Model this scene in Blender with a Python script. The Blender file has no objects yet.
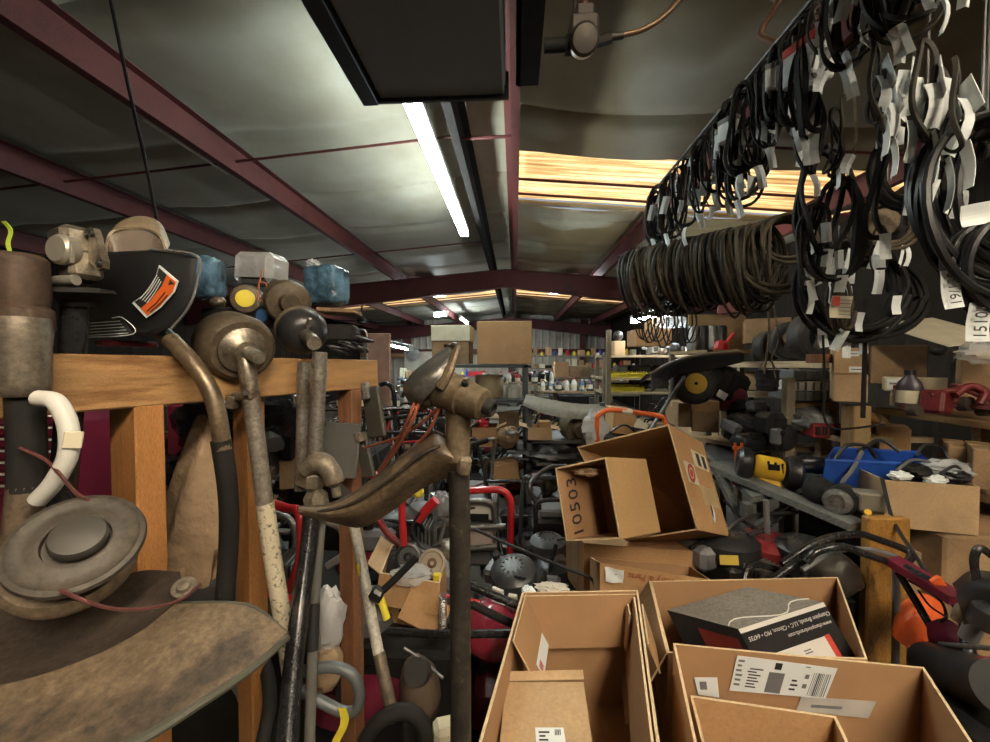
import bpy, bmesh, math, random
from mathutils import Vector as V, Matrix, Euler, Quaternion, noise
R = math.radians
PI = math.pi
COL = bpy.context.scene.collection
rnd = random.Random(11)
FPX, CX, CY, CAMZ = 390.0, 495.0, 371.0, 1.65
CAMROT = Euler((R(90 - 1.62), 0, R(2.94)), 'XYZ').to_matrix()
def at(px, py, Y):
    "world point on the sight line of a photograph pixel at world depth Y (metres)"
    d = CAMROT @ V(((px - CX) / FPX, -(py - CY) / FPX, -1))
    return V((0, 0, CAMZ)) + d * (Y / d.y)
def xat(px, Y): return (px - 515) / FPX * Y

# ---------------------------------------------------------------- materials
MT = {}
def mat(name, col, rough=0.6, metal=0.0, var=0.25, scale=6.0, bump=0.0, dirt=None, dscale=3.0, damt=0.5, alpha=None, trans=0.0, emit=None, estr=0.0, coat=0.0, spec=0.5, bscale=None, stretch=None, fine=0.5):
    if name in MT: return MT[name]
    m = bpy.data.materials.new(name); m.use_nodes = True
    nt = m.node_tree; N = nt.nodes; L = nt.links
    b = N['Principled BSDF']
    b.inputs['Roughness'].default_value = rough; b.inputs['Metallic'].default_value = metal
    b.inputs['Coat Weight'].default_value = coat; b.inputs['Specular IOR Level'].default_value = spec
    tc = N.new('ShaderNodeTexCoord'); src = tc.outputs['Object']
    if stretch:
        mp = N.new('ShaderNodeMapping'); mp.inputs['Scale'].default_value = stretch
        L.new(src, mp.inputs['Vector']); src = mp.outputs['Vector']
    nz = N.new('ShaderNodeTexNoise'); nz.inputs['Scale'].default_value = scale; nz.inputs['Detail'].default_value = 5
    L.new(src, nz.inputs['Vector'])
    rp = N.new('ShaderNodeValToRGB')
    rp.color_ramp.elements[0].position = 0.3; rp.color_ramp.elements[1].position = 0.72
    rp.color_ramp.elements[0].color = (*[c * (1 - var) for c in col], 1)
    rp.color_ramp.elements[1].color = (*[min(1, c * (1 + var)) for c in col], 1)
    L.new(nz.outputs['Fac'], rp.inputs['Fac']); out = rp.outputs['Color']
    if dirt:
        n2 = N.new('ShaderNodeTexNoise'); n2.inputs['Scale'].default_value = dscale; n2.inputs['Detail'].default_value = 7; n2.inputs['Roughness'].default_value = 0.65
        L.new(src, n2.inputs['Vector'])
        r2 = N.new('ShaderNodeValToRGB'); r2.color_ramp.elements[0].position = 0.62 - damt * 0.3; r2.color_ramp.elements[1].position = 0.72 - damt * 0.2
        L.new(n2.outputs['Fac'], r2.inputs['Fac'])
        mx = N.new('ShaderNodeMixRGB'); mx.inputs['Color2'].default_value = (*dirt, 1)
        L.new(r2.outputs['Color'], mx.inputs['Fac']); L.new(out, mx.inputs['Color1']); out = mx.outputs['Color']
        n5 = N.new('ShaderNodeTexNoise'); n5.inputs['Scale'].default_value = 110; n5.inputs['Detail'].default_value = 8; n5.inputs['Roughness'].default_value = 0.7
        L.new(src, n5.inputs['Vector'])
        r5 = N.new('ShaderNodeValToRGB'); r5.color_ramp.elements[0].position = 0.34; r5.color_ramp.elements[1].position = 0.66
        r5.color_ramp.elements[0].color = (fine, fine, fine, 1); r5.color_ramp.elements[1].color = (1.12, 1.12, 1.12, 1)
        L.new(n5.outputs['Fac'], r5.inputs['Fac'])
        m5 = N.new('ShaderNodeMixRGB'); m5.blend_type = 'MULTIPLY'; m5.inputs['Fac'].default_value = 1
        L.new(out, m5.inputs['Color1']); L.new(r5.outputs['Color'], m5.inputs['Color2']); out = m5.outputs['Color']
    L.new(out, b.inputs['Base Color'])
    if bump:
        bp = N.new('ShaderNodeBump'); bp.inputs['Strength'].default_value = bump; bp.inputs['Distance'].default_value = 0.01
        n3 = N.new('ShaderNodeTexNoise'); n3.inputs['Scale'].default_value = bscale or scale * 4; n3.inputs['Detail'].default_value = 4
        L.new(src, n3.inputs['Vector']); L.new(n3.outputs['Fac'], bp.inputs['Height']); L.new(bp.outputs['Normal'], b.inputs['Normal'])
    if trans: b.inputs['Transmission Weight'].default_value = trans; b.inputs['IOR'].default_value = 1.3
    if alpha is not None: b.inputs['Alpha'].default_value = alpha
    if emit: b.inputs['Emission Color'].default_value = (*emit, 1); b.inputs['Emission Strength'].default_value = estr
    MT[name] = m
    return m
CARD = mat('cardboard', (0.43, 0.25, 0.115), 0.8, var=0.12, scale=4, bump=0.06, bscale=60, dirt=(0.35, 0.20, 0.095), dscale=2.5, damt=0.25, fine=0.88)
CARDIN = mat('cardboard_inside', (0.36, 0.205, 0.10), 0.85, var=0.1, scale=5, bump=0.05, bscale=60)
CARD2 = mat('cardboard_tan', (0.44, 0.30, 0.165), 0.8, var=0.12, scale=4, bump=0.06, bscale=60, dirt=(0.36, 0.245, 0.135), dscale=2.5, damt=0.25, fine=0.88)
CARD3 = mat('cardboard_old', (0.30, 0.19, 0.10), 0.85, var=0.2, scale=5, bump=0.08, bscale=40, dirt=(0.18, 0.115, 0.065), dscale=3, damt=0.45, fine=0.88)
EDGE = mat('cardboard_edge', (0.62, 0.47, 0.29), 0.85, var=0.15, scale=90)
TAPE = mat('packing_tape', (0.42, 0.29, 0.16), 0.28, var=0.06)
PAPER = mat('white_paper', (0.74, 0.79, 0.80), 0.75, var=0.06, scale=12)
PAPER2 = mat('cream_paper', (0.62, 0.57, 0.42), 0.75, var=0.1, scale=12)
INK = mat('black_ink', (0.02, 0.02, 0.022), 0.6, var=0.1)
GREYINK = mat('grey_ink', (0.16, 0.16, 0.17), 0.6, var=0.1)
REDINK = mat('red_ink', (0.5, 0.05, 0.03), 0.6, var=0.1)
WOOD = mat('lumber', (0.42, 0.235, 0.095), 0.55, var=0.22, scale=3, stretch=(1, 1, 14), dirt=(0.22, 0.10, 0.035), dscale=1.2, damt=0.3, bump=0.1)
WOODX = mat('lumber_across', (0.43, 0.245, 0.10), 0.55, var=0.2, scale=2.4, stretch=(9, 1.2, 22), dirt=(0.2, 0.09, 0.03), dscale=1.1, damt=0.28, bump=0.1)
WOODRED = mat('lumber_red', (0.33, 0.15, 0.07), 0.55, var=0.25, scale=3, stretch=(9, 9, 1), dirt=(0.16, 0.06, 0.03), dscale=1.5, damt=0.3)
WOODGREY = mat('lumber_grey', (0.27, 0.22, 0.15), 0.7, var=0.25, scale=4, stretch=(9, 9, 1), dirt=(0.13, 0.1, 0.07), dscale=2, damt=0.4)
PINE = mat('pine_board', (0.55, 0.43, 0.27), 0.6, var=0.18, scale=3, stretch=(1, 1, 14), dirt=(0.33, 0.22, 0.12), dscale=1.6, damt=0.3)
PLY = mat('plywood', (0.36, 0.24, 0.12), 0.65, var=0.25, scale=4, stretch=(1, 1, 4), dirt=(0.2, 0.13, 0.07), dscale=2, damt=0.3)
REDSTEEL = mat('red_primer_steel', (0.125, 0.026, 0.024), 0.6, var=0.15, scale=3, dirt=(0.06, 0.014, 0.015), dscale=1.5, damt=0.3)
DARKSTEEL = mat('dark_steel', (0.05, 0.047, 0.045), 0.45, 0.5, var=0.3, scale=8)
BLACK = mat('black_plastic', (0.018, 0.018, 0.02), 0.38, var=0.3, scale=8)
BLACKM = mat('black_matte', (0.013, 0.012, 0.0115), 0.75, spec=0.25, var=0.3, scale=8)
BLACKT = mat('black_tube', (0.02, 0.02, 0.022), 0.25, var=0.3, scale=9, dirt=(0.08, 0.07, 0.06), dscale=9, damt=0.15)
RUBBER = mat('rubber', (0.022, 0.021, 0.02), 0.62, var=0.3, scale=14)
RUBBERB = mat('dusty_rubber', (0.075, 0.062, 0.042), 0.75, var=0.35, scale=20)
GREYM = mat('grey_metal', (0.33, 0.33, 0.32), 0.4, 0.7, var=0.2, scale=7, dirt=(0.12, 0.1, 0.08), dscale=5, damt=0.35)
GREYP = mat('grey_plastic', (0.14, 0.14, 0.145), 0.5, var=0.2)
ALU = mat('dirty_aluminium', (0.32, 0.28, 0.22), 0.38, 0.75, var=0.22, scale=27, dirt=(0.14, 0.11, 0.075), dscale=18, damt=0.42, bump=0.1)
GRIME = mat('grimy_metal', (0.17, 0.135, 0.09), 0.6, 0.25, var=0.3, scale=27, dirt=(0.07, 0.05, 0.035), dscale=14, damt=0.45, bump=0.15)
GRIMEB = mat('dusty_brown', (0.165, 0.118, 0.072), 0.7, 0.0, var=0.25, scale=15, dirt=(0.065, 0.048, 0.034), dscale=9, damt=0.4, bump=0.1)
GRIMED = mat('dark_grime', (0.06, 0.045, 0.034), 0.62, 0.1, var=0.35, scale=18, dirt=(0.028, 0.02, 0.017), dscale=4, damt=0.4, bump=0.12)
RUST = mat('rusty_metal', (0.16, 0.085, 0.045), 0.75, 0.2, var=0.35, scale=9, dirt=(0.06, 0.04, 0.03), dscale=5, damt=0.4, bump=0.2)
RED = mat('red_paint', (0.48, 0.02, 0.025), 0.28, var=0.15, coat=0.3)
REDD = mat('dull_red_paint', (0.22, 0.018, 0.022), 0.4, var=0.3, dirt=(0.07, 0.02, 0.02), dscale=6, damt=0.3)
MAROON = mat('maroon_paint', (0.13, 0.012, 0.03), 0.35, var=0.25)
ORANGE = mat('orange_paint', (0.72, 0.13, 0.02), 0.45, var=0.15)
YELLOW = mat('yellow_paint', (0.75, 0.45, 0.03), 0.42, var=0.12)
YELLOWG = mat('bright_yellow', (0.72, 0.6, 0.05), 0.45, var=0.12)
BLUE = mat('blue_plastic', (0.015, 0.07, 0.36), 0.38, var=0.2)
WHITE = mat('white_plastic', (0.68, 0.67, 0.62), 0.45, var=0.08)
SPECK = mat('chipped_white', (0.62, 0.55, 0.40), 0.5, var=0.12, scale=8, dirt=(0.05, 0.04, 0.035), dscale=110, damt=0.34, fine=0.85)
CREAM = mat('cream_steel', (0.52, 0.48, 0.40), 0.6, var=0.08, scale=2, dirt=(0.36, 0.31, 0.24), dscale=1.3, damt=0.35)
FILM = mat('clear_film', (0.80, 0.84, 0.86), 0.18, var=0.06, alpha=0.42, bump=0.7, bscale=30)
FILMB = mat('blue_film', (0.07, 0.15, 0.23), 0.1, var=0.75, scale=22, alpha=0.9, bump=1.0, bscale=45)
BAGW = mat('white_bag', (0.66, 0.67, 0.68), 0.35, var=0.1, bump=0.6, bscale=18)
BAGB = mat('black_bag', (0.014, 0.014, 0.016), 0.16, var=0.3, bump=1.0, bscale=13)
BAGG = mat('grey_bag', (0.17, 0.18, 0.19), 0.22, var=0.25, bump=0.8, bscale=16)
KRAFT = mat('kraft_paper', (0.36, 0.25, 0.155), 0.7, var=0.22, scale=9, bump=1.0, bscale=26)
PINK = mat('pink_tag', (0.6, 0.16, 0.2), 0.5)
WIREO = mat('orange_wire', (0.42, 0.12, 0.06), 0.5, var=0.2)
PARTMATS = [GREYM, ALU, GRIME, DARKSTEEL, BLACK, GREYP]

# ---------------------------------------------------------------- mesh builder
def catmull(pts, k=6, closed=False):
    pts = [V(p) for p in pts]; n = len(pts)
    if n < 3: return pts
    out = []
    for i in range(n if closed else n - 1):
        p0 = pts[i - 1] if (i > 0 or closed) else pts[0] * 2 - pts[1]
        p1 = pts[i]; p2 = pts[(i + 1) % n]
        p3 = pts[(i + 2) % n] if (i + 2 < n or closed) else pts[-1] * 2 - pts[-2]
        for j in range(k):
            t = j / k
            out.append(0.5 * ((2 * p1) + (p2 - p0) * t + (2 * p0 - 5 * p1 + 4 * p2 - p3) * t * t + (3 * p1 - p0 - 3 * p2 + p3) * t ** 3))
    if not closed: out.append(pts[-1])
    return out
def frame_from(d, up=V((0, 0, 1))):
    d = d.normalized()
    if abs(d.dot(up)) > 0.98: up = V((1, 0, 0)) if abs(d.x) < 0.9 else V((0, 1, 0))
    x = up.cross(d).normalized(); y = d.cross(x)
    return x, y, d
WM = {}
class MB:
    def __init__(s): s.v = []; s.f = []; s.mi = []; s.sm = []; s.cur = 0
    def add(s, vs, fs, smooth=True):
        o = len(s.v); s.v += [V(p) for p in vs]
        for f in fs: s.f.append([i + o for i in f]); s.mi.append(s.cur); s.sm.append(smooth)
        return s
    def m(s, i): s.cur = i; return s
    def box(s, c, size, rot=None, ch=0.0, basis=None, taper=1.0):
        "box centred at c, size full extents, chamfer ch; basis = Matrix3 whose columns are the box axes; taper scales the top"
        hx, hy, hz = [a / 2 for a in size]; ch = min(ch, hx * .9, hy * .9, hz * .9)
        M = basis if basis is not None else (Euler([R(a) for a in rot]).to_matrix() if rot is not None else Matrix.Identity(3))
        c = V(c)
        def pt(x, y, z):
            k = 1.0 + (taper - 1.0) * (z / (2 * hz) + 0.5)
            return c + M @ V((x * k, y * k, z))
        if ch <= 0:
            vs = [pt(x * hx, y * hy, z * hz) for z in (-1, 1) for y in (-1, 1) for x in (-1, 1)]
            return s.add(vs, [(0, 2, 3, 1), (4, 5, 7, 6), (0, 1, 5, 4), (2, 6, 7, 3), (0, 4, 6, 2), (1, 3, 7, 5)], False)
        vs = []; ix = {}
        for sx in (-1, 1):
            for sy in (-1, 1):
                for sz in (-1, 1):
                    for a in range(3):
                        q = [hx - ch, hy - ch, hz - ch]; q[a] += ch
                        ix[(sx, sy, sz, a)] = len(vs); vs.append(pt(sx * q[0], sy * q[1], sz * q[2]))
        fs = []
        for a in range(3):
            b_, c_ = (a + 1) % 3, (a + 2) % 3
            for sg in (-1, 1):
                q = []
                for (u, w) in ((-1, -1), (1, -1), (1, 1), (-1, 1)):
                    t = [0, 0, 0]; t[a] = sg; t[b_] = u; t[c_] = w; q.append(ix[(*t, a)])
                fs.append(q if sg > 0 else q[::-1])
            for u in (-1, 1):
                for w in (-1, 1):
                    t0 = [0, 0, 0]; t0[b_] = u; t0[c_] = w; t1 = t0[:]; t0[a] = -1; t1[a] = 1
                    q = [ix[(*t0, b_)], ix[(*t1, b_)], ix[(*t1, c_)], ix[(*t0, c_)]]
                    fs.append(q if u * w > 0 else q[::-1])
        for sx in (-1, 1):
            for sy in (-1, 1):
                for sz in (-1, 1):
                    q = [ix[(sx, sy, sz, a)] for a in range(3)]
                    fs.append(q if sx * sy * sz > 0 else q[::-1])
        return s.add(vs, fs, False)
    def tube(s, pts, r, n=8, closed=False, prof=None, smooth=True, up=V((0, 0, 1)), cap=True):
        pts = [V(p) for p in pts]; m = len(pts)
        rs = r if isinstance(r, (list, tuple)) else [r] * m
        if len(rs) != m: rs = [rs[min(len(rs) - 1, int(i * (len(rs) - 1) / (m - 1) + .5))] for i in range(m)]
        pr = prof or [(math.cos(2 * PI * j / n), math.sin(2 * PI * j / n)) for j in range(n)]
        n = len(pr); vs = []; x = None
        for i, p in enumerate(pts):
            d = (pts[(i + 1) % m] - pts[i - 1]) if closed else (pts[min(i + 1, m - 1)] - pts[max(i - 1, 0)])
            if d.length < 1e-9: d = V((0, 0, 1))
            d.normalize()
            if x is None: x, y, _ = frame_from(d, up)
            else:
                x = (x - d * x.dot(d))
                x = x.normalized() if x.length > 1e-6 else frame_from(d, up)[0]
                y = d.cross(x)
            vs += [p + x * (a * rs[i]) + y * (b * rs[i]) for a, b in pr]
        fs = []
        for i in range(m if closed else m - 1):
            k = (i + 1) % m
            for j in range(n): l = (j + 1) % n; fs.append((i * n + j, i * n + l, k * n + l, k * n + j))
        if not closed and cap: fs.append(tuple(range(n - 1, -1, -1))); fs.append(tuple((m - 1) * n + j for j in range(n)))
        return s.add(vs, fs, smooth)
    def cyl(s, a, b, r, r2=None, n=16): return s.tube([a, b], [r, r if r2 is None else r2], n)
    def lathe(s, prof, base=(0, 0, 0), axis=(0, 0, 1), n=24, squash=1.0, closed_ends=True):
        x, y, d = frame_from(V(axis)); base = V(base); vs = []; fs = []
        for (r, h) in prof:
            r = max(r, 1e-4)
            vs += [base + d * h + x * (r * math.cos(2 * PI * j / n)) + y * (r * squash * math.sin(2 * PI * j / n)) for j in range(n)]
        for i in range(len(prof) - 1):
            for j in range(n): l = (j + 1) % n; fs.append((i * n + j, i * n + l, (i + 1) * n + l, (i + 1) * n + j))
        if closed_ends: fs.append(tuple(range(n - 1, -1, -1))); fs.append(tuple((len(prof) - 1) * n + j for j in range(n)))
        return s.add(vs, fs)
    def prism(s, poly, depth, M=None, smooth=False):
        "2-D polygon extruded along local z by depth (centred) under matrix M"
        M = M or Matrix.Identity(4); n = len(poly)
        vs = [M @ V((a, b, -depth / 2)) for a, b in poly] + [M @ V((a, b, depth / 2)) for a, b in poly]
        fs = [tuple(range(n - 1, -1, -1)), tuple(range(n, 2 * n))] + [(i, (i + 1) % n, n + (i + 1) % n, n + i) for i in range(n)]
        return s.add(vs, fs, smooth)
    def sheet(s, fn, nu, nv, th=0.003, smooth=True):
        P = [[V(fn(i / nu, j / nv)) for j in range(nv + 1)] for i in range(nu + 1)]
        top = []; bot = []
        for i in range(nu + 1):
            for j in range(nv + 1):
                du = P[min(i + 1, nu)][j] - P[max(i - 1, 0)][j]; dv = P[i][min(j + 1, nv)] - P[i][max(j - 1, 0)]
                nn = du.cross(dv); nn = nn.normalized() if nn.length > 1e-9 else V((0, 0, 1))
                top.append(P[i][j] + nn * th / 2); bot.append(P[i][j] - nn * th / 2)
        w = nv + 1; K = len(top); fs = []
        for i in range(nu):
            for j in range(nv):
                a = i * w + j; fs.append((a, a + w, a + w + 1, a + 1)); fs.append((K + a, K + a + 1, K + a + w + 1, K + a + w))
        for i in range(nu):
            a = i * w; fs.append((a, K + a, K + a + w, a + w)); a = i * w + nv; fs.append((a, a + w, K + a + w, K + a))
        for j in range(nv):
            a = j; fs.append((a, a + 1, K + a + 1, K + a)); a = nu * w + j; fs.append((a, K + a, K + a + 1, a + 1))
        return s.add(top + bot, fs, smooth)
    def blob(s, c, rad, amt=0.2, freq=2.0, seed=0, nu=20, nv=14, rot=None, flat=0.0):
        M = Euler([R(a) for a in rot]).to_matrix() if rot else Matrix.Identity(3); c = V(c); vs = []; fs = []
        for j in range(nv + 1):
            t = PI * j / nv
            for i in range(nu):
                p = 2 * PI * i / nu; d = V((math.sin(t) * math.cos(p), math.sin(t) * math.sin(p), math.cos(t)))
                k = 1 + amt * (noise.noise(d * freq + V((seed * 7.3, seed * 3.1, seed))) + 0.5 * noise.noise(d * freq * 2.3 + V((seed, 9, seed * 2))))
                q = V((d.x * rad[0] * k, d.y * rad[1] * k, d.z * rad[2] * k))
                if flat and q.z < -flat * rad[2]: q.z = -flat * rad[2]
                vs.append(c + M @ q)
        for j in range(nv):
            for i in range(nu): l = (i + 1) % nu; fs.append((j * nu + i, (j + 1) * nu + i, (j + 1) * nu + l, j * nu + l))
        return s.add(vs, fs)
    def build(s, name, mats, parent=None, world=True, angle=38):
        me = bpy.data.meshes.new(name)
        vs = s.v
        if parent is not None and world:
            inv = WM[parent.name].inverted(); vs = [inv @ p for p in vs]
        me.from_pydata([tuple(p) for p in vs], [], s.f)
        for k in (mats if isinstance(mats, (list, tuple)) else [mats]): me.materials.append(k)
        me.polygons.foreach_set('material_index', s.mi)
        me.polygons.foreach_set('use_smooth', s.sm)
        me.validate(); me.update()
        if any(s.sm): me.set_sharp_from_angle(angle=R(angle))
        o = bpy.data.objects.new(name, me); COL.objects.link(o)
        if parent is not None: o.parent = parent; WM[o.name] = WM[parent.name]
        else: WM[o.name] = Matrix.Identity(4)
        return o
def tag(o, label=None, cat=None, group=None, kind=None):
    if label: o['label'] = label
    if cat: o['category'] = cat
    if group: o['group'] = group
    if kind: o['kind'] = kind
    return o
def thing(name, label, cat, loc=(0, 0, 0), rot=(0, 0, 0), group=None):
    o = bpy.data.objects.new(name, None); COL.objects.link(o); o.empty_display_size = 0.05
    o.location = loc; o.rotation_euler = [R(a) for a in rot]
    WM[o.name] = Matrix.Translation(V(loc)) @ Euler([R(a) for a in rot]).to_matrix().to_4x4()
    return tag(o, label, cat, group)
def single(name, mb, mats, label, cat, origin=None, group=None):
    "a thing that is one mesh; its origin goes to the given point"
    if origin is None:
        lo = V([min(p[i] for p in mb.v) for i in range(3)]); hi = V([max(p[i] for p in mb.v) for i in range(3)])
        origin = V(((lo.x + hi.x) / 2, (lo.y + hi.y) / 2, lo.z))
    origin = V(origin); mb.v = [p - origin for p in mb.v]
    o = mb.build(name, mats); o.location = origin; WM[o.name] = Matrix.Translation(origin)
    return tag(o, label, cat, group)
def struct(name, mb, mats): return tag(mb.build(name, mats), kind='structure')
KIDS = {}
def dup(root, loc=None, rot=None, label=None, group=None, scale=None):
    def rec(o, parent):
        c = o.copy(); COL.objects.link(c)
        if parent is not None: c.parent = parent
        for ch in o.children: rec(ch, c)
        return c
    r = rec(root, None)
    if loc is not None: r.location = loc
    if rot is not None: r.rotation_euler = [R(a) for a in rot]
    if scale is not None: r.scale = (scale,) * 3
    if label: r['label'] = label
    if group: r['group'] = group
    elif 'group' in r.keys() and label: del r['group']
    return r
def put(o, loc, rot=(0, 0, 0), scale=None):
    o.location = loc; o.rotation_euler = [R(a) for a in rot]
    if scale: o.scale = (scale,) * 3
    return o
def text_mesh(txt, size, M, mats, name, parent, align='CENTER', ext=0.0004, spacing=1.0):
    "lettering as a mesh child; M maps text plane (x right, y up) to world"
    cu = bpy.data.curves.new('t', 'FONT'); cu.body = txt; cu.size = size; cu.align_x = align; cu.align_y = 'CENTER'; cu.extrude = ext; cu.space_character = spacing; cu.resolution_u = 2
    to = bpy.data.objects.new('t', cu)
    me = bpy.data.meshes.new_from_object(to)
    mb = MB(); mb.add([M @ v.co for v in me.vertices], [tuple(p.vertices) for p in me.polygons], False)
    bpy.data.objects.remove(to); bpy.data.curves.remove(cu); bpy.data.meshes.remove(me)
    return mb.build(name, mats, parent)
def plane_mat(o, u, v, off=0.001):
    "4x4 with x along u, y along v, origin o lifted by off along u x v"
    u = V(u).normalized(); n = u.cross(V(v)).normalized(); w = n.cross(u)
    M = Matrix((u, w, n)).transposed().to_4x4(); M.translation = V(o) + n * off
    return M
# ================================================================ the building
XL, XR, YF, YB = -7.0, 4.1, -4.5, 17.3
RIDGE, SLOPE = 3.78, 0.085
PURL = [-6.0, -4.05, -2.45, -0.46, -0.03, 1.72, 3.3]
def roofz(x): return RIDGE - SLOPE * abs(x + 0.2)
SKY = [(3.95, 5.3, -0.03, 4.1, 'r'), (11.6, 13.0, -0.03, 4.1, 'r'), (11.6, 13.0, -7.0, -0.46, 'l')]
INSUL = bpy.data.materials.new('roof_insulation'); INSUL.use_nodes = True
def _insul():
    nt = INSUL.node_tree; N = nt.nodes; L = nt.links; b = N['Principled BSDF']; b.inputs['Roughness'].default_value = 0.55
    tc = N.new('ShaderNodeTexCoord')
    n1 = N.new('ShaderNodeTexNoise'); n1.inputs['Scale'].default_value = 0.55; n1.inputs['Detail'].default_value = 6
    n2 = N.new('ShaderNodeTexNoise'); n2.inputs['Scale'].default_value = 2.2; n2.inputs['Detail'].default_value = 8; n2.inputs['Roughness'].default_value = 0.6
    r1 = N.new('ShaderNodeValToRGB'); r1.color_ramp.elements[0].position = 0.36; r1.color_ramp.elements[1].position = 0.62
    r1.color_ramp.elements[0].color = (0.33, 0.32, 0.265, 1); r1.color_ramp.elements[1].color = (0.41, 0.41, 0.355, 1)
    r2 = N.new('ShaderNodeValToRGB'); r2.color_ramp.elements[0].position = 0.35; r2.color_ramp.elements[1].position = 0.75
    r2.color_ramp.elements[0].color = (0.85, 0.82, 0.76, 1); r2.color_ramp.elements[1].color = (1, 1, 1, 1)
    sx = N.new('ShaderNodeSeparateXYZ'); L.new(tc.outputs['Object'], sx.inputs[0])
    # the right-hand bays are more smoke-stained than the left ones
    mr = N.new('ShaderNodeMapRange'); mr.inputs['From Min'].default_value = -0.35; mr.inputs['From Max'].default_value = 0.35
    L.new(sx.outputs['X'], mr.inputs['Value'])
    st = N.new('ShaderNodeMixRGB'); st.blend_type = 'MULTIPLY'; st.inputs['Color2'].default_value = (0.50, 0.40, 0.26, 1)
    mm = N.new('ShaderNodeMixRGB'); mm.blend_type = 'MULTIPLY'; mm.inputs['Fac'].default_value = 1
    L.new(tc.outputs['Object'], n1.inputs['Vector']); L.new(tc.outputs['Object'], n2.inputs['Vector'])
    L.new(n1.outputs['Fac'], r1.inputs['Fac']); L.new(n2.outputs['Fac'], r2.inputs['Fac'])
    L.new(r1.outputs['Color'], mm.inputs['Color1']); L.new(r2.outputs['Color'], mm.inputs['Color2'])
    # paler wiped patches interrupt the stain
    n3 = N.new('ShaderNodeTexNoise'); n3.inputs['Scale'].default_value = 0.9; n3.inputs['Detail'].default_value = 1
    r3 = N.new('ShaderNodeValToRGB'); r3.color_ramp.elements[0].position = 0.52; r3.color_ramp.elements[1].position = 0.6
    r3.color_ramp.elements[0].color = (1, 1, 1, 1); r3.color_ramp.elements[1].color = (0.25, 0.25, 0.25, 1)
    L.new(tc.outputs['Object'], n3.inputs['Vector']); L.new(n3.outputs['Fac'], r3.inputs['Fac'])
    mul = N.new('ShaderNodeMath'); mul.operation = 'MULTIPLY'; L.new(mr.outputs[0], mul.inputs[0]); L.new(r3.outputs['Color'], mul.inputs[1])
    L.new(mul.outputs[0], st.inputs['Fac']); L.new(mm.outputs['Color'], st.inputs['Color1'])
    L.new(st.outputs['Color'], b.inputs['Base Color'])
_insul()
def seam(y):
    # pinched seams of the insulation rolls, one every 1.22 m
    t = (y + 0.35) / 1.22; d = abs(t - round(t)) * 1.22
    return math.exp(-(d / 0.07) ** 2)
def ceil_z(x, y):
    z = roofz(x)
    ps = sorted(PURL + [XL, XR])
    for a, b in zip(ps, ps[1:]):
        if a <= x <= b and b - a > 0.6:
            t = (x - a) / (b - a); z -= 0.07 * math.sin(PI * t) * (0.8 + 0.4 * noise.noise(V((a, y * 0.8, 3))))
    z += 0.055 * seam(y) * 0.9 + 0.015 * noise.noise(V((x * 1.6, y * 1.9, 0)))
    return z
def ceil_part(x0, x1, y0, y1):
    nu = max(2, int((x1 - x0) / 0.13)); nv = max(2, int((y1 - y0) / 0.07))
    mb.sheet(lambda u, v: (x0 + (x1 - x0) * u, y0 + (y1 - y0) * v, ceil_z(x0 + (x1 - x0) * u, y0 + (y1 - y0) * v)), nu, nv, 0.02)
mb = MB(); ceil_part(XL, -0.46, YF, 11.6); ceil_part(XL, -0.46, 13.0, YB); ceil_part(-0.46, -0.03, YF, YB)
ceil_part(-0.03, XR, YF, 3.95); ceil_part(-0.03, XR, 5.3, 11.6); ceil_part(-0.03, XR, 13.0, YB)
struct('ceiling', mb, INSUL)
# translucent roof panels lit by the day outside
SKYM = bpy.data.materials.new('fibreglass_skylight'); SKYM.use_nodes = True
def _sky():
    nt = SKYM.node_tree; N = nt.nodes; L = nt.links; b = N['Principled BSDF']; b.inputs['Roughness'].default_value = 0.6
    tc = N.new('ShaderNodeTexCoord'); mp = N.new('ShaderNodeMapping'); mp.inputs['Scale'].default_value = (0.35, 9, 1)
    L.new(tc.outputs['Object'], mp.inputs['Vector'])
    nz = N.new('ShaderNodeTexNoise'); nz.inputs['Scale'].default_value = 2.2; nz.inputs['Detail'].default_value = 9; nz.inputs['Roughness'].default_value = 0.72
    L.new(mp.outputs['Vector'], nz.inputs['Vector'])
    rp = N.new('ShaderNodeValToRGB'); e = rp.color_ramp.elements
    e[0].position = 0.33; e[0].color = (0.22, 0.10, 0.03, 1); e[1].position = 0.66; e[1].color = (1.0, 0.86, 0.60, 1)
    k = e.new(0.47); k.color = (0.62, 0.36, 0.13, 1)
    k = e.new(0.56); k.color = (0.95, 0.66, 0.32, 1)
    L.new(nz.outputs['Fac'], rp.inputs['Fac']); L.new(rp.outputs['Color'], b.inputs['Emission Color']); L.new(rp.outputs['Color'], b.inputs['Base Color'])
    b.inputs['Emission Strength'].default_value = 0.34
_sky()
for i, (y0, y1, x0, x1, sd) in enumerate(SKY):
    mb = MB()
    mb.sheet(lambda u, v: (x0 + (x1 - x0) * u, y0 + (y1 - y0) * v, roofz(x0 + (x1 - x0) * u) + 0.07 + 0.012 * math.sin(v * 2 * PI * 7)), 8, 56, 0.004)
    struct('window_%d' % (i + 1), mb, SKYM)
tn = [0]
def trim(mb, m):
    tn[0] += 1; return struct('trim_%d' % tn[0], mb, m)
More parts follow.
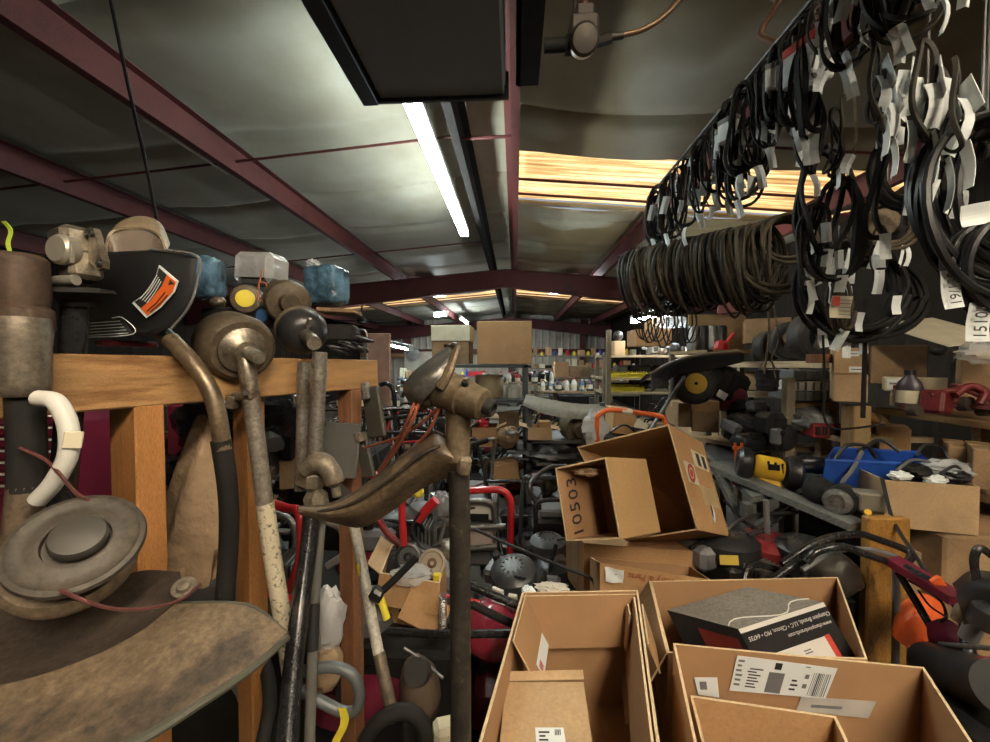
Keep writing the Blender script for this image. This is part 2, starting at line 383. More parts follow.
# edges of the openings (curled insulation) and thin roof battens across them
for (y0, y1, x0, x1, sd) in SKY:
    for y in (y0, y1):
        mb = MB(); mb.tube([(x0 + (x1 - x0) * t / 14, y + 0.02 * noise.noise(V((t, y, 1))), roofz(x0 + (x1 - x0) * t / 14) + 0.01) for t in range(15)], 0.035, 8); trim(mb, INSUL)
    mb = MB(); mb.tube([(x0, y0 + 0.62, roofz(x0) - 0.02), (x1, y0 + 0.62, roofz(x1) - 0.02)], 0.016, 6); trim(mb, REDSTEEL)
    mb = MB(); mb.tube([(x0, y0 + 1.02, roofz(x0) - 0.02), (x1, y0 + 1.02, roofz(x1) - 0.02)], 0.016, 6); trim(mb, REDSTEEL)
# Z purlins
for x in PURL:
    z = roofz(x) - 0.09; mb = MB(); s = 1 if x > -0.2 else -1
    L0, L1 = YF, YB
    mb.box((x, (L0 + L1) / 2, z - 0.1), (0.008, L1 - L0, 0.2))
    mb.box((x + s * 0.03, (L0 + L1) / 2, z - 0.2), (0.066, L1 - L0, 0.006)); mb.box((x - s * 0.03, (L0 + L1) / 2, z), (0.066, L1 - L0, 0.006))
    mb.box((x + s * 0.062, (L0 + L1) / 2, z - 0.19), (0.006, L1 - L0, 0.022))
    trim(mb, mat('shaded_steel', (0.012, 0.011, 0.011), 0.8, spec=0.1) if x == -0.46 else REDSTEEL)  # purlin beside the tube coloured near-black to stand for the shadow there
# main frames: rafters that taper towards the ridge
for Y, dz in ((8.0, 0.0), (YB - 0.35, 0.0)):
    for sx in (-1, 1):
        xe = XL if sx < 0 else XR
        mb = MB(); zt0, zt1 = roofz(-0.2) - 0.3, roofz(xe) - 0.3; h0, h1 = 0.34, 0.52
        mb.prism([(-0.2, zt0), (xe, zt1), (xe, zt1 - h1), (-0.2, zt0 - h0)], 0.012, Matrix.Translation((0, Y, 0)) @ Euler((R(90), 0, 0)).to_matrix().to_4x4())
        for dt in (0, 1):
            a = V((-0.2, Y, zt0 - dt * h0)); b = V((xe, Y, zt1 - dt * h1)); d = b - a; x, y, z = frame_from(d, V((0, 1, 0)))
            mb.box((a + b) / 2, (0.16, 0.012, d.length), basis=Matrix((V((0, 1, 0)), d.normalized().cross(V((0, 1, 0))), d.normalized())).transposed())
        trim(mb, REDSTEEL)
# sag rods / bridging straps between purlins
for y in (0.3, 3.35, 6.3, 10.2):
    for a, b in ((-6.0, -4.05), (-4.05, -2.45), (-2.45, -0.46), (1.72, 3.3)):
        if y == 0.3 and a < 0: continue
        mb = MB(); mb.tube([(a, y, roofz(a) - 0.2), (b, y, roofz(b) - 0.2)], 0.011, 6); trim(mb, REDSTEEL)
mb = MB(); mb.tube([(-0.46, 3.4, roofz(-0.46) - 0.2), (-0.03, 3.4, roofz(-0.03) - 0.2)], 0.014, 6); trim(mb, REDSTEEL)
# walls
def wallbox(name, c, size, m): mb = MB(); mb.box(c, size); return struct(name, mb, m)
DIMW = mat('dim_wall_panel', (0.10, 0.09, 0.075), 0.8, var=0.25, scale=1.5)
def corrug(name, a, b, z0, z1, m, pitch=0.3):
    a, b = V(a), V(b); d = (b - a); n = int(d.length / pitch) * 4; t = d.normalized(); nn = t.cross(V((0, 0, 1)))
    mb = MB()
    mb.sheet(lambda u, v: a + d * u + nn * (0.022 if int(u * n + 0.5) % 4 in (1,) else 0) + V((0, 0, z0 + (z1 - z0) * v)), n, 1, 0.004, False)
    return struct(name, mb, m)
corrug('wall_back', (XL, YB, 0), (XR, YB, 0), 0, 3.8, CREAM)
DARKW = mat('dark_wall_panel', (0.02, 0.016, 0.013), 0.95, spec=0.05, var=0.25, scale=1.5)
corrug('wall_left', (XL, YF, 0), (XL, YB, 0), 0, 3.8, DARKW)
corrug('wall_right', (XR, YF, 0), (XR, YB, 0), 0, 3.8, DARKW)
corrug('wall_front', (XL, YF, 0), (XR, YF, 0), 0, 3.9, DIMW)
FLOORM = mat('stained_concrete', (0.10, 0.088, 0.07), 0.75, var=0.3, scale=1.2, dirt=(0.04, 0.034, 0.028), dscale=1.5, damt=0.5)
wallbox('floor', ((XL + XR) / 2, (YF + YB) / 2, -0.05), (XR - XL + .2, YB - YF + .2, 0.1), FLOORM)
# girts and columns on the back wall, seen above the shelving
for z in (2.05, 3.12):
    mb = MB(); mb.box(((XL + XR) / 2, YB - 0.12, z), (XR - XL, 0.2, 0.16)); trim(mb, REDSTEEL)
mb = MB(); mb.box((-4.5, YB - 0.14, 1.85), (4.8, 0.18, 0.14)); trim(mb, WOODX)
for x in (-4.7, -0.2, 4.0, 2.9):
    mb = MB(); mb.box((x, YB - 0.2, 1.7), (0.18, 0.2, 3.4)); trim(mb, REDSTEEL)
# cross wall of the back store room, far side
mb = MB(); mb.box((-2.62, 12.5, 0.96), (1.9, 0.1, 1.92)); struct('wall_partition', mb, CREAM)

# ================================================================ camera
cam = bpy.data.cameras.new('camera'); camo = bpy.data.objects.new('camera', cam); COL.objects.link(camo)
cam.sensor_width = 36; cam.lens = 36 * FPX / 990; cam.clip_start = 0.02
camo.location = (0, 0, CAMZ); camo.rotation_euler = CAMROT.to_euler()
bpy.context.scene.camera = camo
sc = bpy.context.scene
sc.view_settings.view_transform = 'Standard'; sc.view_settings.look = 'None'; sc.view_settings.exposure = 2.05; sc.view_settings.gamma = 1
sc.view_settings.use_curve_mapping = False
try: sc.cycles.use_denoising = True; sc.cycles.max_bounces = 6; sc.cycles.sample_clamp_indirect = 4
except Exception: pass
w = bpy.data.worlds.new('world'); sc.world = w; w.use_nodes = True
w.node_tree.nodes['Background'].inputs[0].default_value = (0.30, 0.34, 0.38, 1); w.node_tree.nodes['Background'].inputs[1].default_value = 0.3

# ================================================================ lamps
TUBE = mat('lit_tube', (0.9, 0.95, 1.0), 0.4, emit=(0.90, 1.0, 0.94), estr=17.0)
TUBEF = mat('lit_tube_far', (0.9, 0.95, 1.0), 0.4, emit=(0.86, 0.97, 1.0), estr=32.0)
TUBEW = mat('lit_tube_warm', (1.0, 0.85, 0.65), 0.4, emit=(1.0, 0.84, 0.63), estr=46.0)
WHITEM = mat('white_enamel', (0.6, 0.62, 0.62), 0.4, var=0.05)
def tube_light(label, a, b, em=TUBE, two=True, group=None, hood=0.1, r=0.019):
    a, b = V(a), V(b); d = (b - a).normalized(); sx = d.cross(V((0, 0, 1))).normalized()
    t = thing('ceiling_light', label, 'ceiling light', (a + b) / 2 + V((0, 0, 0.09)), group=group)
    basis = Matrix((sx, d, sx.cross(d))).transposed()
    mb = MB(); mb.box((a + b) / 2 + V((0, 0, 0.075)), (hood, (b - a).length + 0.1, 0.05), basis=basis, ch=0.006)
    mb.build('housing', WHITEM, t)
    for k in ((-1, 1) if two else (0,)):
        mb = MB(); mb.tube([a + sx * (k * 0.033), b + sx * (k * 0.033)], r, 10); mb.build('tube', em, t)
    for e in (a - d * 0.02, b + d * 0.02):
        mb = MB(); mb.box(e + V((0, 0, 0.02)), (hood, 0.03, 0.08), basis=basis, ch=0.004); mb.build('lamp_holder', WHITEM, t)
    for q in (0.25, 0.75):
        p = a.lerp(b, q); mb = MB(); mb.tube([p + V((0, 0, 0.1)), V((p.x, p.y, roofz(p.x) - 0.02))], 0.003, 5); mb.build('hanger', DARKSTEEL, t)
    return t
tube_light('long twin-tube strip light glowing beside the dark overhead heater', (-0.66, 2.2, 3.28), (-0.66, 5.1, 3.28))
tube_light('strip light behind the camera, above the cartons', (0.7, -2.6, 3.2), (0.7, -0.3, 3.2), TUBEW, hood=0.4)
tube_light('short strip light glowing by the back store room', at(380, 343, 9), at(410, 350, 7.6), TUBEF, False)
tube_light('small bright light shining just under the far roof frame', at(436, 316, 10.2), at(446, 315, 9.8), TUBEF, True)
tube_light('bright strip light behind the hanging coils of hose', at(634, 322, 6.2), at(668, 311, 4.9), TUBEF, True)
tube_light('added strip light, hidden behind the far roof frame over the left aisle', (-2.1, 8.5, 3.36), (-2.1, 10.4, 3.36), TUBEF, True, hood=0.5)  # unseen lamp added to brighten the far aisle; wide hood shields the ceiling
tube_light('added strip light, hidden behind the far roof frame over the side shelving', (1.1, 8.5, 3.40), (1.1, 10.4, 3.40), TUBEF, True, hood=0.5)  # second unseen lamp, put in to lift the far zone
tube_light('added strip light over the store room close to the back wall', (-1.9, 13.5, 3.1), (-1.9, 15.5, 3.1), TUBEF, True)  # extra lamp added so the back wall reads bright
tube_light('added strip light over the side shelving, unseen just outside the picture', (2.0, -1.4, 3.2), (2.0, 0.3, 3.2), mat('added_tube_side', (1.0, 0.9, 0.75), 0.4, emit=(1.0, 0.86, 0.66), estr=20.0), hood=0.35)  # out-of-view lamp added to brighten the right-hand shelves
# ================================================================ overhead heater and its gas valve
heater = thing('unit_heater', 'big dark sheet-metal heater hung under the roof, seen from below', 'heater', (-0.355, 1.2, 2.85))
HEAT = mat('heater_enamel', (0.15, 0.15, 0.152), 0.55, 0.0, var=0.12, scale=2.5)
HEATB = mat('heater_edge', (0.03, 0.038, 0.048), 0.35, 0.2, var=0.2)
mb = MB(); mb.box((-0.355, 1.2, 3.16), (0.62, 1.2, 0.56), ch=0.01); mb.build('cabinet', HEAT, heater)
mb = MB(); mb.box((-0.335, 1.2, 2.865), (0.57, 1.2, 0.03), ch=0.006); mb.build('bottom_panel', HEAT, heater)
mb = MB(); mb.box((-0.672, 1.2, 2.885), (0.075, 1.25, 0.1), ch=0.004); mb.build('side_rail', HEATB, heater)
mb = MB(); mb.box((-0.355, 1.815, 2.9), (0.65, 0.02, 0.12), ch=0.003); mb.build('front_lip', HEATB, heater)
mb = MB(); mb.box((0.055, 1.24, 2.93), (0.10, 1.22, 0.02)); mb.box((0.012, 1.24, 2.98), (0.02, 1.22, 0.12)); mb.box((0.1, 1.24, 2.98), (0.014, 1.22, 0.10)); mb.build('side_channel', BLACKM, heater)
for x in (-0.6, -0.1):
    for y in (0.75, 1.65):
        mb = MB(); mb.tube([(x, y, 3.44), (x, y, roofz(x) - 0.03)], 0.006, 6); mb.build('hanger_rod', DARKSTEEL, heater)
gv = MB(); c = at(583, 48, 1.25)
gv.box(c + V((0, 0, 0.045)), (0.085, 0.07, 0.075), ch=0.008); gv.box(c + V((0.002, 0, 0.095)), (0.055, 0.06, 0.04), ch=0.006)
gvo = gv.build('gas_valve', mat('cast_grey', (0.09, 0.08, 0.07), 0.45, 0.5, var=0.2), heater)
mb = MB(); mb.lathe([(0, -.03), (0.04, -.03), (0.044, -.02), (0.044, 0.012), (0.036, 0.022), (0, 0.024)], c + V((-0.002, -0.03, 0.0)), V((0.02, -1, -0.5)), 24); mb.build('round_cap', mat('cap_metal', (0.13, 0.12, 0.105), 0.35, 0.8, var=0.2), gvo)
mb = MB(); mb.cyl(c + V((-0.03, 0, 0.01)), (0.09, 1.25, c.z + 0.01), 0.02, n=14); mb.cyl(c + V((-0.055, 0, 0.01)), c + V((-0.035, 0, 0.01)), 0.027, n=6); mb.build('gas_pipe', BLACKM, gvo)
mb = MB(); mb.cyl(c + V((0.03, 0, 0.015)), c + V((0.085, -0.01, 0.022)), 0.017, n=6); mb.cyl(c + V((0.085, -0.01, 0.022)), c + V((0.12, -0.012, 0.022)), 0.012, 0.01, n=12); mb.build('fitting', DARKSTEEL, gvo)
mb = MB(); mb.tube(catmull([c + V((0.11, -.012, 0.022)), c + V((0.19, -0.01, 0.045)), c + V((0.27, 0, 0.11)), c + V((0.34, 0.02, 0.22)), c + V((0.38, 0.08, 0.4)), c + V((0.36, 0.15, 0.75))], 8), 0.0085, 10); mb.build('gas_hose', mat('brass_hose', (0.2, 0.13, 0.08), 0.35, 0.5, var=0.2), gvo)
mb = MB(); mb.tube([c + V((-.03, 0, 0.1)), c + V((-0.02, 0.01, 0.25)), c + V((-.02, .02, .8))], 0.005, 6); mb.build('control_wire', DARKSTEEL, gvo)
mb = MB(); mb.tube([c + V((0.0, 0, 0.11)), c + V((0.015, 0.01, 0.25)), c + V((0.02, .02, .8))], 0.009, 8); mb.build('riser_pipe', mat('red_riser', (0.16, 0.05, 0.04), 0.5), gvo)

mb = MB(); mb.tube(catmull([at(108, -12, 1.5), at(128, 85, 1.6), at(146, 165, 1.75), at(160, 238, 1.9)], 6), 0.007, 7)
single('hanging_wire', mb, BLACKM, 'thin dark wire hanging down from the roof behind the black guard', 'wire')
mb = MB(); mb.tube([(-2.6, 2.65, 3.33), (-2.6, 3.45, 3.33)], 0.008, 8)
single('conduit', mb, mat('lit_sliver_white', (0.75, 0.75, 0.72), 0.4), 'thin pale rod standing for the lit sliver along the dark side of a roof purlin', 'conduit')  # bright line of light under the purlin, modelled as a white rod

# ================================================================ drive belts with paper tags
VP = [(-1, -0.55), (1, -0.55), (0.72, 0.55), (-0.72, 0.55)]
BELT = mat('drive_belt', (0.012, 0.0115, 0.011), 0.7, spec=0.2, var=0.3, scale=20)
BELTG = mat('grey_drive_belt', (0.03, 0.027, 0.023), 0.75, spec=0.2, var=0.3, scale=20)
BELTB = mat('brown_drive_belt', (0.06, 0.046, 0.03), 0.75, spec=0.25, var=0.3, scale=20)
def loop_pts(L, w, seed, wob=0.5):
    rr = random.Random(seed); out = []; n = 36
    for i in range(n):
        a = 2 * PI * i / n; r = w / 2
        # narrow at the hook, fuller below
        z = -L / 2 + (L / 2) * math.cos(a)
        half = r * abs(math.sin(a)) ** 0.7 * (0.75 + 0.35 * (0.5 - 0.5 * math.cos(a)))
        x = half * (1 if math.sin(a) >= 0 else -1)
        y = wob * 0.25 * w * math.sin(a * 2 + seed) + 0.1 * w * math.sin(3 * a + seed * 2)
        out.append(V((x, y, z)))
    return out
def tag_mesh(w, h, seed):
    rr = random.Random(seed); mb = MB(); k = rr.uniform(-0.5, 0.5); c = rr.uniform(-0.012, 0.012)
    def fn(u, v): return ((u - 0.5) * w + k * 0.3 * w * v, c * math.sin(v * 3) + 0.004 * math.sin(u * 5 + seed), -h * v)
    mb.m(0); mb.sheet(fn, 2, 5, 0.0012, False)
    return mb
protos = []
def make_belt(L, w, r, n, seed, m, tags, sleeve=None):
    "n turns of belt hanging from the origin"
    t = thing('drive_belt', 'x', 'drive belt')
    mb = MB(); rr = random.Random(seed)
    path = []
    for k in range(n):
        p = loop_pts(L * rr.uniform(0.92, 1.0), w * rr.uniform(0.85, 1.1), seed + k * 0.7)
        q = Matrix.Rotation(rr.uniform(-0.35, 0.35), 3, 'Z'); o = V((0, (k - (n - 1) / 2) * r * 2.3, 0))
        path += [q @ a + o for a in p]
    mb.tube(path, r, prof=VP, closed=True, up=V((0, 1, 0)))
    mb.build('belt', m, t, world=False)
    for i in range(tags):
        tm = tag_mesh(0.026 + 0.008 * rr.random(), 0.06 + 0.03 * rr.random(), seed * 5 + i)
        q = Matrix.Rotation(rr.uniform(-0.8, 0.8), 3, 'Z') @ Matrix.Rotation(rr.uniform(-.3, .3), 3, 'Y'); zz = -L * (rr.uniform(0.93, 1.0) if i == 0 else rr.uniform(0.25, 0.75)); o = V((rr.uniform(-.3, .3) * w, -0.012, zz + 0.005))
        tm.v = [q @ a + o for a in tm.v]
        tm.build('paper_tag', PAPER, t, world=False)
    if sleeve:
        z0 = -L * 0.42; mb = MB()
        mb.m(0).box((0, 0, z0), (w * 0.95, 0.035 + n * r * 2, L * 0.30), ch=0.004); mb.m(1).box((0, 0, z0 + L * 0.13), (w * 0.97, 0.037 + n * r * 2, L * 0.09), ch=0.004)
        mb.build('paper_sleeve', [PAPER, sleeve], t, world=False)
    return t
kinds = {
    'short': make_belt(0.20, 0.07, 0.0055, 1, 1, BELT, 1), 'short2': make_belt(0.24, 0.085, 0.006, 2, 2, BELT, 1),
    'mid': make_belt(0.32, 0.10, 0.0065, 2, 3, BELT, 1), 'mid2': make_belt(0.30, 0.13, 0.007, 3, 4, BELTG, 2),
    'sleeve': make_belt(0.30, 0.075, 0.0065, 3, 5, BELT, 1, REDINK), 'sleeve2': make_belt(0.26, 0.07, 0.0065, 3, 6, BELT, 0, GREYINK),
    'long': make_belt(0.45, 0.13, 0.0075, 2, 7, BELT, 1), 'thin': make_belt(0.22, 0.05, 0.0035, 1, 8, BELTB, 1),
    'wide': make_belt(0.36, 0.17, 0.0085, 3, 9, BELT, 2), 'tags': make_belt(0.17, 0.05, 0.004, 1, 10, BELTG, 3),
}
used = set()
def belt(kind, px, py, D, rz, label, group=None, s=1.0, tilt=0):
    "py is where the top of the loop hangs"
    p = kinds[kind]
    if kind in used: o = dup(p)
    else: used.add(kind); o = p
    o.location = at(px, py, D); o.rotation_euler = (R(tilt), 0, R(rz)); o.scale = (s, s, s)
    o['label'] = label
    if group: o['group'] = group
    elif 'group' in o.keys(): del o['group']
    return o
# overhead wires the belts hang on
def overhead_wire(a, b, r, label, m=DARKSTEEL, n=1):
    mb = MB(); mb.tube([a, b], r, 8); return single('overhead_rod', mb, m, label, 'rod')
overhead_wire((0.92, 0.3, 2.77), (0.92, 2.8, 2.77), 0.008, 'long thin rod overhead carrying the tagged drive belts')
overhead_wire(at(618, 257, 2.5), at(905, 196, 1.9), 0.011, 'thin steel rod carrying the row of dusty hose coils')
G1 = 'tagged belts along the overhead rod'; LB1 = 'black drive belt with white paper tag on the long overhead rod'
rr = random.Random(5)
ks = ['short', 'short2', 'mid', 'mid2', 'sleeve2', 'thin', 'tags', 'short2', 'mid']
for i in range(62):
    D = 2.62 * (0.72 / 2.62) ** (i / 61.0)
    px = 515 + 0.92 / D * 390; py = 360 - (2.75 - 1.65) / D * 390
    k = ks[rr.randrange(len(ks))]
    belt(k, px + rr.uniform(-9, 9) / D, py + rr.uniform(0, 6), D, rr.uniform(-70, 70), LB1, G1, s=rr.uniform(0.85, 1.15) * (0.72 + 0.28 * min(1, D / 1.8)))
# lower tier, hooked through the belts above
G2 = 'belts in the lower hanging tier'; LB2 = 'drive belt hooked below the upper row, its paper tags dangling'
for (px, py, D, k, s) in [(652, 222, 2.5, 'thin', 1.1), (660, 240, 2.5, 'tags', 1.1), (669, 255, 2.4, 'thin', 1.2), (676, 228, 2.3, 'tags', 1.2), (700, 160, 1.9, 'mid', .8), (712, 168, 1.9, 'thin', .9),
                       (730, 140, 1.7, 'mid2', 0.9), (745, 128, 1.6, 'mid2', 1.0), (757, 112, 1.6, 'short2', 1.1), (768, 90, 1.5, 'tags', 1.1), (795, 80, 1.35, 'tags', 1.2), (812, 95, 1.3, 'mid', .8),
                       (835, 108, 1.2, 'short2', .8), (848, 92, 1.2, 'thin', .9), (875, 40, 1.0, 'tags', 1.2), (885, 70, 1.0, 'tags', 1.1), (905, 44, 1.0, 'tags', 1.2), (925, 40, 0.95, 'tags', 1.4), (938, 66, 0.95, 'tags', 1.4), (955, 58, .9, 'tags', 1.2)]:
    belt(k, px, py, D, rr.uniform(-60, 60), LB2, G2, s)
belt('sleeve', 809, 12, 1.25, 20, 'belt pack in a red-banded white sleeve, hanging beside a clear plastic pouch', s=1.25)
belt('sleeve', 738, 112, 1.65, -35, 'belt pack in a white card sleeve at the bend of the overhead row', s=0.95)
belt('sleeve', 656, 196, 2.5, 30, 'small red and white packet hanging farthest along the belt row', s=0.8)
belt('long', 893, 92, 1.1, 15, 'single belt loop hanging alone with one white card and a lower tag', s=0.9)
belt('wide', 822, 150, 1.35, 10, 'wide black belt cluster hanging in front of the skylight, red label on top', s=0.95)
belt('wide', 836, 182, 1.35, -25, 'grey-black belt cluster under the red-labelled one, tags around it', s=0.9)
belt('mid2', 812, 205, 1.35, 30, 'belt bundle hanging lowest against the skylight edge', s=0.9)
for (px, py, s, lb) in [(808, 240, 1.1, 'loose tagged belt just above the big black coil'), (826, 236, 1.0, 'second loose belt above the big black coil, two tags'), (846, 238, 1.1, 'belt with narrow tag above the big black coil, nearest the ring coil'), (880, 226, 1.0, 'small belt hanging in front of the brown ring coil')]:
    belt('tags', px, py, 1.45, rr.uniform(-40, 40), lb, s=s)
mb = MB(); M0 = Matrix.Translation(at(891, 126, 1.08)) @ Euler((R(6), 0, R(-20))).to_matrix().to_4x4()
mb.add([M0 @ V(q) for q in [(-.028, 0, .05), (.028, 0, .05), (.028, 0, -.05), (-.028, 0, -.05), (-.028, .0015, .05), (.028, .0015, .05), (.028, .0015, -.05), (-.028, .0015, -.05)]], [(0, 3, 2, 1), (4, 5, 6, 7), (0, 1, 5, 4), (1, 2, 6, 5), (2, 3, 7, 6), (3, 0, 4, 7)], False)
single('price_card', mb, PAPER, 'blank white card hanging on the lone belt loop', 'card')
# clear pouch
mb = MB(); a = at(797, 45, 1.3)
mb.sheet(lambda u, v: a + V((0.05 * (u - .5) + 0.006 * math.sin(v * 9), 0.03 * (u - .5) + 0.01 * math.sin(u * 3 + v * 7), 0.02 - 0.30 * v)), 6, 14, 0.003)
single('plastic_pouch', mb, FILM, 'narrow clear plastic pouch hanging among the belts beside the red-banded sleeve', 'pouch')
# orange-brown bundle at the top of the row
mb = MB(); a = at(770, 14, 1.5); mb.tube(catmull([a + V((0.02 * math.sin(i), 0.02 * math.cos(i * 1.3), 0.09 - i * 0.03)) for i in range(8)], 4), 0.012, 8)
single('belt_strap', mb, RUST, 'reddish-brown strap hanging at the top of the belt row near the valve hose', 'strap')

# ---------------- coils: several turns seen as a ring
def coil(label, c, axis, rad, turns, r, m, tags=0, group=None, squash=1.0, spread=0.05, cat='hose coil', name='hose_coil', seed=0, drop=0.0, hook=None):
    rr = random.Random(seed); t = thing(name, label, cat, c, group=group); x, y, d = frame_from(V(axis)); c = V(c)
    path = []
    for k in range(turns):
        q = rad * rr.uniform(0.86, 1.04); off = (k / max(1, turns - 1) - .5) * spread + rr.uniform(-.004, .004); ph = rr.uniform(-.12, .12)
        cx = rr.uniform(-.05, .05) * rad
        for i in range(30):
            a = 2 * PI * i / 30
            path.append(c + d * (off + spread / max(1, turns) * i / 30 + 0.05 * rad * math.sin(2 * a + k)) + x * ((q * math.cos(a) + cx) * (squash)) + y * (q * math.sin(a + ph * 0.3) + (rad - q)))
    mb = MB(); mb.tube(path, r, 7); mb.build('coil', m, t)
    for i in range(tags):
        a = -PI / 2 + rr.uniform(-0.8, 0.8); tm = tag_mesh(0.028, 0.075, seed * 7 + i); o = c + x * (rad * math.cos(a) * squash) + y * (rad * math.sin(a)) - V((0, 0.02, 0))
        q = Matrix.Rotation(rr.uniform(-.7, .7), 3, 'Z') @ Matrix.Rotation(rr.uniform(-.4, .4), 3, 'Y'); tm.v = [q @ b + o for b in tm.v]; tm.build('paper_tag', PAPER, t)
    if hook:
        mb = MB(); mb.tube([c + y * rad * 0.95, c + y * rad + V(hook)], 0.004, 6); mb.build('hook', DARKSTEEL, t)
    return t
A_, B_ = at(618, 257, 2.5), at(905, 196, 1.9)
GC = 'hose coils on the rod'; LC = 'dusty black hose coil hanging in the packed row on the steel rod'
for i in range(24):
    t_ = 0.10 + 0.50 * i / 23; p = A_.lerp(B_, t_); rad = 0.205 + rr.uniform(-.03, .03)
    ax = (B_ - A_).normalized() + V((rr.uniform(-.2, .2), -0.55 + rr.uniform(-.4, .3), rr.uniform(-.15, .15)))
    coil(LC, p - V((0, 0, rad - 0.012)), ax, rad, 3, 0.0085 + rr.uniform(-.002, .002), RUBBERB if i % 3 else RUBBER, 0, GC, spread=0.05, seed=i + 3)
p = A_.lerp(B_, 0.63)
coil('coil of dusty hose facing outward at the near end of the row', p - V((0.03, 0.08, 0.2)), V((-.35, -1, 0.1)), 0.2, 7, 0.009, RUBBERB, 0, None, spread=0.07, seed=44)
coil('smaller tight coil nested inside the outward-facing hose coil', p - V((0.03, 0.14, 0.13)), V((-.3, -1, 0.1)), 0.12, 5, 0.008, RUBBERB, 0, None, spread=0.05, seed=45)
for i, t_ in enumerate((0.12, 0.16, 0.22, 0.3)):
    p = A_.lerp(B_, t_); coil('thin wire loop hanging under the far end of the hose row', p - V((0, 0, 0.42 + 0.02 * i)), V((1, -.8, 0)), 0.13, 3, 0.004, RUBBER, 0, 'wire loops under the hose row', spread=0.05, seed=60 + i)
coil('big black coil of belting hanging behind a red-and-white tag', at(850, 292, 1.6), V((0.12, -1, 0.05)), 0.185, 9, 0.009, BELT, 2, None, 1.15, 0.08, 'belt coil', 'belt_coil', 71, hook=(0, 0, 0.12))
coil('looser black belting looped just beyond the big black coil', at(872, 300, 1.8), V((-0.3, -1, 0.1)), 0.17, 5, 0.009, BELT, 1, None, 1.0, 0.08, 'belt coil', 'belt_coil', 72, hook=(0, 0, 0.14))
coil('brown ring coil hanging in front of a pale round drum', at(886, 228, 1.5), V((-0.15, -1, 0.0)), 0.085, 5, 0.006, BELTB, 3, None, 1.0, 0.05, 'belt coil', 'belt_coil', 73, hook=(0, 0, 0.3))
mb = MB(); mb.lathe([(0, 0), (.078, 0), (.08, .01), (.08, .1), (0, .1)], at(886, 229, 1.56), V((0.1, 1, 0)), 28)
single('round_drum', mb, GRIMEB, 'pale grimy round drum end showing through the brown ring coil', 'drum')
for i, (px, py, rad, sq, D, lb) in enumerate([(984, 202, .205, .74, .95, 'largest glossy black belt loop at the edge of the picture'), (988, 204, .19, .74, .93, 'black belt loop nested inside the largest glossy one'),
                                    (1000, 206, .2, .8, .9, 'wide black belt loop cut off by the picture edge'), (996, 200, .165, .72, 1.0, 'smaller black belt loop deep inside the glossy group'), (996, 270, .10, .9, .9, 'coiled belting hanging low beside the handwritten tags')]):
    coil(lb, at(px, py, D), V((-0.18 + .05 * i, -1, 0.06)), rad, [3, 2, 2, 3, 4][i], 0.0085, mat('glossy_belt', (0.010, 0.010, 0.011), 0.42, spec=0.3, var=0.3, scale=18), 0, None, sq, [.035, .03, .03, .05, .04][i], 'belt coil', 'belt_coil', 80 + i, hook=(0, 0, 0.35))
coil('dark belt loops hanging in shadow between the lone card and the glossy loops', at(925, 160, 1.15), V((-0.9, -0.6, 0)), 0.13, 4, 0.008, BELT, 1, None, .8, 0.06, 'belt coil', 'belt_coil', 90, hook=(0, 0, 0.4))
coil('twisted grey-brown cord loop hanging in front of the big black coil', at(838, 308, 1.42), V((0.2, -1, 0)), 0.085, 4, 0.006, BELTB, 1, None, .32, 0.04, 'cord loop', 'cord_loop', 91, hook=(0, 0, 0.2))
# cards and handwritten tags
def paper_card(label, px, py, D, w, h, rz, ry, m=PAPER, txt=None, extra=None, tx=0):
    c = at(px, py, D); Mr = Euler((R(tx), R(ry), R(rz))).to_matrix().to_4x4(); Mr.translation = c
    t = thing('paper_tag', label, 'paper tag', c)
    mb = MB(); mb.sheet(lambda u, v: Mr @ V(((u - .5) * w, 0.004 * math.sin(v * 4), (v - .5) * h)), 2, 6, 0.0012, False); mb.build('card', m, t)
    Mt = Mr @ Matrix(((1, 0, 0, 0), (0, 0, -1, -0.0075), (0, 1, 0, 0), (0, 0, 0, 1)))
    if txt: text_mesh(txt, min(w, h) * 0.8, Mt @ Matrix.Rotation(R(90), 4, 'Z'), INK, 'handwriting', t)
    if extra: extra(t, Mt)
    return t
paper_card('handwritten white tag under the glossy belt loops, the higher of two', 952, 289, .88, 0.032, 0.082, -15, -8, txt='19/150')
paper_card('handwritten white tag lowest at the picture edge below the glossy loops', 979, 322, .88, 0.036, 0.082, -20, 2, txt='15101')
paper_card('large blank white card stuck across the black belt loops', 984, 213, .88, 0.07, 0.045, -20, -6)
paper_card('blank white card tilted behind the glossy belt loops', 921, 198, 1.0, 0.05, 0.085, -20, 12)
def _lab(t, Mt):
    mb = MB(); mb.box((0, 0, 0), (0.02, 0.03, 0.001)); mb.v = [Mt @ (p + V((-0.02, 0.018, 0))) for p in mb.v]; mb.build('red_corner', REDINK, t)
    for k in range(5):
        mb = MB(); mb.box((0, 0, 0), (0.035, 0.0025, 0.001)); mb.v = [Mt @ (p + V((0.008, 0.022 - k * .012, 0))) for p in mb.v]; mb.build('print_line', GREYINK, t)
paper_card('cream label with red corner in front of the big black coil', 841, 307, 1.35, 0.062, 0.072, -5, 3, PAPER2, extra=_lab)
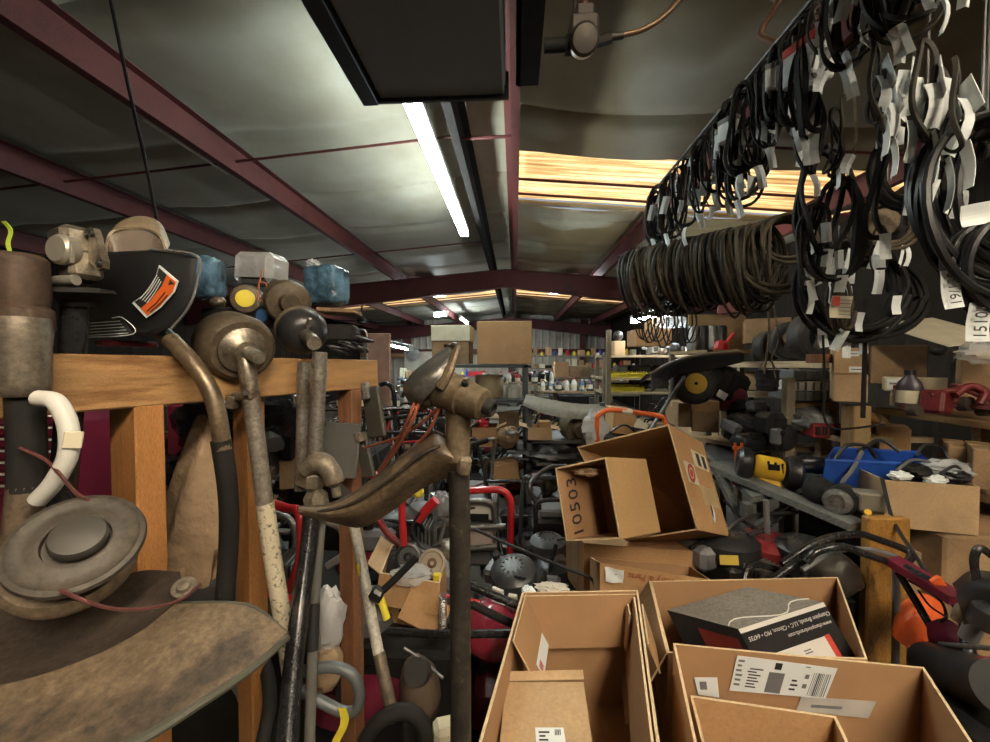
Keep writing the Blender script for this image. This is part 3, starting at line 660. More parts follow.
for (px, py, D, w, h, rz, ry, lb) in [(827, 258, 1.4, .03, .055, 20, 5, 'white tag just above the cream label'), (813, 276, 1.4, .028, .07, -20, -22, 'crumpled white tag beside the big black coil'), (860, 322, 1.5, .03, .07, 10, 4, 'white tag hanging below the big black coil'),
                                      (897, 305, 1.55, .035, .07, 5, -3, 'dim white tag in the shadow beyond the big black coil'), (706, 262, 2.3, .03, .1, 0, 3, 'long narrow tag hanging against the ceiling before the hose row'), (736, 142, 1.6, .07, .09, -25, 12, 'square white card on the far belts above the hose row'),
                                      (872, 32, 1.0, .05, .075, 15, 20, 'white card high in the black belt mass'), (905, 84, .98, .04, .06, 10, -5, 'white square tag at the bottom of the black belt mass'), (937, 100, .95, .035, .09, -20, 30, 'crumpled tag string drooping under the black belt mass')]:
    paper_card(lb, px, py, D, w, h, rz, ry)
# long wires hanging to the shelves
for i, (pts, r, lb) in enumerate([([(768, 300, 2.4), (769, 335, 2.4), (764, 374, 2.4)], .006, 'grey wire hanging straight into the black bucket'), ([(773, 298, 2.4), (778, 340, 2.4), (772, 358, 2.4), (776, 378, 2.4)], .004, 'thin kinked wire beside the straight one above the bucket'),
                                ([(823, 335, 1.5), (825, 385, 1.5), (824, 415, 1.5), (832, 428, 1.5), (855, 428, 1.5), (884, 424, 1.5)], .004, 'black cord dropping past the tall carton then running to the shelf'), ([(866, 300, 1.6), (865, 350, 1.6), (863, 418, 1.6)], .008, 'black hanging strap in front of the tall taped carton')]):
    mb = MB(); mb.tube(catmull([at(*p) for p in pts], 6), r, 7); single('hanging_wire', mb, BELT if i > 1 else GRIMEB, lb, 'wire')
# ================================================================ rail with the upside-down trimmers
def patch(rows, nu=24, nv=10, th=0.003, bulge=None):
    "smooth sheet through a grid of world points"
    rows = [[at(*p) if not isinstance(p, V) else p for p in r] for r in rows]
    cols = [catmull(r, 8) for r in rows]; K = len(cols[0]); grid = []
    for i in range(K): grid.append(catmull([c[i] for c in cols], 6))
    W = len(grid[0]); mb = MB()
    def fn(u, v):
        a = min(K - 1, round(u * (K - 1))); b = min(W - 1, round(v * (W - 1))); return grid[a][b]
    mb.sheet(fn, K - 1, W - 1, th); return mb
def wp(pts): return [at(*p) for p in pts]
def ptube(mb, pts, r, n=10, k=6): return mb.tube(catmull(wp(pts), k) if len(pts) > 2 else wp(pts), r, n)
RA, RB = V((-0.735, 0.36, 1.617)), V((-0.445, 1.25, 1.605)); rd = (RB - RA).normalized(); rn = V((rd.y, -rd.x, 0)).normalized(); RBAS = Matrix((rd, rn, rd.cross(rn) * -1)).transposed()
RBAS = Matrix((rd, -rn, V((0, 0, 1)))).transposed()
rail = thing('rail_stand', 'sawn timber rail on posts that carries the row of upside-down trimmers', 'wooden rack', (-0.6, 0.8, 0))
mb = MB(); mb.box((RA + RB) / 2 - rn * 0.02, ((RB - RA).length, 0.038, 0.09), basis=RBAS, ch=0.003); mb.build('rail', WOODX, rail)
def post(px, D, w, m, zt=1.572, off=0.035, d=0.045):
    X = xat(px, D); mb = MB(); mb.box((X, D, zt / 2), (d if False else w, d, zt), basis=Matrix.Rotation(math.atan2(rd.y, rd.x) - PI / 2, 3, 'Z'), ch=0.003); return mb.build('post', m, rail)
post(117, 0.665, 0.078, mat('orange_lumber', (0.44, 0.20, 0.065), 0.5, var=0.2, scale=3, stretch=(9, 9, 1), dirt=(0.2, 0.085, 0.03), dscale=1.5, damt=0.3)); post(239, 0.88, 0.05, MT['orange_lumber']); post(346, 1.16, 0.055, WOODRED, 1.562)
mb = MB(); a = at(357, 376, 1.205); mb.blob(a, (0.012, 0.006, 0.006), 0.2); 
# deck of scrap boards and crates behind the rail, what the rear row of things lies on
mb = MB(); c_ = (RA + RB) / 2 - rn * 0.27; mb.box(c_ + V((0, 0, 0.012)), ((RB - RA).length * 1.0, 0.42, 0.022), basis=RBAS); mb.build('deck_board', WOODGREY, rail)

# --- bottom-left trimmer head with its huge dusty guard
t = thing('string_trimmer', 'big dusty brown trimmer guard with round bump spool, closest to the viewer', 'string trimmer', at(60, 700, .42))
mb = patch([[(-60, 700, .37), (30, 680, .40), (95, 657, .43), (145, 630, .46), (176, 604, .5)], [(-60, 740, .345), (50, 716, .37), (140, 678, .41), (202, 640, .455), (247, 606, .51)], [(-60, 805, .30), (118, 748, .345), (200, 700, .39), (252, 665, .44), (287, 634, .49)]], th=0.005); mb.build('guard_skirt', GRIMEB, t)
mb = MB(); ptube(mb, [(-60, 808, .30), (118, 750, .344), (200, 703, .39), (252, 668, .44), (287, 637, .49)], 0.0055, 8); ptube(mb, [(176, 604, .5), (247, 606, .51), (287, 635, .49)], 0.0035, 8); mb.build('rolled_edge', mat('dark_olive', (0.05, 0.05, 0.036), 0.6, var=0.25), t)
mb = patch([[(-60, 700, .37), (30, 680, .40), (95, 657, .43), (145, 630, .46), (177, 602, .5)], [(-60, 650, .42), (30, 645, .45), (90, 630, .48), (140, 606, .51), (182, 588, .53)], [(-60, 590, .47), (30, 596, .5), (90, 590, .53), (140, 572, .56), (180, 573, .57)]], th=0.004); mb.build('guard_wall', GRIMED, t)
ax = V((.46, -.52, .72)).normalized()
mb = MB(); mb.lathe([(0.03, -.055), (0.05, -.05), (0.062, -.04), (0.064, -.025), (0.058, -.013), (0.03, -.012)], at(68, 552, .445), ax, 40); mb.build('spool_housing', mat('tan_grime', (0.22, 0.165, 0.105), 0.65, 0, var=0.2, scale=6, dirt=(0.1, 0.075, 0.05), dscale=4, damt=0.35), t)
mb = MB(); mb.lathe([(0.03, -.018), (0.060, -.013), (0.0635, -.007), (0.062, -.001), (0.057, .001), (0.053, -.002), (0.042, -.002), (0.035, .001), (0.031, .001), (0.030, -.006), (0.025, -.006)], at(77, 541, .44), ax, 44); mb.build('spool_cap', mat('worn_grey_plastic', (0.07, 0.057, 0.043), 0.6, var=0.2, scale=7, dirt=(0.15, 0.12, 0.085), dscale=5, damt=0.2), t)
mb = MB(); mb.lathe([(0.0265, -.004), (0.0265, .006), (0.0245, .010), (0.015, .0125), (0, .0135)], at(79, 538, .44), ax, 36); mb.build('bump_knob', mat('knob_grey', (0.05, 0.046, 0.037), 0.55, var=0.15), t)
mb = MB(); ptube(mb, [(20, 448, .47), (48, 462, .47), (75, 492, .45), (88, 500, .44)], 0.0022, 6); mb.build('cutting_line', mat('cut_line_red', (0.085, 0.026, 0.024), 0.5), t); mb = MB(); ptube(mb, [(60, 590, .40), (85, 601, .40), (115, 609, .42), (150, 608, .44), (182, 599, .47), (200, 584, .5)], 0.0022, 6); mb.build('cutting_line', mat('cut_line_red', (0.085, 0.026, 0.024), 0.5), t)
mb = MB(); mb.lathe([(0.006, 0), (0.014, 0), (0.014, .003), (0.006, .003)], at(184, 588, .5), (0.3, -.5, .8), 20); mb.lathe([(0.0, .003), (0.009, .003), (0.007, .008), (0, .009)], at(184, 588, .5), (0.3, -.5, .8), 16); mb.build('washer', ALU, t)
# --- leftmost trimmer with cylinder head
t = thing('string_trimmer', 'trimmer with rusty cylinder head over a silver cup, at the picture edge', 'string trimmer', at(22, 480, .5))
a, b = at(18, 255, .5), at(22, 340, .5); mb = MB(); mb.lathe([(0.0, -.004), (0.024, 0), (0.029, .006), (0.03, .055), (0.027, .07), (0.032, .075), (0.032, .1), (0.027, .112)], a, b - a, 30); mb.build('engine_cowl', mat('rust_cowl', (0.085, 0.052, 0.034), 0.6, 0.15, var=0.3, dirt=(0.06, 0.04, 0.03), dscale=4, damt=.4), t)
a, b = at(20, 318, .485), at(24, 400, .485); mb = MB(); mb.lathe([(0.028, 0), (0.030, .02), (0.0275, .04), (0.027, .085), (0.025, .098), (0.02, .104)], a, b - a, 30); mb.build('clutch_cup', mat('silver_grime', (0.24, 0.205, 0.16), 0.42, 0.6, var=0.35, scale=16, dirt=(0.12, 0.1, 0.075), dscale=4, damt=0.35), t)
mb = MB(); ptube(mb, [(25, 395, .49), (27, 440, .49), (27, 490, .49)], 0.019, 18); mb.build('rubber_grip', BLACKM, t)
mb = MB(); ptube(mb, [(27, 484, .49), (24, 515, .49), (20, 560, .5)], 0.019, 16); mb.build('shaft', GRIMEB, t)
mb = MB(); ptube(mb, [(38, 398, .475), (56, 402, .475), (68, 425, .475), (68, 455, .475), (54, 482, .475), (38, 500, .475)], 0.0105, 12); mb.build('white_hose', WHITE, t)
mb = MB(); a = at(73, 440, .47); mb.box(a, (0.018, 0.004, 0.022), rot=(0, 8, 40), ch=.001); mb.build('masking_tape', PAPER2, t)
mb = MB(); a = at(8, 240, .49); mb.sheet(lambda u, v: a + V((0.006 * (u - .5) + 0.012 * (v - .5) + 0.003 * math.sin(v * 9), 0.004 * math.sin(v * 5), -0.05 * (v - .5))), 2, 10, .001)
single('flag_tape', mb, mat('lime', (0.42, 0.55, 0.06), 0.5), 'bright lime strip sticking up from the rusty cylinder head', 'marking tape')
# --- second trimmer: black shaft with bare silver gearbox
t = thing('string_trimmer', 'black-shafted trimmer with a bare silver gearbox and triangular bolt plate', 'string trimmer', at(70, 500, .58))
c = at(77, 252, .57)
mb = MB(); mb.box(c + V((0, 0, .012)), (0.05, 0.05, 0.045), rot=(0, -4, -20), ch=.008); mb.box(c + V((0.006, 0, -.022)), (0.04, 0.04, 0.045), rot=(0, -6, -20), ch=.006); gb = mb.build('gearbox', ALU, t)
mb = MB(); mb.lathe([(0, 0), (0.02, 0), (0.022, .004), (.022, .016), (.018, .02), (0, .02)], at(72, 252, .555), V((-.1, -1, .0)), 26); mb.box(at(72, 252, .533), (0.003, 0.004, 0.03), ch=0); mb.build('round_cover', mat('pale_cast', (0.5, 0.47, 0.4), 0.4, 0.6, var=.15), gb)
Mx = Matrix.Translation(at(97, 252, .56)) @ Euler((R(90), 0, R(-25))).to_matrix().to_4x4()
mb = MB(); mb.prism([(-.024, .03), (-.012, .038), (0.002, .034), (.032, -.018), (.03, -.028), (.014, -.03), (-.02, -.012)], .008, Mx); mb.build('bolt_plate', ALU, gb)
for (u, v) in ((-.012, .029), (.024, -.021), (0.0, .026)):
    mb = MB(); mb.lathe([(0, 0), (.0055, 0), (.0055, .004), (.0025, .0045), (0, .002)], Mx @ V((u, v, .004)), Mx.to_3x3() @ V((0, 0, 1)), 12); mb.build('bolt', DARKSTEEL, gb)
mb = MB(); mb.cyl(at(57, 281, .55), at(76, 280, .55), .0078, n=14); mb.build('clamp_screw', mat('pale_cast', (0.5, 0.47, 0.4), .4), gb)
mb = MB(); mb.lathe([(0.018, 0), (0.042, 0.004), (0.046, .01), (0.024, .02), (0.02, .03)], at(76, 287, .57), V((0, 0.1, -1)), 26); mb.build('flange', BLACKM, t)
mb = MB(); ptube(mb, [(76, 290, .57), (73, 350, .575), (68, 430, .58), (60, 520, .58), (56, 560, .58)], 0.0165, 16); mb.build('shaft', BLACKT, t)
# --- third trimmer: black shell guard with warning label
t = thing('string_trimmer', 'trimmer with black shell guard wearing a black and orange warning label', 'string trimmer', at(170, 400, .7))
fr = [(84, 300), (90, 268), (108, 252), (150, 250), (197, 257), (196, 283), (187, 307), (171, 327), (150, 337), (118, 334), (92, 324)]
back = rd * 0.13 + V((-.01, 0, .0))
F_ = [at(x, y, .665) for x, y in fr]; n = len(F_); cen = sum(F_, V()) / n
mb = MB(); K = [p for p in F_]; K2 = [at(cx_ * .98 + 142 * .02, cy_ * .98 + 292 * .02, .70) for cx_, cy_ in fr]; K3 = [at(cx_ * .86 + 142 * .14, cy_ * .86 + 292 * .14, .80) for cx_, cy_ in fr]; K1 = [cen + (p - cen) * 0.9 - rn * 0 - V((0, 0.006, 0)) for p in F_]
vs = K1 + K + K2 + K3; fs = [tuple(range(n))]
for l in range(3):
    for i in range(n): j = (i + 1) % n; fs.append((l * n + i, l * n + n + i, l * n + n + j, l * n + j))
fs.append(tuple(range(4 * n - 1, 3 * n - 1, -1))); mb.add(vs, fs); mb.build('guard_shell', mat('black_shell', (0.009, 0.0095, 0.011), 0.5, var=0.2), t)
mb = MB(); ptube(mb, [(150, 249, .662), (197, 256, .66), (197, 283, .66), (188, 308, .66), (171, 329, .66)], .0022, 6); mb.build('worn_rim', GREYP, t)
# domed metal top, brown and beige
mb = patch([[(106, 250, .68), (112, 232, .7), (138, 228, .72), (158, 234, .73), (166, 250, .72)], [(108, 238, .74), (122, 222, .76), (142, 217, .78), (160, 224, .79), (169, 244, .78)], [(110, 240, .82), (124, 226, .84), (143, 221, .86), (160, 228, .86), (168, 246, .85)]], th=.004)
mb2 = patch([[(106, 252, .675), (110, 236, .695), (136, 230, .715), (156, 236, .725), (165, 252, .72)], [(106, 262, .68), (118, 258, .70), (138, 256, .71), (154, 258, .72), (166, 262, .72)]], th=.004); mb2.build('dome_side', mat('dome_brown', (.13, .10, .075), .5, var=.2), t)
mb.build('domed_cover', mat('beige_dome', (0.40, 0.31, 0.2), 0.4, 0.2, var=0.12, scale=4, dirt=(0.17, 0.12, 0.08), dscale=3, damt=.3), t)
lab = [(159, 265), (178, 281), (174, 292), (160, 308), (146, 318), (132, 303), (142, 296), (151, 287), (156, 276)]
def lp(x, y, k=.6525): return at(x, y, k)
mb = MB(); q = [lp(*p) for p in lab]; mb.add(q + [p + V((0, .002, 0)) for p in q], [tuple(range(9)), tuple(range(17, 8, -1))] + [(i, (i + 1) % 9, 9 + (i + 1) % 9, 9 + i) for i in range(9)], False); lb = mb.build('warning_label', PAPER, t)
lc = V((156, 291, 0)); 
def shrink(p, k=.9): return (lc.x + (p[0] - lc.x) * k, lc.y + (p[1] - lc.y) * k)
def flat(poly, m, nm, par, D):
    q = [at(x, y, D) for x, y in poly]; n = len(q); mb = MB(); mb.add(q + [p + V((0, .001, 0)) for p in q], [tuple(range(n)), tuple(range(2 * n - 1, n - 1, -1))] + [(i, (i + 1) % n, n + (i + 1) % n, n + i) for i in range(n)], False); return mb.build(nm, m, par)
flat([shrink(p) for p in [(159, 265), (168, 273), (162, 286), (150, 301), (139, 310), (132, 303), (142, 296), (151, 287), (156, 276)]], INK, 'black_field', lb, .6512)
flat([shrink(p) for p in [(168, 273), (178, 281), (174, 292), (160, 308), (146, 318), (139, 310), (150, 301), (162, 286)]], ORANGE, 'orange_field', lb, .6512)
for k in range(4):
    o = k * 2.3; a1, b1 = (140 + o, 300 + o * .55 - 1), (157 + o * .6, 275 + o * .9)
    m1 = ((a1[0] + b1[0]) / 2 + .5, (a1[1] + b1[1]) / 2 + .8); mb = MB(); mb.tube(catmull(wp([(*a1, .6502), (*m1, .6502), (*b1, .6502)]), 4), .0007, 4); mb.build('print_line', PAPER, lb)
for k in range(2):
    o = k * 3; mb = MB(); mb.tube(wp([(147 + o, 311 + o * .4, .65), (157 + o, 302 + o * .4, .65), (165 + o * .8, 292 + o, .65)]), .0009, 4); mb.build('print_line', INK, lb)
flat([(170, 279), (174, 284), (168, 285)], INK, 'warning_triangle', lb, .6505)
flat([(70, 322), (122, 318), (133, 334), (72, 339)], INK, 'rating_plate', t, .64)
for k in range(5):
    mb = MB(); mb.tube(wp([(72, 324.5 + k * 3, .637), (120 + k * 2, 321 + k * 3, .637)]), .0005, 4); mb.build('print_line', PAPER, t)
mb = MB(); ptube(mb, [(70, 338, .638), (133, 334, .638), (123, 318, .638), (112, 318, .638)], .0008, 4); mb.build('plate_border', PAPER, t)
mb = MB(); ptube(mb, [(158, 330, .68), (168, 338, .69), (176, 347, .69)], .014, 14); mb.build('collar', BLACK, t)
mb = MB(); ptube(mb, [(170, 339, .685), (190, 360, .68), (207, 384, .68), (217, 412, .68), (223, 450, .68)], .0145, 16); mb.build('shaft', mat('worn_bronze', (0.16, 0.115, 0.07), 0.38, 0.45, var=.25, dirt=(.05, .04, .03), dscale=7, damt=.3), t)
mb = MB(); ptube(mb, [(221, 440, .68), (228, 490, .69), (229, 540, .7), (224, 612, .7), (222, 680, .7)], .0165, 16); mb.build('foam_grip', BLACKM, t)
# --- fourth trimmer: brown drum head on a chipped white shaft
t = thing('string_trimmer', 'trimmer with brown drum head and chipped white and grey shaft', 'string trimmer', at(270, 560, .8))
c = at(243, 350, .775); ax = (c - at(212, 333, .87)).normalized()
mb = MB(); mb.lathe([(0, -.115), (0.03, -.112), (0.04, -.095), (0.062, -.085), (0.068, -.075), (0.07, -.02), (0.067, -.008), (0.058, 0), (0.044, .0)], c, ax, 44); mb.build('drum', mat('drum_grime', (0.095, 0.07, 0.044), 0.5, 0.1, var=.2, scale=6, dirt=(.06, .045, .03), dscale=4, damt=.35), t)
mb = MB(); mb.lathe([(0.046, -.002), (0.046, .006), (0.03, .014), (0.022, .022)], c, ax, 36); mb.build('gear_face', ALU, t)
mb = MB(); mb.cyl(c + ax * .01, c + ax * .05 + V((0.012, 0, -.004)), .013, n=18); mb.build('gear_stub', mat('pale_alu', (0.42, 0.39, 0.33), .4, .7, var=.2, dirt=(.15, .12, .09), dscale=6, damt=.3), t)
mb = MB(); mb.blob(at(218, 302, .82), (.016, .014, .012), .1); mb.build('cap_nut', ALU, t)
mb = MB(); ptube(mb, [(242, 352, .775), (247, 368, .77), (250, 392, .77)], [.02, .017, .0165], 14); mb.build('gear_neck', ALU, t)
mb = MB(); mb.box(at(246, 396, .77), (0.05, 0.03, 0.02), rot=(0, -6, -10), ch=.004); mb.box(at(232, 402, .765), (0.02, 0.02, 0.028), rot=(0, 10, 0), ch=.003); mb.build('clamp', GRIME, t)
mb = MB(); mb.cyl(at(246, 393, .745), at(246, 393, .76), .006, n=6); mb.build('bolt', DARKSTEEL, t)
mb = MB(); ptube(mb, [(251, 398, .77), (258, 450, .775), (265, 506, .78)], .0165, 18); mb.build('shaft', mat('weathered_alu', (0.40, 0.36, 0.31), .42, .6, var=.15, dirt=(.2, .16, .12), dscale=7, damt=.3), t)
mb = MB(); ptube(mb, [(265, 503, .78), (273, 560, .785), (284, 628, .79), (293, 690, .8)], .0172, 18); mb.build('chipped_sleeve', SPECK, t)
# --- fifth trimmer: stacked brown spool and black cup on twin tubes
t = thing('string_trimmer', 'trimmer with brown spool, black cup and two silver tubes side by side', 'string trimmer', at(300, 600, .8))
ax = V((.60, -.72, -.25)).normalized()
mb = MB(); mb.lathe([(0, -.06), (.04, -.058), (.05, -.045), (.055, -.02), (.056, .0), (.05, .01), (.025, .016), (.02, .034)], at(288, 302, .98), ax, 40); mb.build('spool', MT['drum_grime'], t)
c = at(303, 332, .95)
mb = MB(); mb.lathe([(.02, -.05), (.058, -.034), (.062, -.026), (.062, -.018), (.058, -.012)], c, ax, 40); mb.build('cup_rim', GRIME, t)
mb = MB(); mb.lathe([(.058, -.014), (.057, .004), (.05, .022), (.034, .036), (.02, .04)], c, ax, 40); mb.build('black_cup', BLACK, t)
mb = MB(); mb.cyl(c + ax * .03, c + ax * .082 + V((.01, 0, -.01)), .0165, n=20); mb.box(c + ax * .04 + V((.004, 0, .02)), (.008, .01, .05), rot=(0, 35, -40), ch=.002); mb.build('gear_head', MT['pale_alu'], t)
mb = MB(); ptube(mb, [(320, 352, .90), (318, 400, .90), (314, 482, .89)], .0165, 18); mb.build('shaft', mat('silver_tube', (0.42, 0.40, 0.36), .36, .7, var=.15, dirt=(.22, .18, .14), dscale=8, damt=.3), t)
mb = MB(); ptube(mb, [(304, 362, .92), (303, 420, .92), (301, 490, .91)], .015, 18); mb.build('shaft', MT['silver_tube'], t)
mb = MB(); mb.cyl(at(319, 369, .9), at(318.5, 380, .9), .0188, n=20); mb.build('clamp_ring', MT['pale_alu'], t)
mb = MB(); mb.box(at(311, 478, .88), (.068, .05, .06), rot=(0, 8, -25), ch=.016); mb.box(at(317, 505, .87), (.06, .045, .075), rot=(0, -12, -20), ch=.016); mb.tube(catmull(wp([(305, 470, .86), (320, 462, .86), (332, 474, .86), (337, 496, .86)]), 5), [.02, .024, .022, .01], 14); mb.build('clamp_block', mat('cast_tan', (0.25, 0.21, 0.155), .5, .4, var=.25, scale=8, dirt=(.1, .08, .055), dscale=5, damt=.4), t)
mb = MB(); ptube(mb, [(312, 505, .87), (309, 545, .84), (300, 610, .78), (292, 680, .70), (286, 760, .62)], .0185, 18); mb.build('lower_grip', BLACKT, t)
mb = MB(); ptube(mb, [(322, 510, .90), (317, 570, .88), (313, 640, .84), (309, 760, .8)], .0115, 14); mb.build('lower_tube', mat('grey_green_tube', (0.17, 0.17, 0.15), .45, .3, var=.2), t)
mb = MB(); ptube(mb, [(314.5, 603, .855), (312.5, 650, .83)], .0122, 14); mb.build('black_label', INK, t)
# small spools behind
for (px, py, D, ra, m, cap, lb) in [(246, 299, 1.0, .042, MT['drum_grime'], YELLOWG, 'tan trimmer spool with bright yellow centre button'), (264, 316, 1.0, .032, BLACKM, mat('blue_button', (.05, .13, .3), .4), 'small black trimmer spool with blue centre button')]:
    t = thing('trimmer_spool', lb, 'trimmer spool', at(px, py, D)); ax = V((-.0, -1, 0.05)) if px < 250 else V((-.15, -1, .0)); ax = V((0.35, -.9, .05)) if px < 250 else ax
    mb = MB(); mb.lathe([(0, -.06), (ra * .8, -.058), (ra, -.04), (ra, -.01), (ra * .85, .004), (ra * .55, .006)], at(px, py, D), ax, 32); mb.build('spool_body', m, t)
    mb = MB(); mb.lathe([(ra * .56, .004), (ra * .54, .009), (0, .011)], at(px, py, D), ax, 28); mb.build('centre_button', cap, t)
mb = MB(); ptube(mb, [(263, 270, 1.0), (259, 285, .98), (258, 300, .97)], .0018, 5); ptube(mb, [(260, 282, .98), (266, 284, .98), (267, 294, .97), (260, 302, .96)], .0018, 5)
single('trimmer_line', mb, WIREO, 'orange and pale line looping out of the yellow-buttoned spool', 'trimmer line')
# plastic-wrapped packets above the heads
for (px, py, D, sz, m, lb, rz) in [(205, 278, 1.0, (.075, .07, .10), FILMB, 'blue plastic-wrapped packet peeking out behind the black guard', 10), (327, 286, 1.15, (.105, .08, .105), FILMB, 'blue plastic-wrapped packet on top of the spool row, nearest the ceiling light', -12)]:
    t = thing('wrapped_packet', lb, 'packet', at(px, py, D)); mb = MB(); mb.box(at(px, py, D), [s * .9 for s in sz], rot=(0, 3, rz), ch=.012); mb.build('packet', mat('navy_wrap', (.03, .055, .085), .4, var=.5, scale=14), t)
    def wrapfn(u, v, D=D, px=px, py=py, sz=sz, rz=rz):
        a = 2 * PI * u; w = PI * (v - .5); ex = lambda q: math.copysign(abs(q) ** .32, q)
        p = V((ex(math.cos(a)) * ex(math.cos(w)) * sz[0] * .53, ex(math.sin(a)) * ex(math.cos(w)) * sz[1] * .53, ex(math.sin(w)) * sz[2] * .54))
        p += V((1, 1, 1)) * .004 * noise.noise(p * 60); return at(px, py, D) + Matrix.Rotation(R(rz), 3, 'Z') @ p
    mb = MB(); mb.sheet(wrapfn, 40, 20, .0015); mb.build('wrapper', FILMB, t)
    mb = MB(); mb.blob(at(px - 14 * (px > 300), py - 20 * (px > 300) - 2, D), (.02, .016, .012), .5, 4, 3); mb.build('film_knot', FILM, t)
t = thing('clamshell_pack', 'clear blister pack over a ribbed black part, behind the spools', 'packet', at(262, 280, 1.12)); c = at(262, 270, 1.12)
mb = MB(); mb.box(c - V((0, 0, .015)), (.115, .07, .06), rot=(0, 4, -8), ch=.012)
mb.build('black_part', BLACK, t)
for k in range(3):
    mb = MB(); mb.box(c - V((0.0, .04, .005 + k * .013)), (.08, .008, .006), rot=(0, 4, -8), ch=.002); mb.build('rib', BLACKM, t)
mb = MB(); mb.box(c + V((0, 0, 0.0)), (.13, .09, .09), rot=(0, 4, -8), ch=.016); mb.build('clear_shell', FILM, t)
mb = MB(); mb.box(at(262, 325, 1.17), (.3, .09, .07), basis=RBAS, ch=.004); single('parts_tray', mb, BLACKM, 'dark tray behind the spools that holds the blister pack', 'tray')
mb = MB(); mb.box(at(340, 312, 1.17), (.11, .1, .012), rot=(0, 2, 10), ch=.002); single('cardboard_scrap', mb, CARD3, 'flat cardboard scrap under the wrapped blue packet near the rail end', 'cardboard')
mb = MB(); mb.box(at(338, 334, 1.2), (.12, .1, .055), rot=(0, 0, 12), ch=.01); single('battery_case', mb, BLACKM, 'black case under the cardboard scrap at the rail end', 'case')
for i, (px, py, D) in enumerate([(348, 345, 1.12), (358, 348, 1.15), (362, 338, 1.2), (340, 350, 1.1)]):
    mb = MB(); p = at(px, py, D); mb.tube(catmull([p + V((.03 * math.cos(k * 2.1 + i), .03 * math.sin(k * 1.3), .012 * math.sin(k * 1.7 + i))) for k in range(8)], 5), .004, 6)
    single('cable_tangle', mb, BLACK, 'black cable tangled on top of the timber rail end', 'cable', group='cables on the rail end')
mb = MB(); mb.box(at(128, 344, .7), (.09, .02, .012), basis=RBAS, ch=.003); single('red_rag', mb, REDD, 'dull red rag lying on the rail under the black guard', 'rag')

# --- central trimmer on a brown pole
t = thing('string_trimmer', 'trimmer with brown gearbox and big curved guard on the dark central pole', 'string trimmer', at(460, 740, .6))
PB = mat('brown_cast', (0.15, 0.11, 0.066), .5, .3, var=.22, scale=8, dirt=(.09, .068, .045), dscale=5, damt=.35)
mb = MB(); ptube(mb, [(459, 470, .60), (460, 560, .60), (461, 780, .60)], .0165, 18); mb.build('shaft', mat('dark_pole', (0.036, 0.031, 0.026), .5, .2, var=.4, scale=30, dirt=(.12, .10, .07), dscale=45, damt=.12), t)
mb = MB(); ptube(mb, [(459, 402, .61), (458, 440, .605), (458, 462, .60)], [.021, .0195, .0195], 18); mb.build('collar', PB, t)
a, b = at(418, 378, .63), at(490, 408, .58); L_ = (b - a).length
mb = MB(); mb.lathe([(0, .0), (.010, .001), (.02, .008), (.028, .022), (.0305, .034), (.028, .046), (.0275, .05), (.0315, .051), (.0315, .058), (.03, .06), (.0295, .084), (.031, .085), (.031, .09), (.028, .092), (.024, L_ - .012), (.018, L_ - .008)], a, b - a, 32); gh = mb.build('gear_housing', PB, t)
mb = MB(); mb.lathe([(.0, L_ - .012), (.013, L_ - .01), (.013, L_ + .006), (.009, L_ + .007), (.009, L_), (0, L_)], a, b - a, 18); mb.build('output_shaft', DARKSTEEL, gh)
mb = MB(); mb.lathe([(0, -.004), (.0055, -.004), (.0055, .003), (.004, .006), (0, .006)], at(465, 384, .578), V((.1, -.75, .7)), 12); mb.build('plug', BLACKM, gh)
mb = patch([[(450, 346, .65), (437, 355, .645), (423, 365, .64), (411, 376, .64), (404, 389, .64), (409, 401, .64)], [(452, 351, .615), (441, 362, .595), (428, 373, .582), (418, 383, .58), (411, 393, .585), (414, 404, .60)], [(456, 350, .612), (450, 366, .592), (443, 379, .58), (433, 390, .578), (424, 400, .585), (420, 408, .60)]], th=.004); mb.build('hood', mat('hood_steel', (.10, .095, .085), .38, .4, var=.3, scale=14, dirt=(.2, .15, .095), dscale=12, damt=.35), gh)
mb = MB(); ptube(mb, [(449, 346, .65), (457, 346, .608), (453, 360, .592), (447, 376, .578), (440, 388, .576)], [.0035, .0055, .006, .0075, .008], 8); mb.build('hood_rim', PB, gh)
mb = MB(); mb.blob(at(424, 396, .61), (.022, .022, .02), .2, 3, 4); mb.build('lower_lug', GRIME, gh)
mb = patch([[(298, 508, .64), (330, 506, .64), (360, 491, .64), (392, 466, .64), (424, 440, .64), (436, 434, .63), (448, 441, .62), (466, 458, .60)], [(299, 510, .615), (332, 514, .60), (362, 506, .595), (394, 484, .59), (424, 462, .59), (438, 454, .585), (450, 456, .585), (468, 466, .585)], [(300, 513, .63), (332, 521, .63), (362, 526, .63), (390, 511, .63), (418, 490, .63), (438, 480, .62), (452, 477, .61), (467, 476, .60)]], th=.005)
mb.build('curved_guard', mat('guard_brown', (0.145, 0.10, 0.06), .5, .15, var=.35, scale=22, dirt=(.05, .037, .026), dscale=16, damt=.42), t)
mb = MB(); ptube(mb, [(298, 508, .64), (330, 505, .64), (360, 490, .64), (392, 465, .64), (424, 439, .64), (436, 433, .63), (448, 440, .62), (466, 457, .60)], .0035, 8); mb.build('guard_edge', GRIMED, t)
mb = MB(); ptube(mb, [(318, 512, .608), (352, 503, .597), (390, 479, .588), (420, 455, .588), (440, 446, .588)], .003, 6); mb.build('guard_ridge', GRIMED, t)
mb = MB(); mb.box(at(464, 466, .588), (.02, .02, .03), rot=(0, 10, 0), ch=.005); mb.build('guard_bracket', GRIME, t)
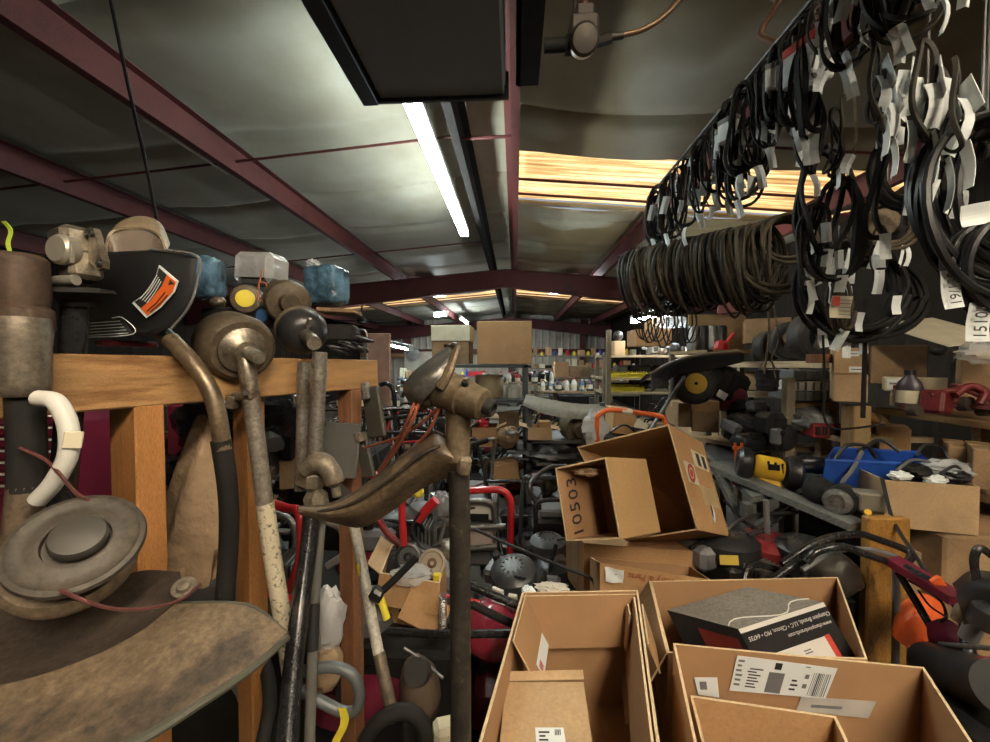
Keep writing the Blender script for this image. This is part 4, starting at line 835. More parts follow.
for i, pts in enumerate([[(417, 395, .59), (408, 420, .6), (395, 445, .65), (378, 472, .72)], [(440, 408, .6), (428, 432, .62), (408, 455, .66), (386, 486, .7)], [(438, 408, .6), (420, 424, .64), (396, 438, .7), (364, 448, .8)], [(454, 360, .62), (450, 378, .64), (446, 392, .64)], [(420, 398, .59), (411, 424, .6), (392, 456, .65), (374, 480, .72)]]):
    mb = MB(); ptube(mb, pts, .0026, 6); mb.build('orange_wire', WIREO, t)

# --- dark paddles and grey flap behind
t = thing('pedal_bracket', 'dark rectangular paddle with a bright metal tip, beside the timber rail end', 'pedal', at(374, 430, 1.12))
mb = MB(); mb.box(at(374, 412, 1.12), (.058, .016, .15), rot=(0, -9, -15), ch=.004); mb.build('plate', mat('olive_black', (.055, .052, .042), .55, .2, var=.25), t)
mb = MB(); mb.box(at(366, 391, 1.1), (.02, .02, .05), rot=(0, -8, 0), ch=.004); mb.build('metal_tip', GREYM, t)
t = thing('pedal_bracket', 'narrow dark metal strip leaning below the rectangular paddle', 'pedal', at(366, 465, 1.1))
mb = MB(); mb.box(at(365, 455, 1.1), (.042, .014, .13), rot=(0, -13, -15), ch=.004); mb.build('plate', MT['olive_black'], t)
mb = MB(); mb.cyl(at(359, 433, 1.09), at(361, 441, 1.09), .016, n=12); mb.build('round_end', GRIME, t)
mb = MB(); mb.box(at(341, 450, 1.08), (.105, .012, .155), rot=(-8, 3, 0), ch=.003); single('rubber_flap', mb, mat('grey_rubber', (.075, .073, .066), .7, var=.15), 'flat grey-black rubber flap hanging behind the twin silver tubes', 'flap')
mb = MB(); mb.sheet(lambda u, v: at(335 + 28 * u - 2 * v, 478 + 26 * u * (1 - .3 * v) + 16 * v, 1.0 - .05 * v), 4, 3, .004); single('bent_plate', mb, DARKSTEEL, 'bent dark sheet-metal piece under the grey flap', 'metal plate')
# --- white shaft trimmer with yellow label
t = thing('string_trimmer', 'slim white-shafted trimmer with yellow label and black lower grip', 'string trimmer', at(385, 690, .85))
mb = MB(); ptube(mb, [(352, 515, .95), (360, 555, .93), (376, 640, .87), (379, 655, .86)], .0125, 16); mb.build('shaft', mat('ivory_tube', (.55, .53, .46), .4, .1, var=.1, dirt=(.3, .27, .2), dscale=8, damt=.3), t)
mb = MB(); ptube(mb, [(361, 563, .925), (363, 574, .918)], .0133, 16); mb.build('yellow_label', YELLOWG, t)
mb = MB(); ptube(mb, [(364, 577, .916), (366.5, 592, .908)], .0132, 16); mb.build('printed_label', GREYM, t)
mb = MB(); ptube(mb, [(379, 653, .86), (388, 695, .83), (394, 720, .82)], .0135, 14); mb.build('lower_shaft', GRIME, t)
mb = MB(); ptube(mb, [(364, 742, .80), (378, 722, .80), (398, 712, .80), (416, 716, .80), (425, 735, .80), (424, 765, .8)], .016, 14); mb.build('loop_grip', BLACKM, t)
mb = MB(); ptube(mb, [(376, 597, .88), (396, 578, .9), (417, 557, .92)], .0085, 12); mb.build('side_handle', BLACKM, t)
mb = MB(); mb.box(at(377, 594, .88), (.03, .03, .03), rot=(0, 30, 0), ch=.006); mb.build('handle_clamp', BLACK, t)
mb = MB(); ptube(mb, [(380, 596, .9), (387, 619, .89)], .0085, 12); mb.build('yellow_sleeve', YELLOWG, t)
mb = MB(); ptube(mb, [(360, 560, .91), (360, 620, .88), (362, 700, .86)], .0012, 5); mb.build('pull_wire', GREYM, t)
# --- steel loop handle with yellow ribbon, black bar, and smaller things among the shafts
t = thing('loop_handle', 'grey bent-tube loop handle tied with a yellow ribbon', 'handle', at(338, 705, .86))
mb = MB(); ptube(mb, [(300, 672, .86), (330, 667, .86), (350, 673, .86), (359, 690, .86), (357, 708, .86), (344, 712, .86), (322, 702, .86), (300, 690, .86)], .0125, 12); mb.build('tube', mat('slate_tube', (.11, .12, .125), .45, .2, var=.2), t)
mb = MB(); mb.sheet(lambda u, v: at(342 + 8 * (u - .5) + 4 * math.sin(v * 5) - 4 * v, 708 + 42 * v, .845), 3, 8, .0015); mb.build('yellow_ribbon', YELLOWG, t)
mb = MB(); ptube(mb, [(388, 631, 1.15), (440, 634, 1.1), (528, 633, 1.05)], .011, 12); single('black_bar', mb, BLACKT, 'black steel bar lying level behind the central pole', 'bar')
mb = MB(); ptube(mb, [(200, 540, .9), (240, 546, .9), (268, 548, .92)], .0135, 12); mb.cyl(at(197, 540, .9), at(204, 541, .9), .016, n=12); single('black_bar', mb, BLACKM, 'stubby black bar crossing behind the foam-gripped shaft', 'bar')
mb = MB(); ptube(mb, [(196, 532, 1.0), (240, 530, 1.0), (290, 532, 1.05)], .009, 10); single('black_bar', mb, DARKSTEEL, 'thin dark bar just above the stubby black bar', 'bar')
mb = MB()
def sack(u, v):
    a = 2 * PI * u; w = .022 + .045 * math.sin(min(1, v * 1.2) * PI * .62) + .012 * math.sin(a * 5 + v * 6) * (0.4 + v); c = at(207 - 12 * v, 418 + 158 * v, .86)
    return c + V((w * math.cos(a), w * .7 * math.sin(a), 0.006 * math.sin(a * 3)))
mb.sheet(sack, 30, 16, .002); single('kraft_sack', mb, KRAFT, 'crumpled brown paper sack hanging behind the bent bronze shaft', 'sack')
mb = MB(); mb.blob(at(328, 620, 1.05), (.045, .04, .09), .3, 2.5, 4); single('plastic_bag', mb, BAGW, 'small white plastic bag tucked beside the red-brown post', 'bag')
mb = MB(); mb.blob(at(327, 668, 1.03), (.04, .05, .06), .15, 2.5, 5); single('paper_parcel', mb, KRAFT, 'brown parcel under the small white plastic bag', 'parcel')
for (pts, r, m, lb) in [([(262, 500, 1.3), (285, 508, 1.3), (300, 515, 1.25), (300, 560, 1.25), (288, 590, 1.3)], .016, RED, 'bright red bent handlebar seen between the chipped shaft and the twin tubes'), ([(270, 512, 1.4), (290, 520, 1.4), (296, 545, 1.4), (282, 560, 1.4)], .012, GREYM, 'grey bent tube inside the red handlebar'),
                        ([(262, 590, 1.2), (280, 596, 1.2), (292, 600, 1.2)], .014, RED, 'short red tube end low behind the chipped shaft'), ([(235, 640, .95), (262, 660, .9), (270, 700, .85), (262, 745, .8)], .015, BLACKM, 'black foam tube drooping below the big guard tip'), ([(205, 660, .9), (240, 690, .9), (252, 745, .9)], .012, GREYM, 'grey bent tube end under the big dusty guard'),
                        ([(325, 520, 1.3), (342, 530, 1.3), (345, 552, 1.3), (328, 566, 1.3)], .013, mat('pale_grey_tube', (.32, .31, .29), .4), 'pale grey loop of tube behind the red-brown post'), ([(404, 648, .95), (422, 660, .95), (443, 678, .93)], .0035, GREYM, 'thin silver rod with ball tip lying over the dark canister')]:
    mb = MB(); ptube(mb, pts, r, 12); single('bent_tube', mb, m, lb, 'tube')
t = thing('fuel_canister', 'brown grimy canister lying low beside the white-shafted trimmer', 'canister', at(420, 690, .95))
mb = MB(); mb.blob(at(420, 690, .96), (.05, .06, .085), .08, 2, 3, rot=(0, -12, 0)); mb.build('tank', mat('tank_brown', (.085, .058, .04), .5, .1, var=.3), t)
mb = MB(); mb.cyl(at(416, 672, .91), at(420, 672, .935), .03, n=18); mb.build('cap', DARKSTEEL, t)
mb = MB(); mb.box(at(444, 735, .85), (.05, .05, .06), rot=(0, 4, 20), ch=.01); single('soap_block', mb, PAPER2, 'small cream block on the floor clutter beside the central pole', 'block')
t = thing('yellow_sprayer', 'small dark can with yellow neck low beneath the timber rail', 'can', at(352, 620, 1.3))
mb = MB(); mb.lathe([(0, 0), (.03, 0), (.03, .09), (.02, .1), (.015, .11), (0, .11)], at(352, 650, 1.3), (0, 0, 1), 18); mb.build('can', BLACK, t); mb = MB(); mb.cyl(at(352, 617, 1.3), at(352, 610, 1.3), .014, n=12); mb.build('neck', YELLOWG, t)

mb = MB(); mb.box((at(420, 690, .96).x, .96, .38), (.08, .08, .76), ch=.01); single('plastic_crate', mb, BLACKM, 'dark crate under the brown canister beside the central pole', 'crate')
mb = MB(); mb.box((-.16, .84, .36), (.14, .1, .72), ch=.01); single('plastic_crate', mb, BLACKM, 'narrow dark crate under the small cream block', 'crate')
# ================================================================ cartons
def shell_box(rim, down, th=0.006):
    "open carton body from four rim corners (in order) and the vector to its bottom"
    rim = [V(p) for p in rim]; down = V(down); c = sum(rim, V()) / 4; mb = MB()
    inn = []
    for i, p in enumerate(rim):
        e1 = (rim[i - 1] - p).normalized(); e2 = (rim[(i + 1) % 4] - p).normalized(); inn.append(p + (e1 + e2) * th)
    dn = down.normalized()
    lo = [p + down for p in rim]; li = [p + down - dn * th for p in inn]
    vs = rim + inn + lo + li
    for i in range(4):
        j = (i + 1) % 4
        mb.m(0).add([rim[i], rim[j], lo[j], lo[i]], [(0, 1, 2, 3)], False)
        mb.m(1).add([inn[i], inn[j], li[j], li[i]], [(3, 2, 1, 0)], False)
        mb.m(2).add([rim[i], inn[i], inn[j], rim[j]], [(0, 1, 2, 3)], False)
    mb.m(0).add(lo, [(3, 2, 1, 0)], False); mb.m(1).add(li, [(0, 1, 2, 3)], False)
    # weld + consistent normals
    bm = bmesh.new(); vv = [bm.verts.new(p) for p in mb.v]
    for f, mi in zip(mb.f, mb.mi):
        fc = bm.faces.new([vv[k] for k in f]); fc.material_index = mi
    bmesh.ops.remove_doubles(bm, verts=bm.verts, dist=1e-5); bmesh.ops.recalc_face_normals(bm, faces=bm.faces)
    out = MB(); out.v = [v.co.copy() for v in bm.verts]; bm.verts.index_update()
    for f in bm.faces: out.f.append([v.index for v in f.verts]); out.mi.append(f.material_index); out.sm.append(False)
    bm.free(); return out
def slab(a, b, out, L, th=0.005, skew=0.0):
    "flap hinged on edge a-b going out*L"
    a, b, out = V(a), V(b), V(out).normalized(); e = (b - a).normalized(); n = e.cross(out).normalized() * th
    p = [a, b, b + out * L - e * skew, a + out * L + e * skew]; mb = MB()
    mb.m(0).add(p + [q + n for q in p], [(0, 1, 2, 3), (7, 6, 5, 4)], False); mb.m(1).add(p + [q + n for q in p], [(0, 4, 5, 1), (1, 5, 6, 2), (2, 6, 7, 3), (3, 7, 4, 0)], False)
    return mb
def hexa(o, u, v, w):
    o, u, v, w = V(o), V(u), V(v), V(w); mb = MB()
    P = [o, o + u, o + u + v, o + v]; P += [p + w for p in P]
    fl = (u.cross(v)).dot(w) > 0
    fs = [(0, 3, 2, 1), (4, 5, 6, 7), (0, 1, 5, 4), (1, 2, 6, 5), (2, 3, 7, 6), (3, 0, 4, 7)]
    return mb.add(P, fs if fl else [f[::-1] for f in fs], False)
def decal(name, par, o, u, v, m, off=0.0012, th=0.0006):
    "thin sticker: corner o, edges u and v, lifted along u x v"
    n = V(u).cross(V(v)).normalized(); return hexa(V(o) + n * off, u, v, n * th).build(name, m, par)
def bars(par, o, u, v, m, cnt, seed, off=.002, name='bar_print'):
    rr = random.Random(seed); n = V(u).cross(V(v)).normalized(); x = 0
    ws = [rr.uniform(.4, 1.6) for _ in range(cnt * 2)]; tot = sum(ws); mb = MB()
    for i in range(cnt): 
        a = x / tot; x += ws[2 * i]; b = x / tot; x += ws[2 * i + 1]
        mb.add([V(o) + V(u) * a + n * off, V(o) + V(u) * b + n * off, V(o) + V(u) * b + V(v) + n * off, V(o) + V(u) * a + V(v) + n * off], [(0, 1, 2, 3)], False)
    return mb.build(name, m, par)
def lines(par, o, u, v, m, cnt, seed, off=.002, fill=.5, name='small_print'):
    rr = random.Random(seed); n = V(u).cross(V(v)).normalized(); mb = MB()
    for i in range(cnt):
        a = rr.uniform(0, .12); b = rr.uniform(.55, 1.0); y0 = i / cnt; y1 = y0 + fill / cnt
        mb.add([V(o) + V(u) * a + V(v) * y0 + n * off, V(o) + V(u) * b + V(v) * y0 + n * off, V(o) + V(u) * b + V(v) * y1 + n * off, V(o) + V(u) * a + V(v) * y1 + n * off], [(0, 1, 2, 3)], False)
    return mb.build(name, m, par)
def bil(q, s, t):
    "point in quad q = [p00, p10, p11, p01]"
    return q[0].lerp(q[1], s).lerp(q[3].lerp(q[2], s), t)

# table under the pile
t = thing('packing_table', 'low plywood table holding the pile of open cartons', 'table', (0.55, 1.1, 0))
mb = MB(); mb.box((0.60, 1.02, 0.6), (0.98, 1.2, 0.03), ch=.003); mb.build('table_top', PLY, t)
for x in (0.16, 1.04):
    for y in (0.46, 1.57): mb = MB(); mb.box((x, y, 0.292), (0.06, 0.06, 0.585)); mb.build('leg', WOODGREY, t)
TZ = 0.616
# ---- A: tall open carton in front
def zd(py, z): return (CAMZ - z) * FPX / (py - 360.0)
def rimpts(pts, z):
    out = []
    for px, py in pts:
        D = zd(py, z)
        for _ in range(4): D *= (CAMZ - z) / max(1e-3, CAMZ - at(px, py, D).z)
        out.append(at(px, py, D))
    return out
t = thing('open_carton', 'open carton standing in front with its flaps folded in and a smaller carton inside', 'carton', at(575, 700, .95))
t.location.z = TZ; WM[t.name] = Matrix.Translation(t.location)
rA = rimpts([(522, 592), (638, 590), (668, 800), (462, 800)], 0.965); dn = V((0, 0, TZ - .965 + .002))
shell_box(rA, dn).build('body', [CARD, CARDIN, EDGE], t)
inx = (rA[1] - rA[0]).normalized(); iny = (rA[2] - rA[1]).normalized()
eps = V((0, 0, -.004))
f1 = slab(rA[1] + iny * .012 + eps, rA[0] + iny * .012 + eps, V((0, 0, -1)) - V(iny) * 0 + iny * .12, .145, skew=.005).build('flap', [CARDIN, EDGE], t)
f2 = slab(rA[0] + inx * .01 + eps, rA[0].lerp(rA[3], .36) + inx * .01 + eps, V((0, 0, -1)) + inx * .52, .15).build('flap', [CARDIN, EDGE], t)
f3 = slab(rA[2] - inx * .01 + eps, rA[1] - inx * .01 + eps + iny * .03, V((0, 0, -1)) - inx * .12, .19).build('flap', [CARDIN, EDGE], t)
fo = (V((0, 0, -1)) + inx * .52).normalized(); e = (rA[3] - rA[0]).normalized(); o = rA[0] + inx * .01 + eps + e * .06 + fo * .105
nA = e.cross(fo).normalized(); nA = nA if nA.dot(inx) > 0 else -nA
def adecal(nm, a0, a1, b0, b1, m, off):
    P = [o + e * a + fo * b + nA * (off + .006) for a, b in ((a0, b0), (a1, b0), (a1, b1), (a0, b1))]; mb = MB(); mb.add(P + [p + nA * .0005 for p in P], [(0, 1, 2, 3), (7, 6, 5, 4), (0, 4, 5, 1), (1, 5, 6, 2), (2, 6, 7, 3), (3, 7, 4, 0)], False); return mb.build(nm, m, t)
adecal('shipping_label', -.02, .1, 0, .042, PAPER, 0)
for k in range(4): adecal('red_print', .07 + .006 * k, .0735 + .006 * k, .012, .032, REDINK, .0008)
mb = slab(rA[1] - inx * .035 + iny * .035 + V((0, 0, -.02)), rA[1] - inx * .03 + iny * .075 + V((0, 0, -.025)), V((-.1, -.05, -1)), .11, .004, .006); mb.build('torn_flap', [CARD2, EDGE], t)
mb = MB(); mb.m(0)
w_ = shell_box  # outer right side tape tear
mb = slab(rA[1].lerp(rA[2], .12) + inx * .004, rA[1].lerp(rA[2], .4) + inx * .004, V((.35, 0, -1)), .1, .004, .03); mb.build('peeled_corner', [CARD, EDGE], t)
# ---- B: smaller carton lying inside A
t = thing('small_carton', 'smaller closed tan carton lying inside the front open carton', 'carton', at(548, 720, .9))
zB = .872; rB = rimpts([(506, 682), (584, 680), (600, 800), (494, 800)], zB)
mb = hexa(rB[3], rB[2] - rB[3], rB[0] - rB[3], V((0, 0, -zB + TZ + .01))); mb.build('body', CARD2, t)
mb = slab(rB[1] + V((0, 0, .002)), rB[0] + V((0, 0, .002)), V((0, 1, .55)), .02, .006); mb.build('flap', [CARD2, EDGE], t)
u = (rB[2] - rB[3]); v = (rB[0] - rB[3]); o = rB[3] + u * .40 + v * .36
Lb = decal('shipping_label', t, o, u * .32, v * .17 - u * .02, PAPER, .0015); lines(t, o + u * .02 + v * .02, u * .13, v * .13, INK, 4, 3, .003); bars(t, o + u * .2 + v * .1, u * .07, v * .05, INK, 5, 4, .003)
# ---- C: wide carton with the retail box
t = thing('open_carton', 'wide open carton holding the black and white retail box', 'carton', at(760, 620, 1.15))
t.location.z = TZ; WM[t.name] = Matrix.Translation(t.location)
rC = rimpts([(650, 581), (838, 577), (868, 648), (668, 642)], 0.90)
rC[2].z -= .03; rC[3].z -= .03
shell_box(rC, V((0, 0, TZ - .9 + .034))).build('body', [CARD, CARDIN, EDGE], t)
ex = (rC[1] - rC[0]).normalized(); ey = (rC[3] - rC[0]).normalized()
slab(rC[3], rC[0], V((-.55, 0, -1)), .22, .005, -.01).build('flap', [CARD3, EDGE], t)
# retail box
t = thing('retail_box', 'black and white retail box with upside-down address print, tilted inside the wide carton', 'box', at(750, 650, 1.1))
d_, a_, c_ = at(738, 629, 1.085), at(667, 610, 1.21), at(823, 602, 1.175)
w_ = V((0.085, -.05, -.175)); u_, v_ = c_ - d_, a_ - d_
RBX = mat('box_black_print', (.02, .02, .022), .38, var=.1); RTOP = mat('box_grey_top', (.24, .225, .20), .42, var=.15, dirt=(.12, .11, .1), dscale=3, damt=.3); RWH = mat('box_white_print', (.72, .7, .66), .42, var=.04)
mb = hexa(d_, u_, v_, w_)
mb.mi = [2, 0, 1, 1, 1, 1]
o_ = mb.build('body', [RTOP, RBX, RTOP], t)
nf = u_.cross(w_).normalized()
fl_ = -1 if nf.dot(V((0, -1, 0))) < 0 else 1
def fq(s0, s1, t0, t1, m, nm, off=.001):
    P = [d_ + u_ * s0 + w_ * t0, d_ + u_ * s1 + w_ * t0, d_ + u_ * s1 + w_ * t1, d_ + u_ * s0 + w_ * t1]; n_ = nf * fl_
    mb = MB(); mb.add([p + n_ * off for p in P] + [p + n_ * (off + .0005) for p in P], [(0, 1, 2, 3), (7, 6, 5, 4), (0, 4, 5, 1), (1, 5, 6, 2), (2, 6, 7, 3), (3, 7, 4, 0)], False); return mb.build(nm, m, t)
fq(0, 1, 0, .06, RWH, 'white_band'); fq(.10, .86, .40, 1, RWH, 'white_panel')
q = fq(.80, .86, .39, .9, REDINK, 'red_corner', .0016)
M_ = plane_mat(d_ + u_ * .52 + w_ * .15 + nf * fl_ * .002, -u_, w_, 0.0)
text_mesh('Champion Brands, LLC \u2022 Clinton, MO \u2022 64735', .0155, M_, RWH, 'lettering', t)
M_ = plane_mat(d_ + u_ * .70 + w_ * .26 + nf * fl_ * .002, -u_, w_, 0.0); text_mesh('www.championbrands.com', .0145, M_, RWH, 'lettering', t)
lines(t, d_ + u_ * .5 + w_ * .48 + nf * fl_ * .002, u_ * .1, w_ * .07, GREYINK, 2, 5, .0)
nl = v_.cross(w_).normalized(); nl = nl if nl.dot(V((-1, -1, 0))) > 0 else -nl
P = [d_ + v_ * .08 + w_ * .15, d_ + v_ * .62 + w_ * .15, d_ + v_ * .62 + w_ * .75, d_ + v_ * .08 + w_ * .75]
mb = MB(); mb.add([p + nl * .001 for p in P] + [p + nl * .002 for p in P], [(0, 1, 2, 3), (4, 5, 6, 7)], False); mb.build('dark_red_print', mat('dark_red_print', (.16, .025, .02), .45), t)
nt_ = u_.cross(v_).normalized(); nt_ = nt_ if nt_.z > 0 else -nt_
mb = MB(); mb.tube([d_ + u_ * s + v_ * (.12 + .12 * math.sin(s * 9)) + nt_ * .0015 for s in [i / 12 for i in range(13)]], .0016, 5); mb.build('torn_tape', RWH, t)
# ---- D: front right carton with labels
t = thing('open_carton', 'nearest wide open carton with shipping labels stuck on its inner wall', 'carton', at(820, 720, .85))
t.location.z = TZ; WM[t.name] = Matrix.Translation(t.location)
rD = rimpts([(673, 643), (924, 667), (1010, 800), (706, 800)], 0.925)
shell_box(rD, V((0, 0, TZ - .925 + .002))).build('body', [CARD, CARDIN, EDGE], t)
u = (rD[1] - rD[0]); dz = V((0, 0, -1)); nD = V((rD[1] - rD[0])).cross(dz).normalized(); nD = nD if nD.y < 0 else -nD
q0 = rD[0] + nD * .008
def lab(px, py): 
    # point of the inner back wall under a photo pixel
    p = at(px, py, 1.0); o = V((0, 0, CAMZ)); d = p - o; k = (q0 - o).dot(nD) / d.dot(nD); return o + d * k
def wall_label(name, pts, m=PAPER, off=.0012):
    P = [lab(*p) + nD * off for p in pts]; n = len(P); mb = MB(); mb.add(P + [p + nD * .0006 for p in P], [tuple(range(n)), tuple(range(2 * n - 1, n - 1, -1))] + [(i, (i + 1) % n, n + (i + 1) % n, n + i) for i in range(n)], False); return mb.build(name, m, t)
L1 = [(737, 655), (837, 668), (825, 698), (729, 690)]
wall_label('shipping_label', L1)
wall_label('packing_slip', [(801, 696), (876, 701), (868, 718), (796, 710)], mat('slip_grey', (.5, .48, .45), .6), .0008)
wall_label('small_label', [(694, 677), (717, 677), (719, 697), (698, 694)])
def lb4(s0, s1, t0, t1, m, nm, cnt=0, kind='bar', seed=1):
    q = [lab(*L1[0]), lab(*L1[1]), lab(*L1[2]), lab(*L1[3])]
    A = bil(q, s0, t0) + nD * .002; B = bil(q, s1, t0) + nD * .002; Cc = bil(q, s0, t1) + nD * .002
    if kind == 'bar': bars(t, A, B - A, Cc - A, m, cnt, seed, 0.0, nm)
    elif kind == 'line': lines(t, A, B - A, Cc - A, m, cnt, seed, 0.0, .45, nm)
    else:
        mb = MB(); mb.add([A, B, B + (Cc - A), Cc], [(0, 1, 2, 3)], False); mb.build(nm, m, t)
lb4(.36, .52, .35, .95, GREYINK, 'dot_code', kind='flat'); lb4(.8, .97, .22, .95, INK, 'bar_code', 11, 'bar', 8); lb4(.14, .30, .3, .9, INK, 'small_print', 7, 'line', 2); lb4(.40, .47, .06, .26, INK, 'carrier_mark', kind='flat'); lb4(.6, .68, .5, .9, INK, 'small_print', 3, 'line', 9); lb4(.02, .1, .1, .9, GREYINK, 'small_print', 6, 'line', 12); lb4(.70, .76, .06, .12, INK, 'small_print', 1, 'line', 3); lb4(.72, .77, .3, .9, GREYINK, 'small_print', 2, 'line', 13)
mb = MB(); q = [lab(*p) for p in [(699, 681), (706, 681), (707, 689), (700, 689)]]; mb.add([p + nD * .002 for p in q], [(0, 1, 2, 3)], False); mb.build('label_print', GREYINK, t)
mb = MB(); q = [lab(*p) for p in [(811, 704), (842, 706), (841, 709), (810, 707)]]; mb.add([p + nD * .0016 for p in q], [(0, 1, 2, 3)], False); mb.build('slip_print', GREYINK, t)
# ---- E: small carton in D
t = thing('open_carton', 'small open carton tucked inside the labelled front carton', 'carton', at(770, 740, .85))
t.location.z = TZ + .01; WM[t.name] = Matrix.Translation(t.location)
rE = rimpts([(690, 695), (836, 716), (876, 800), (716, 800)], 0.885)
shell_box(rE, V((0, 0, TZ - .885 + .014))).build('body', [CARD, CARD, EDGE], t)
# ---- F: carton with red print, G: carton behind
t = thing('open_carton', 'carton with upside-down red print wedged behind the wide carton', 'carton', at(655, 590, 1.5))
FQ = [at(600, 563, 1.40), at(711, 580, 1.46), at(590, 557, 1.62), at(690, 566, 1.68)]
shell_box([FQ[2], FQ[3], FQ[1], FQ[0]], V((0, -.0, -.24))).build('body', [CARD, CARDIN, EDGE], t)
uF = FQ[1] - FQ[0]
nF = uF.cross(V((0, 0, -1))).normalized(); nF = nF if nF.y < 0 else -nF
text_mesh('Rotary & Parts Inc', .034, plane_mat(FQ[0] + uF * .42 + V((0, 0, -.028)) + nF * .003, -uF, V((0, 0, -1)), 0), mat('print_orange', (.33, .08, .035), .7), 'lettering', t)
mb = MB(); a = FQ[0] + uF * .12 + nF * .006 + V((0, 0, -.035)); mb.sheet(lambda s, r: a + uF * (.16 * (s - .5)) + V((0, 0, .05 * (r - .5))) + nF * .006 * math.sin(s * 5 + r * 4), 5, 5, .001); mb.build('torn_sticker', PAPER, t)
t = thing('closed_carton', 'carton lying under the two tipped cartons, tape on its corner', 'carton', at(630, 600, 1.7))
GQ = [at(584, 543, 1.66), at(697, 552, 1.70)]; GL = at(566, 548, 1.85); wG = GL - GQ[0]; wG.z = 0.0
hz = GQ[0].z - TZ - .004
hexa(GQ[0], GQ[1] - GQ[0], wG + V((.1, .12, 0)) * 0, V((0, 0, -hz))).build('body', CARD, t)
nG = wG.cross(V((0, 0, -1))).normalized()
decal('packing_tape', t, GQ[0] + wG * .3 + V((0, 0, -.02)), wG * .35, V((0, 0, -hz * .8)), TAPE, .001 if nG.x < 0 else -.002)
# ---- H + I: the two tipped cartons on top
t = thing('open_carton', 'large carton tipped on its side with round red seal and striped label', 'carton', at(660, 535, 1.6))
H = [at(577, 447, 1.78), at(669, 424, 1.56), at(698, 530, 1.48), at(625, 541, 1.70)]
inH = at(703, 444, 1.80) - H[1]
shell_box([H[0], H[3], H[2], H[1]], inH).build('body', [CARD, CARDIN, EDGE], t)
uS = inH; vS = H[2] - H[1]; nS = uS.cross(vS).normalized(); nS = nS if nS.dot(V((0, -1, 0))) > 0 else -nS
def side(s, r): return H[1] + uS * s + vS * r + nS * .001
def sdecal(name, s0, s1, r0, r1, m, off=0.0):
    P = [side(s0, r0), side(s1, r0), side(s1, r1), side(s0, r1)]; mb = MB(); mb.add([p + nS * off for p in P] + [p + nS * (off + .0006) for p in P], [(0, 1, 2, 3), (7, 6, 5, 4), (0, 4, 5, 1), (1, 5, 6, 2), (2, 6, 7, 3), (3, 7, 4, 0)], False); return mb.build(name, m, t)
sdecal('striped_label', .46, .92, .155, .33, PAPER2); sdecal('label_bar', .58, .68, .175, .31, INK, .001); sdecal('label_bar', .76, .86, .175, .31, INK, .001)
sdecal('seal_sticker', .12, .42, .33, .54, PAPER2)
sdecal('tape_patch', .42, .92, .52, .72, mat('pale_tape', (.5, .37, .2), .4))
Ms = plane_mat(side(.27, .435) + nS * .001, uS, -vS, 0)
def disc(rad0, rad1, m, nm, off, ctr=(.27, .435), sx=1.0):
    mb = MB(); n = 28; c = side(*ctr) + nS * off; x = uS.normalized(); y = nS.cross(x)
    ring = [c + x * (math.cos(2 * PI * i / n) * rad1 * sx) + y * (math.sin(2 * PI * i / n) * rad1) for i in range(n)]
    if rad0 > 0:
        r0 = [c + x * (math.cos(2 * PI * i / n) * rad0 * sx) + y * (math.sin(2 * PI * i / n) * rad0) for i in range(n)]
        mb.add(ring + r0, [(i, (i + 1) % n, n + (i + 1) % n, n + i) for i in range(n)], False)
    else: mb.add(ring, [tuple(range(n))], False)
    return mb.build(nm, m, t)
disc(.022, .034, REDINK, 'seal_ring', .0012); disc(.034, .037, INK, 'seal_outline', .0012); disc(0, .016, REDINK, 'seal_centre', .0012)
disc(0, .035, PAPER, 'oval_sticker', .001, (.62, .8), .55); disc(0, .024, INK, 'oval_print', .0016, (.60, .78), .3)
t = thing('open_carton', 'smaller tipped carton with handwritten number, propped in front of the large tipped carton', 'carton', at(590, 540, 1.45))
I = [at(555, 468, 1.52), at(606, 457, 1.42), at(621, 539, 1.36), at(566, 541, 1.46)]
inI = at(646, 459, 1.60) - I[1]
shell_box([I[0], I[3], I[2], I[1]], inI).build('body', [mat('cardboard_bright', (0.46, 0.29, 0.13), 0.75, var=.1, scale=3, dirt=(.40, .25, .115), dscale=2, damt=.2, fine=.93), CARDIN, EDGE], t)
nI = inI.cross(I[3] - I[0]).normalized(); nI = nI if nI.dot(I[1] - I[0]) > 0 else -nI
vI = I[3] - I[0]; text_mesh('10503', .085, plane_mat(I[0].lerp(I[3], .55) + inI * .28 + nI * .009, -vI, inI * -1.0, 0), INK, 'handwriting', t, spacing=1.1)
mb = MB(); mb.blob(at(586, 470, 1.55), (.06, .05, .018), .35, 2.5, 8); single('paper_wad', mb, KRAFT, 'crumpled brown packing paper inside the smaller tipped carton', 'packing paper')

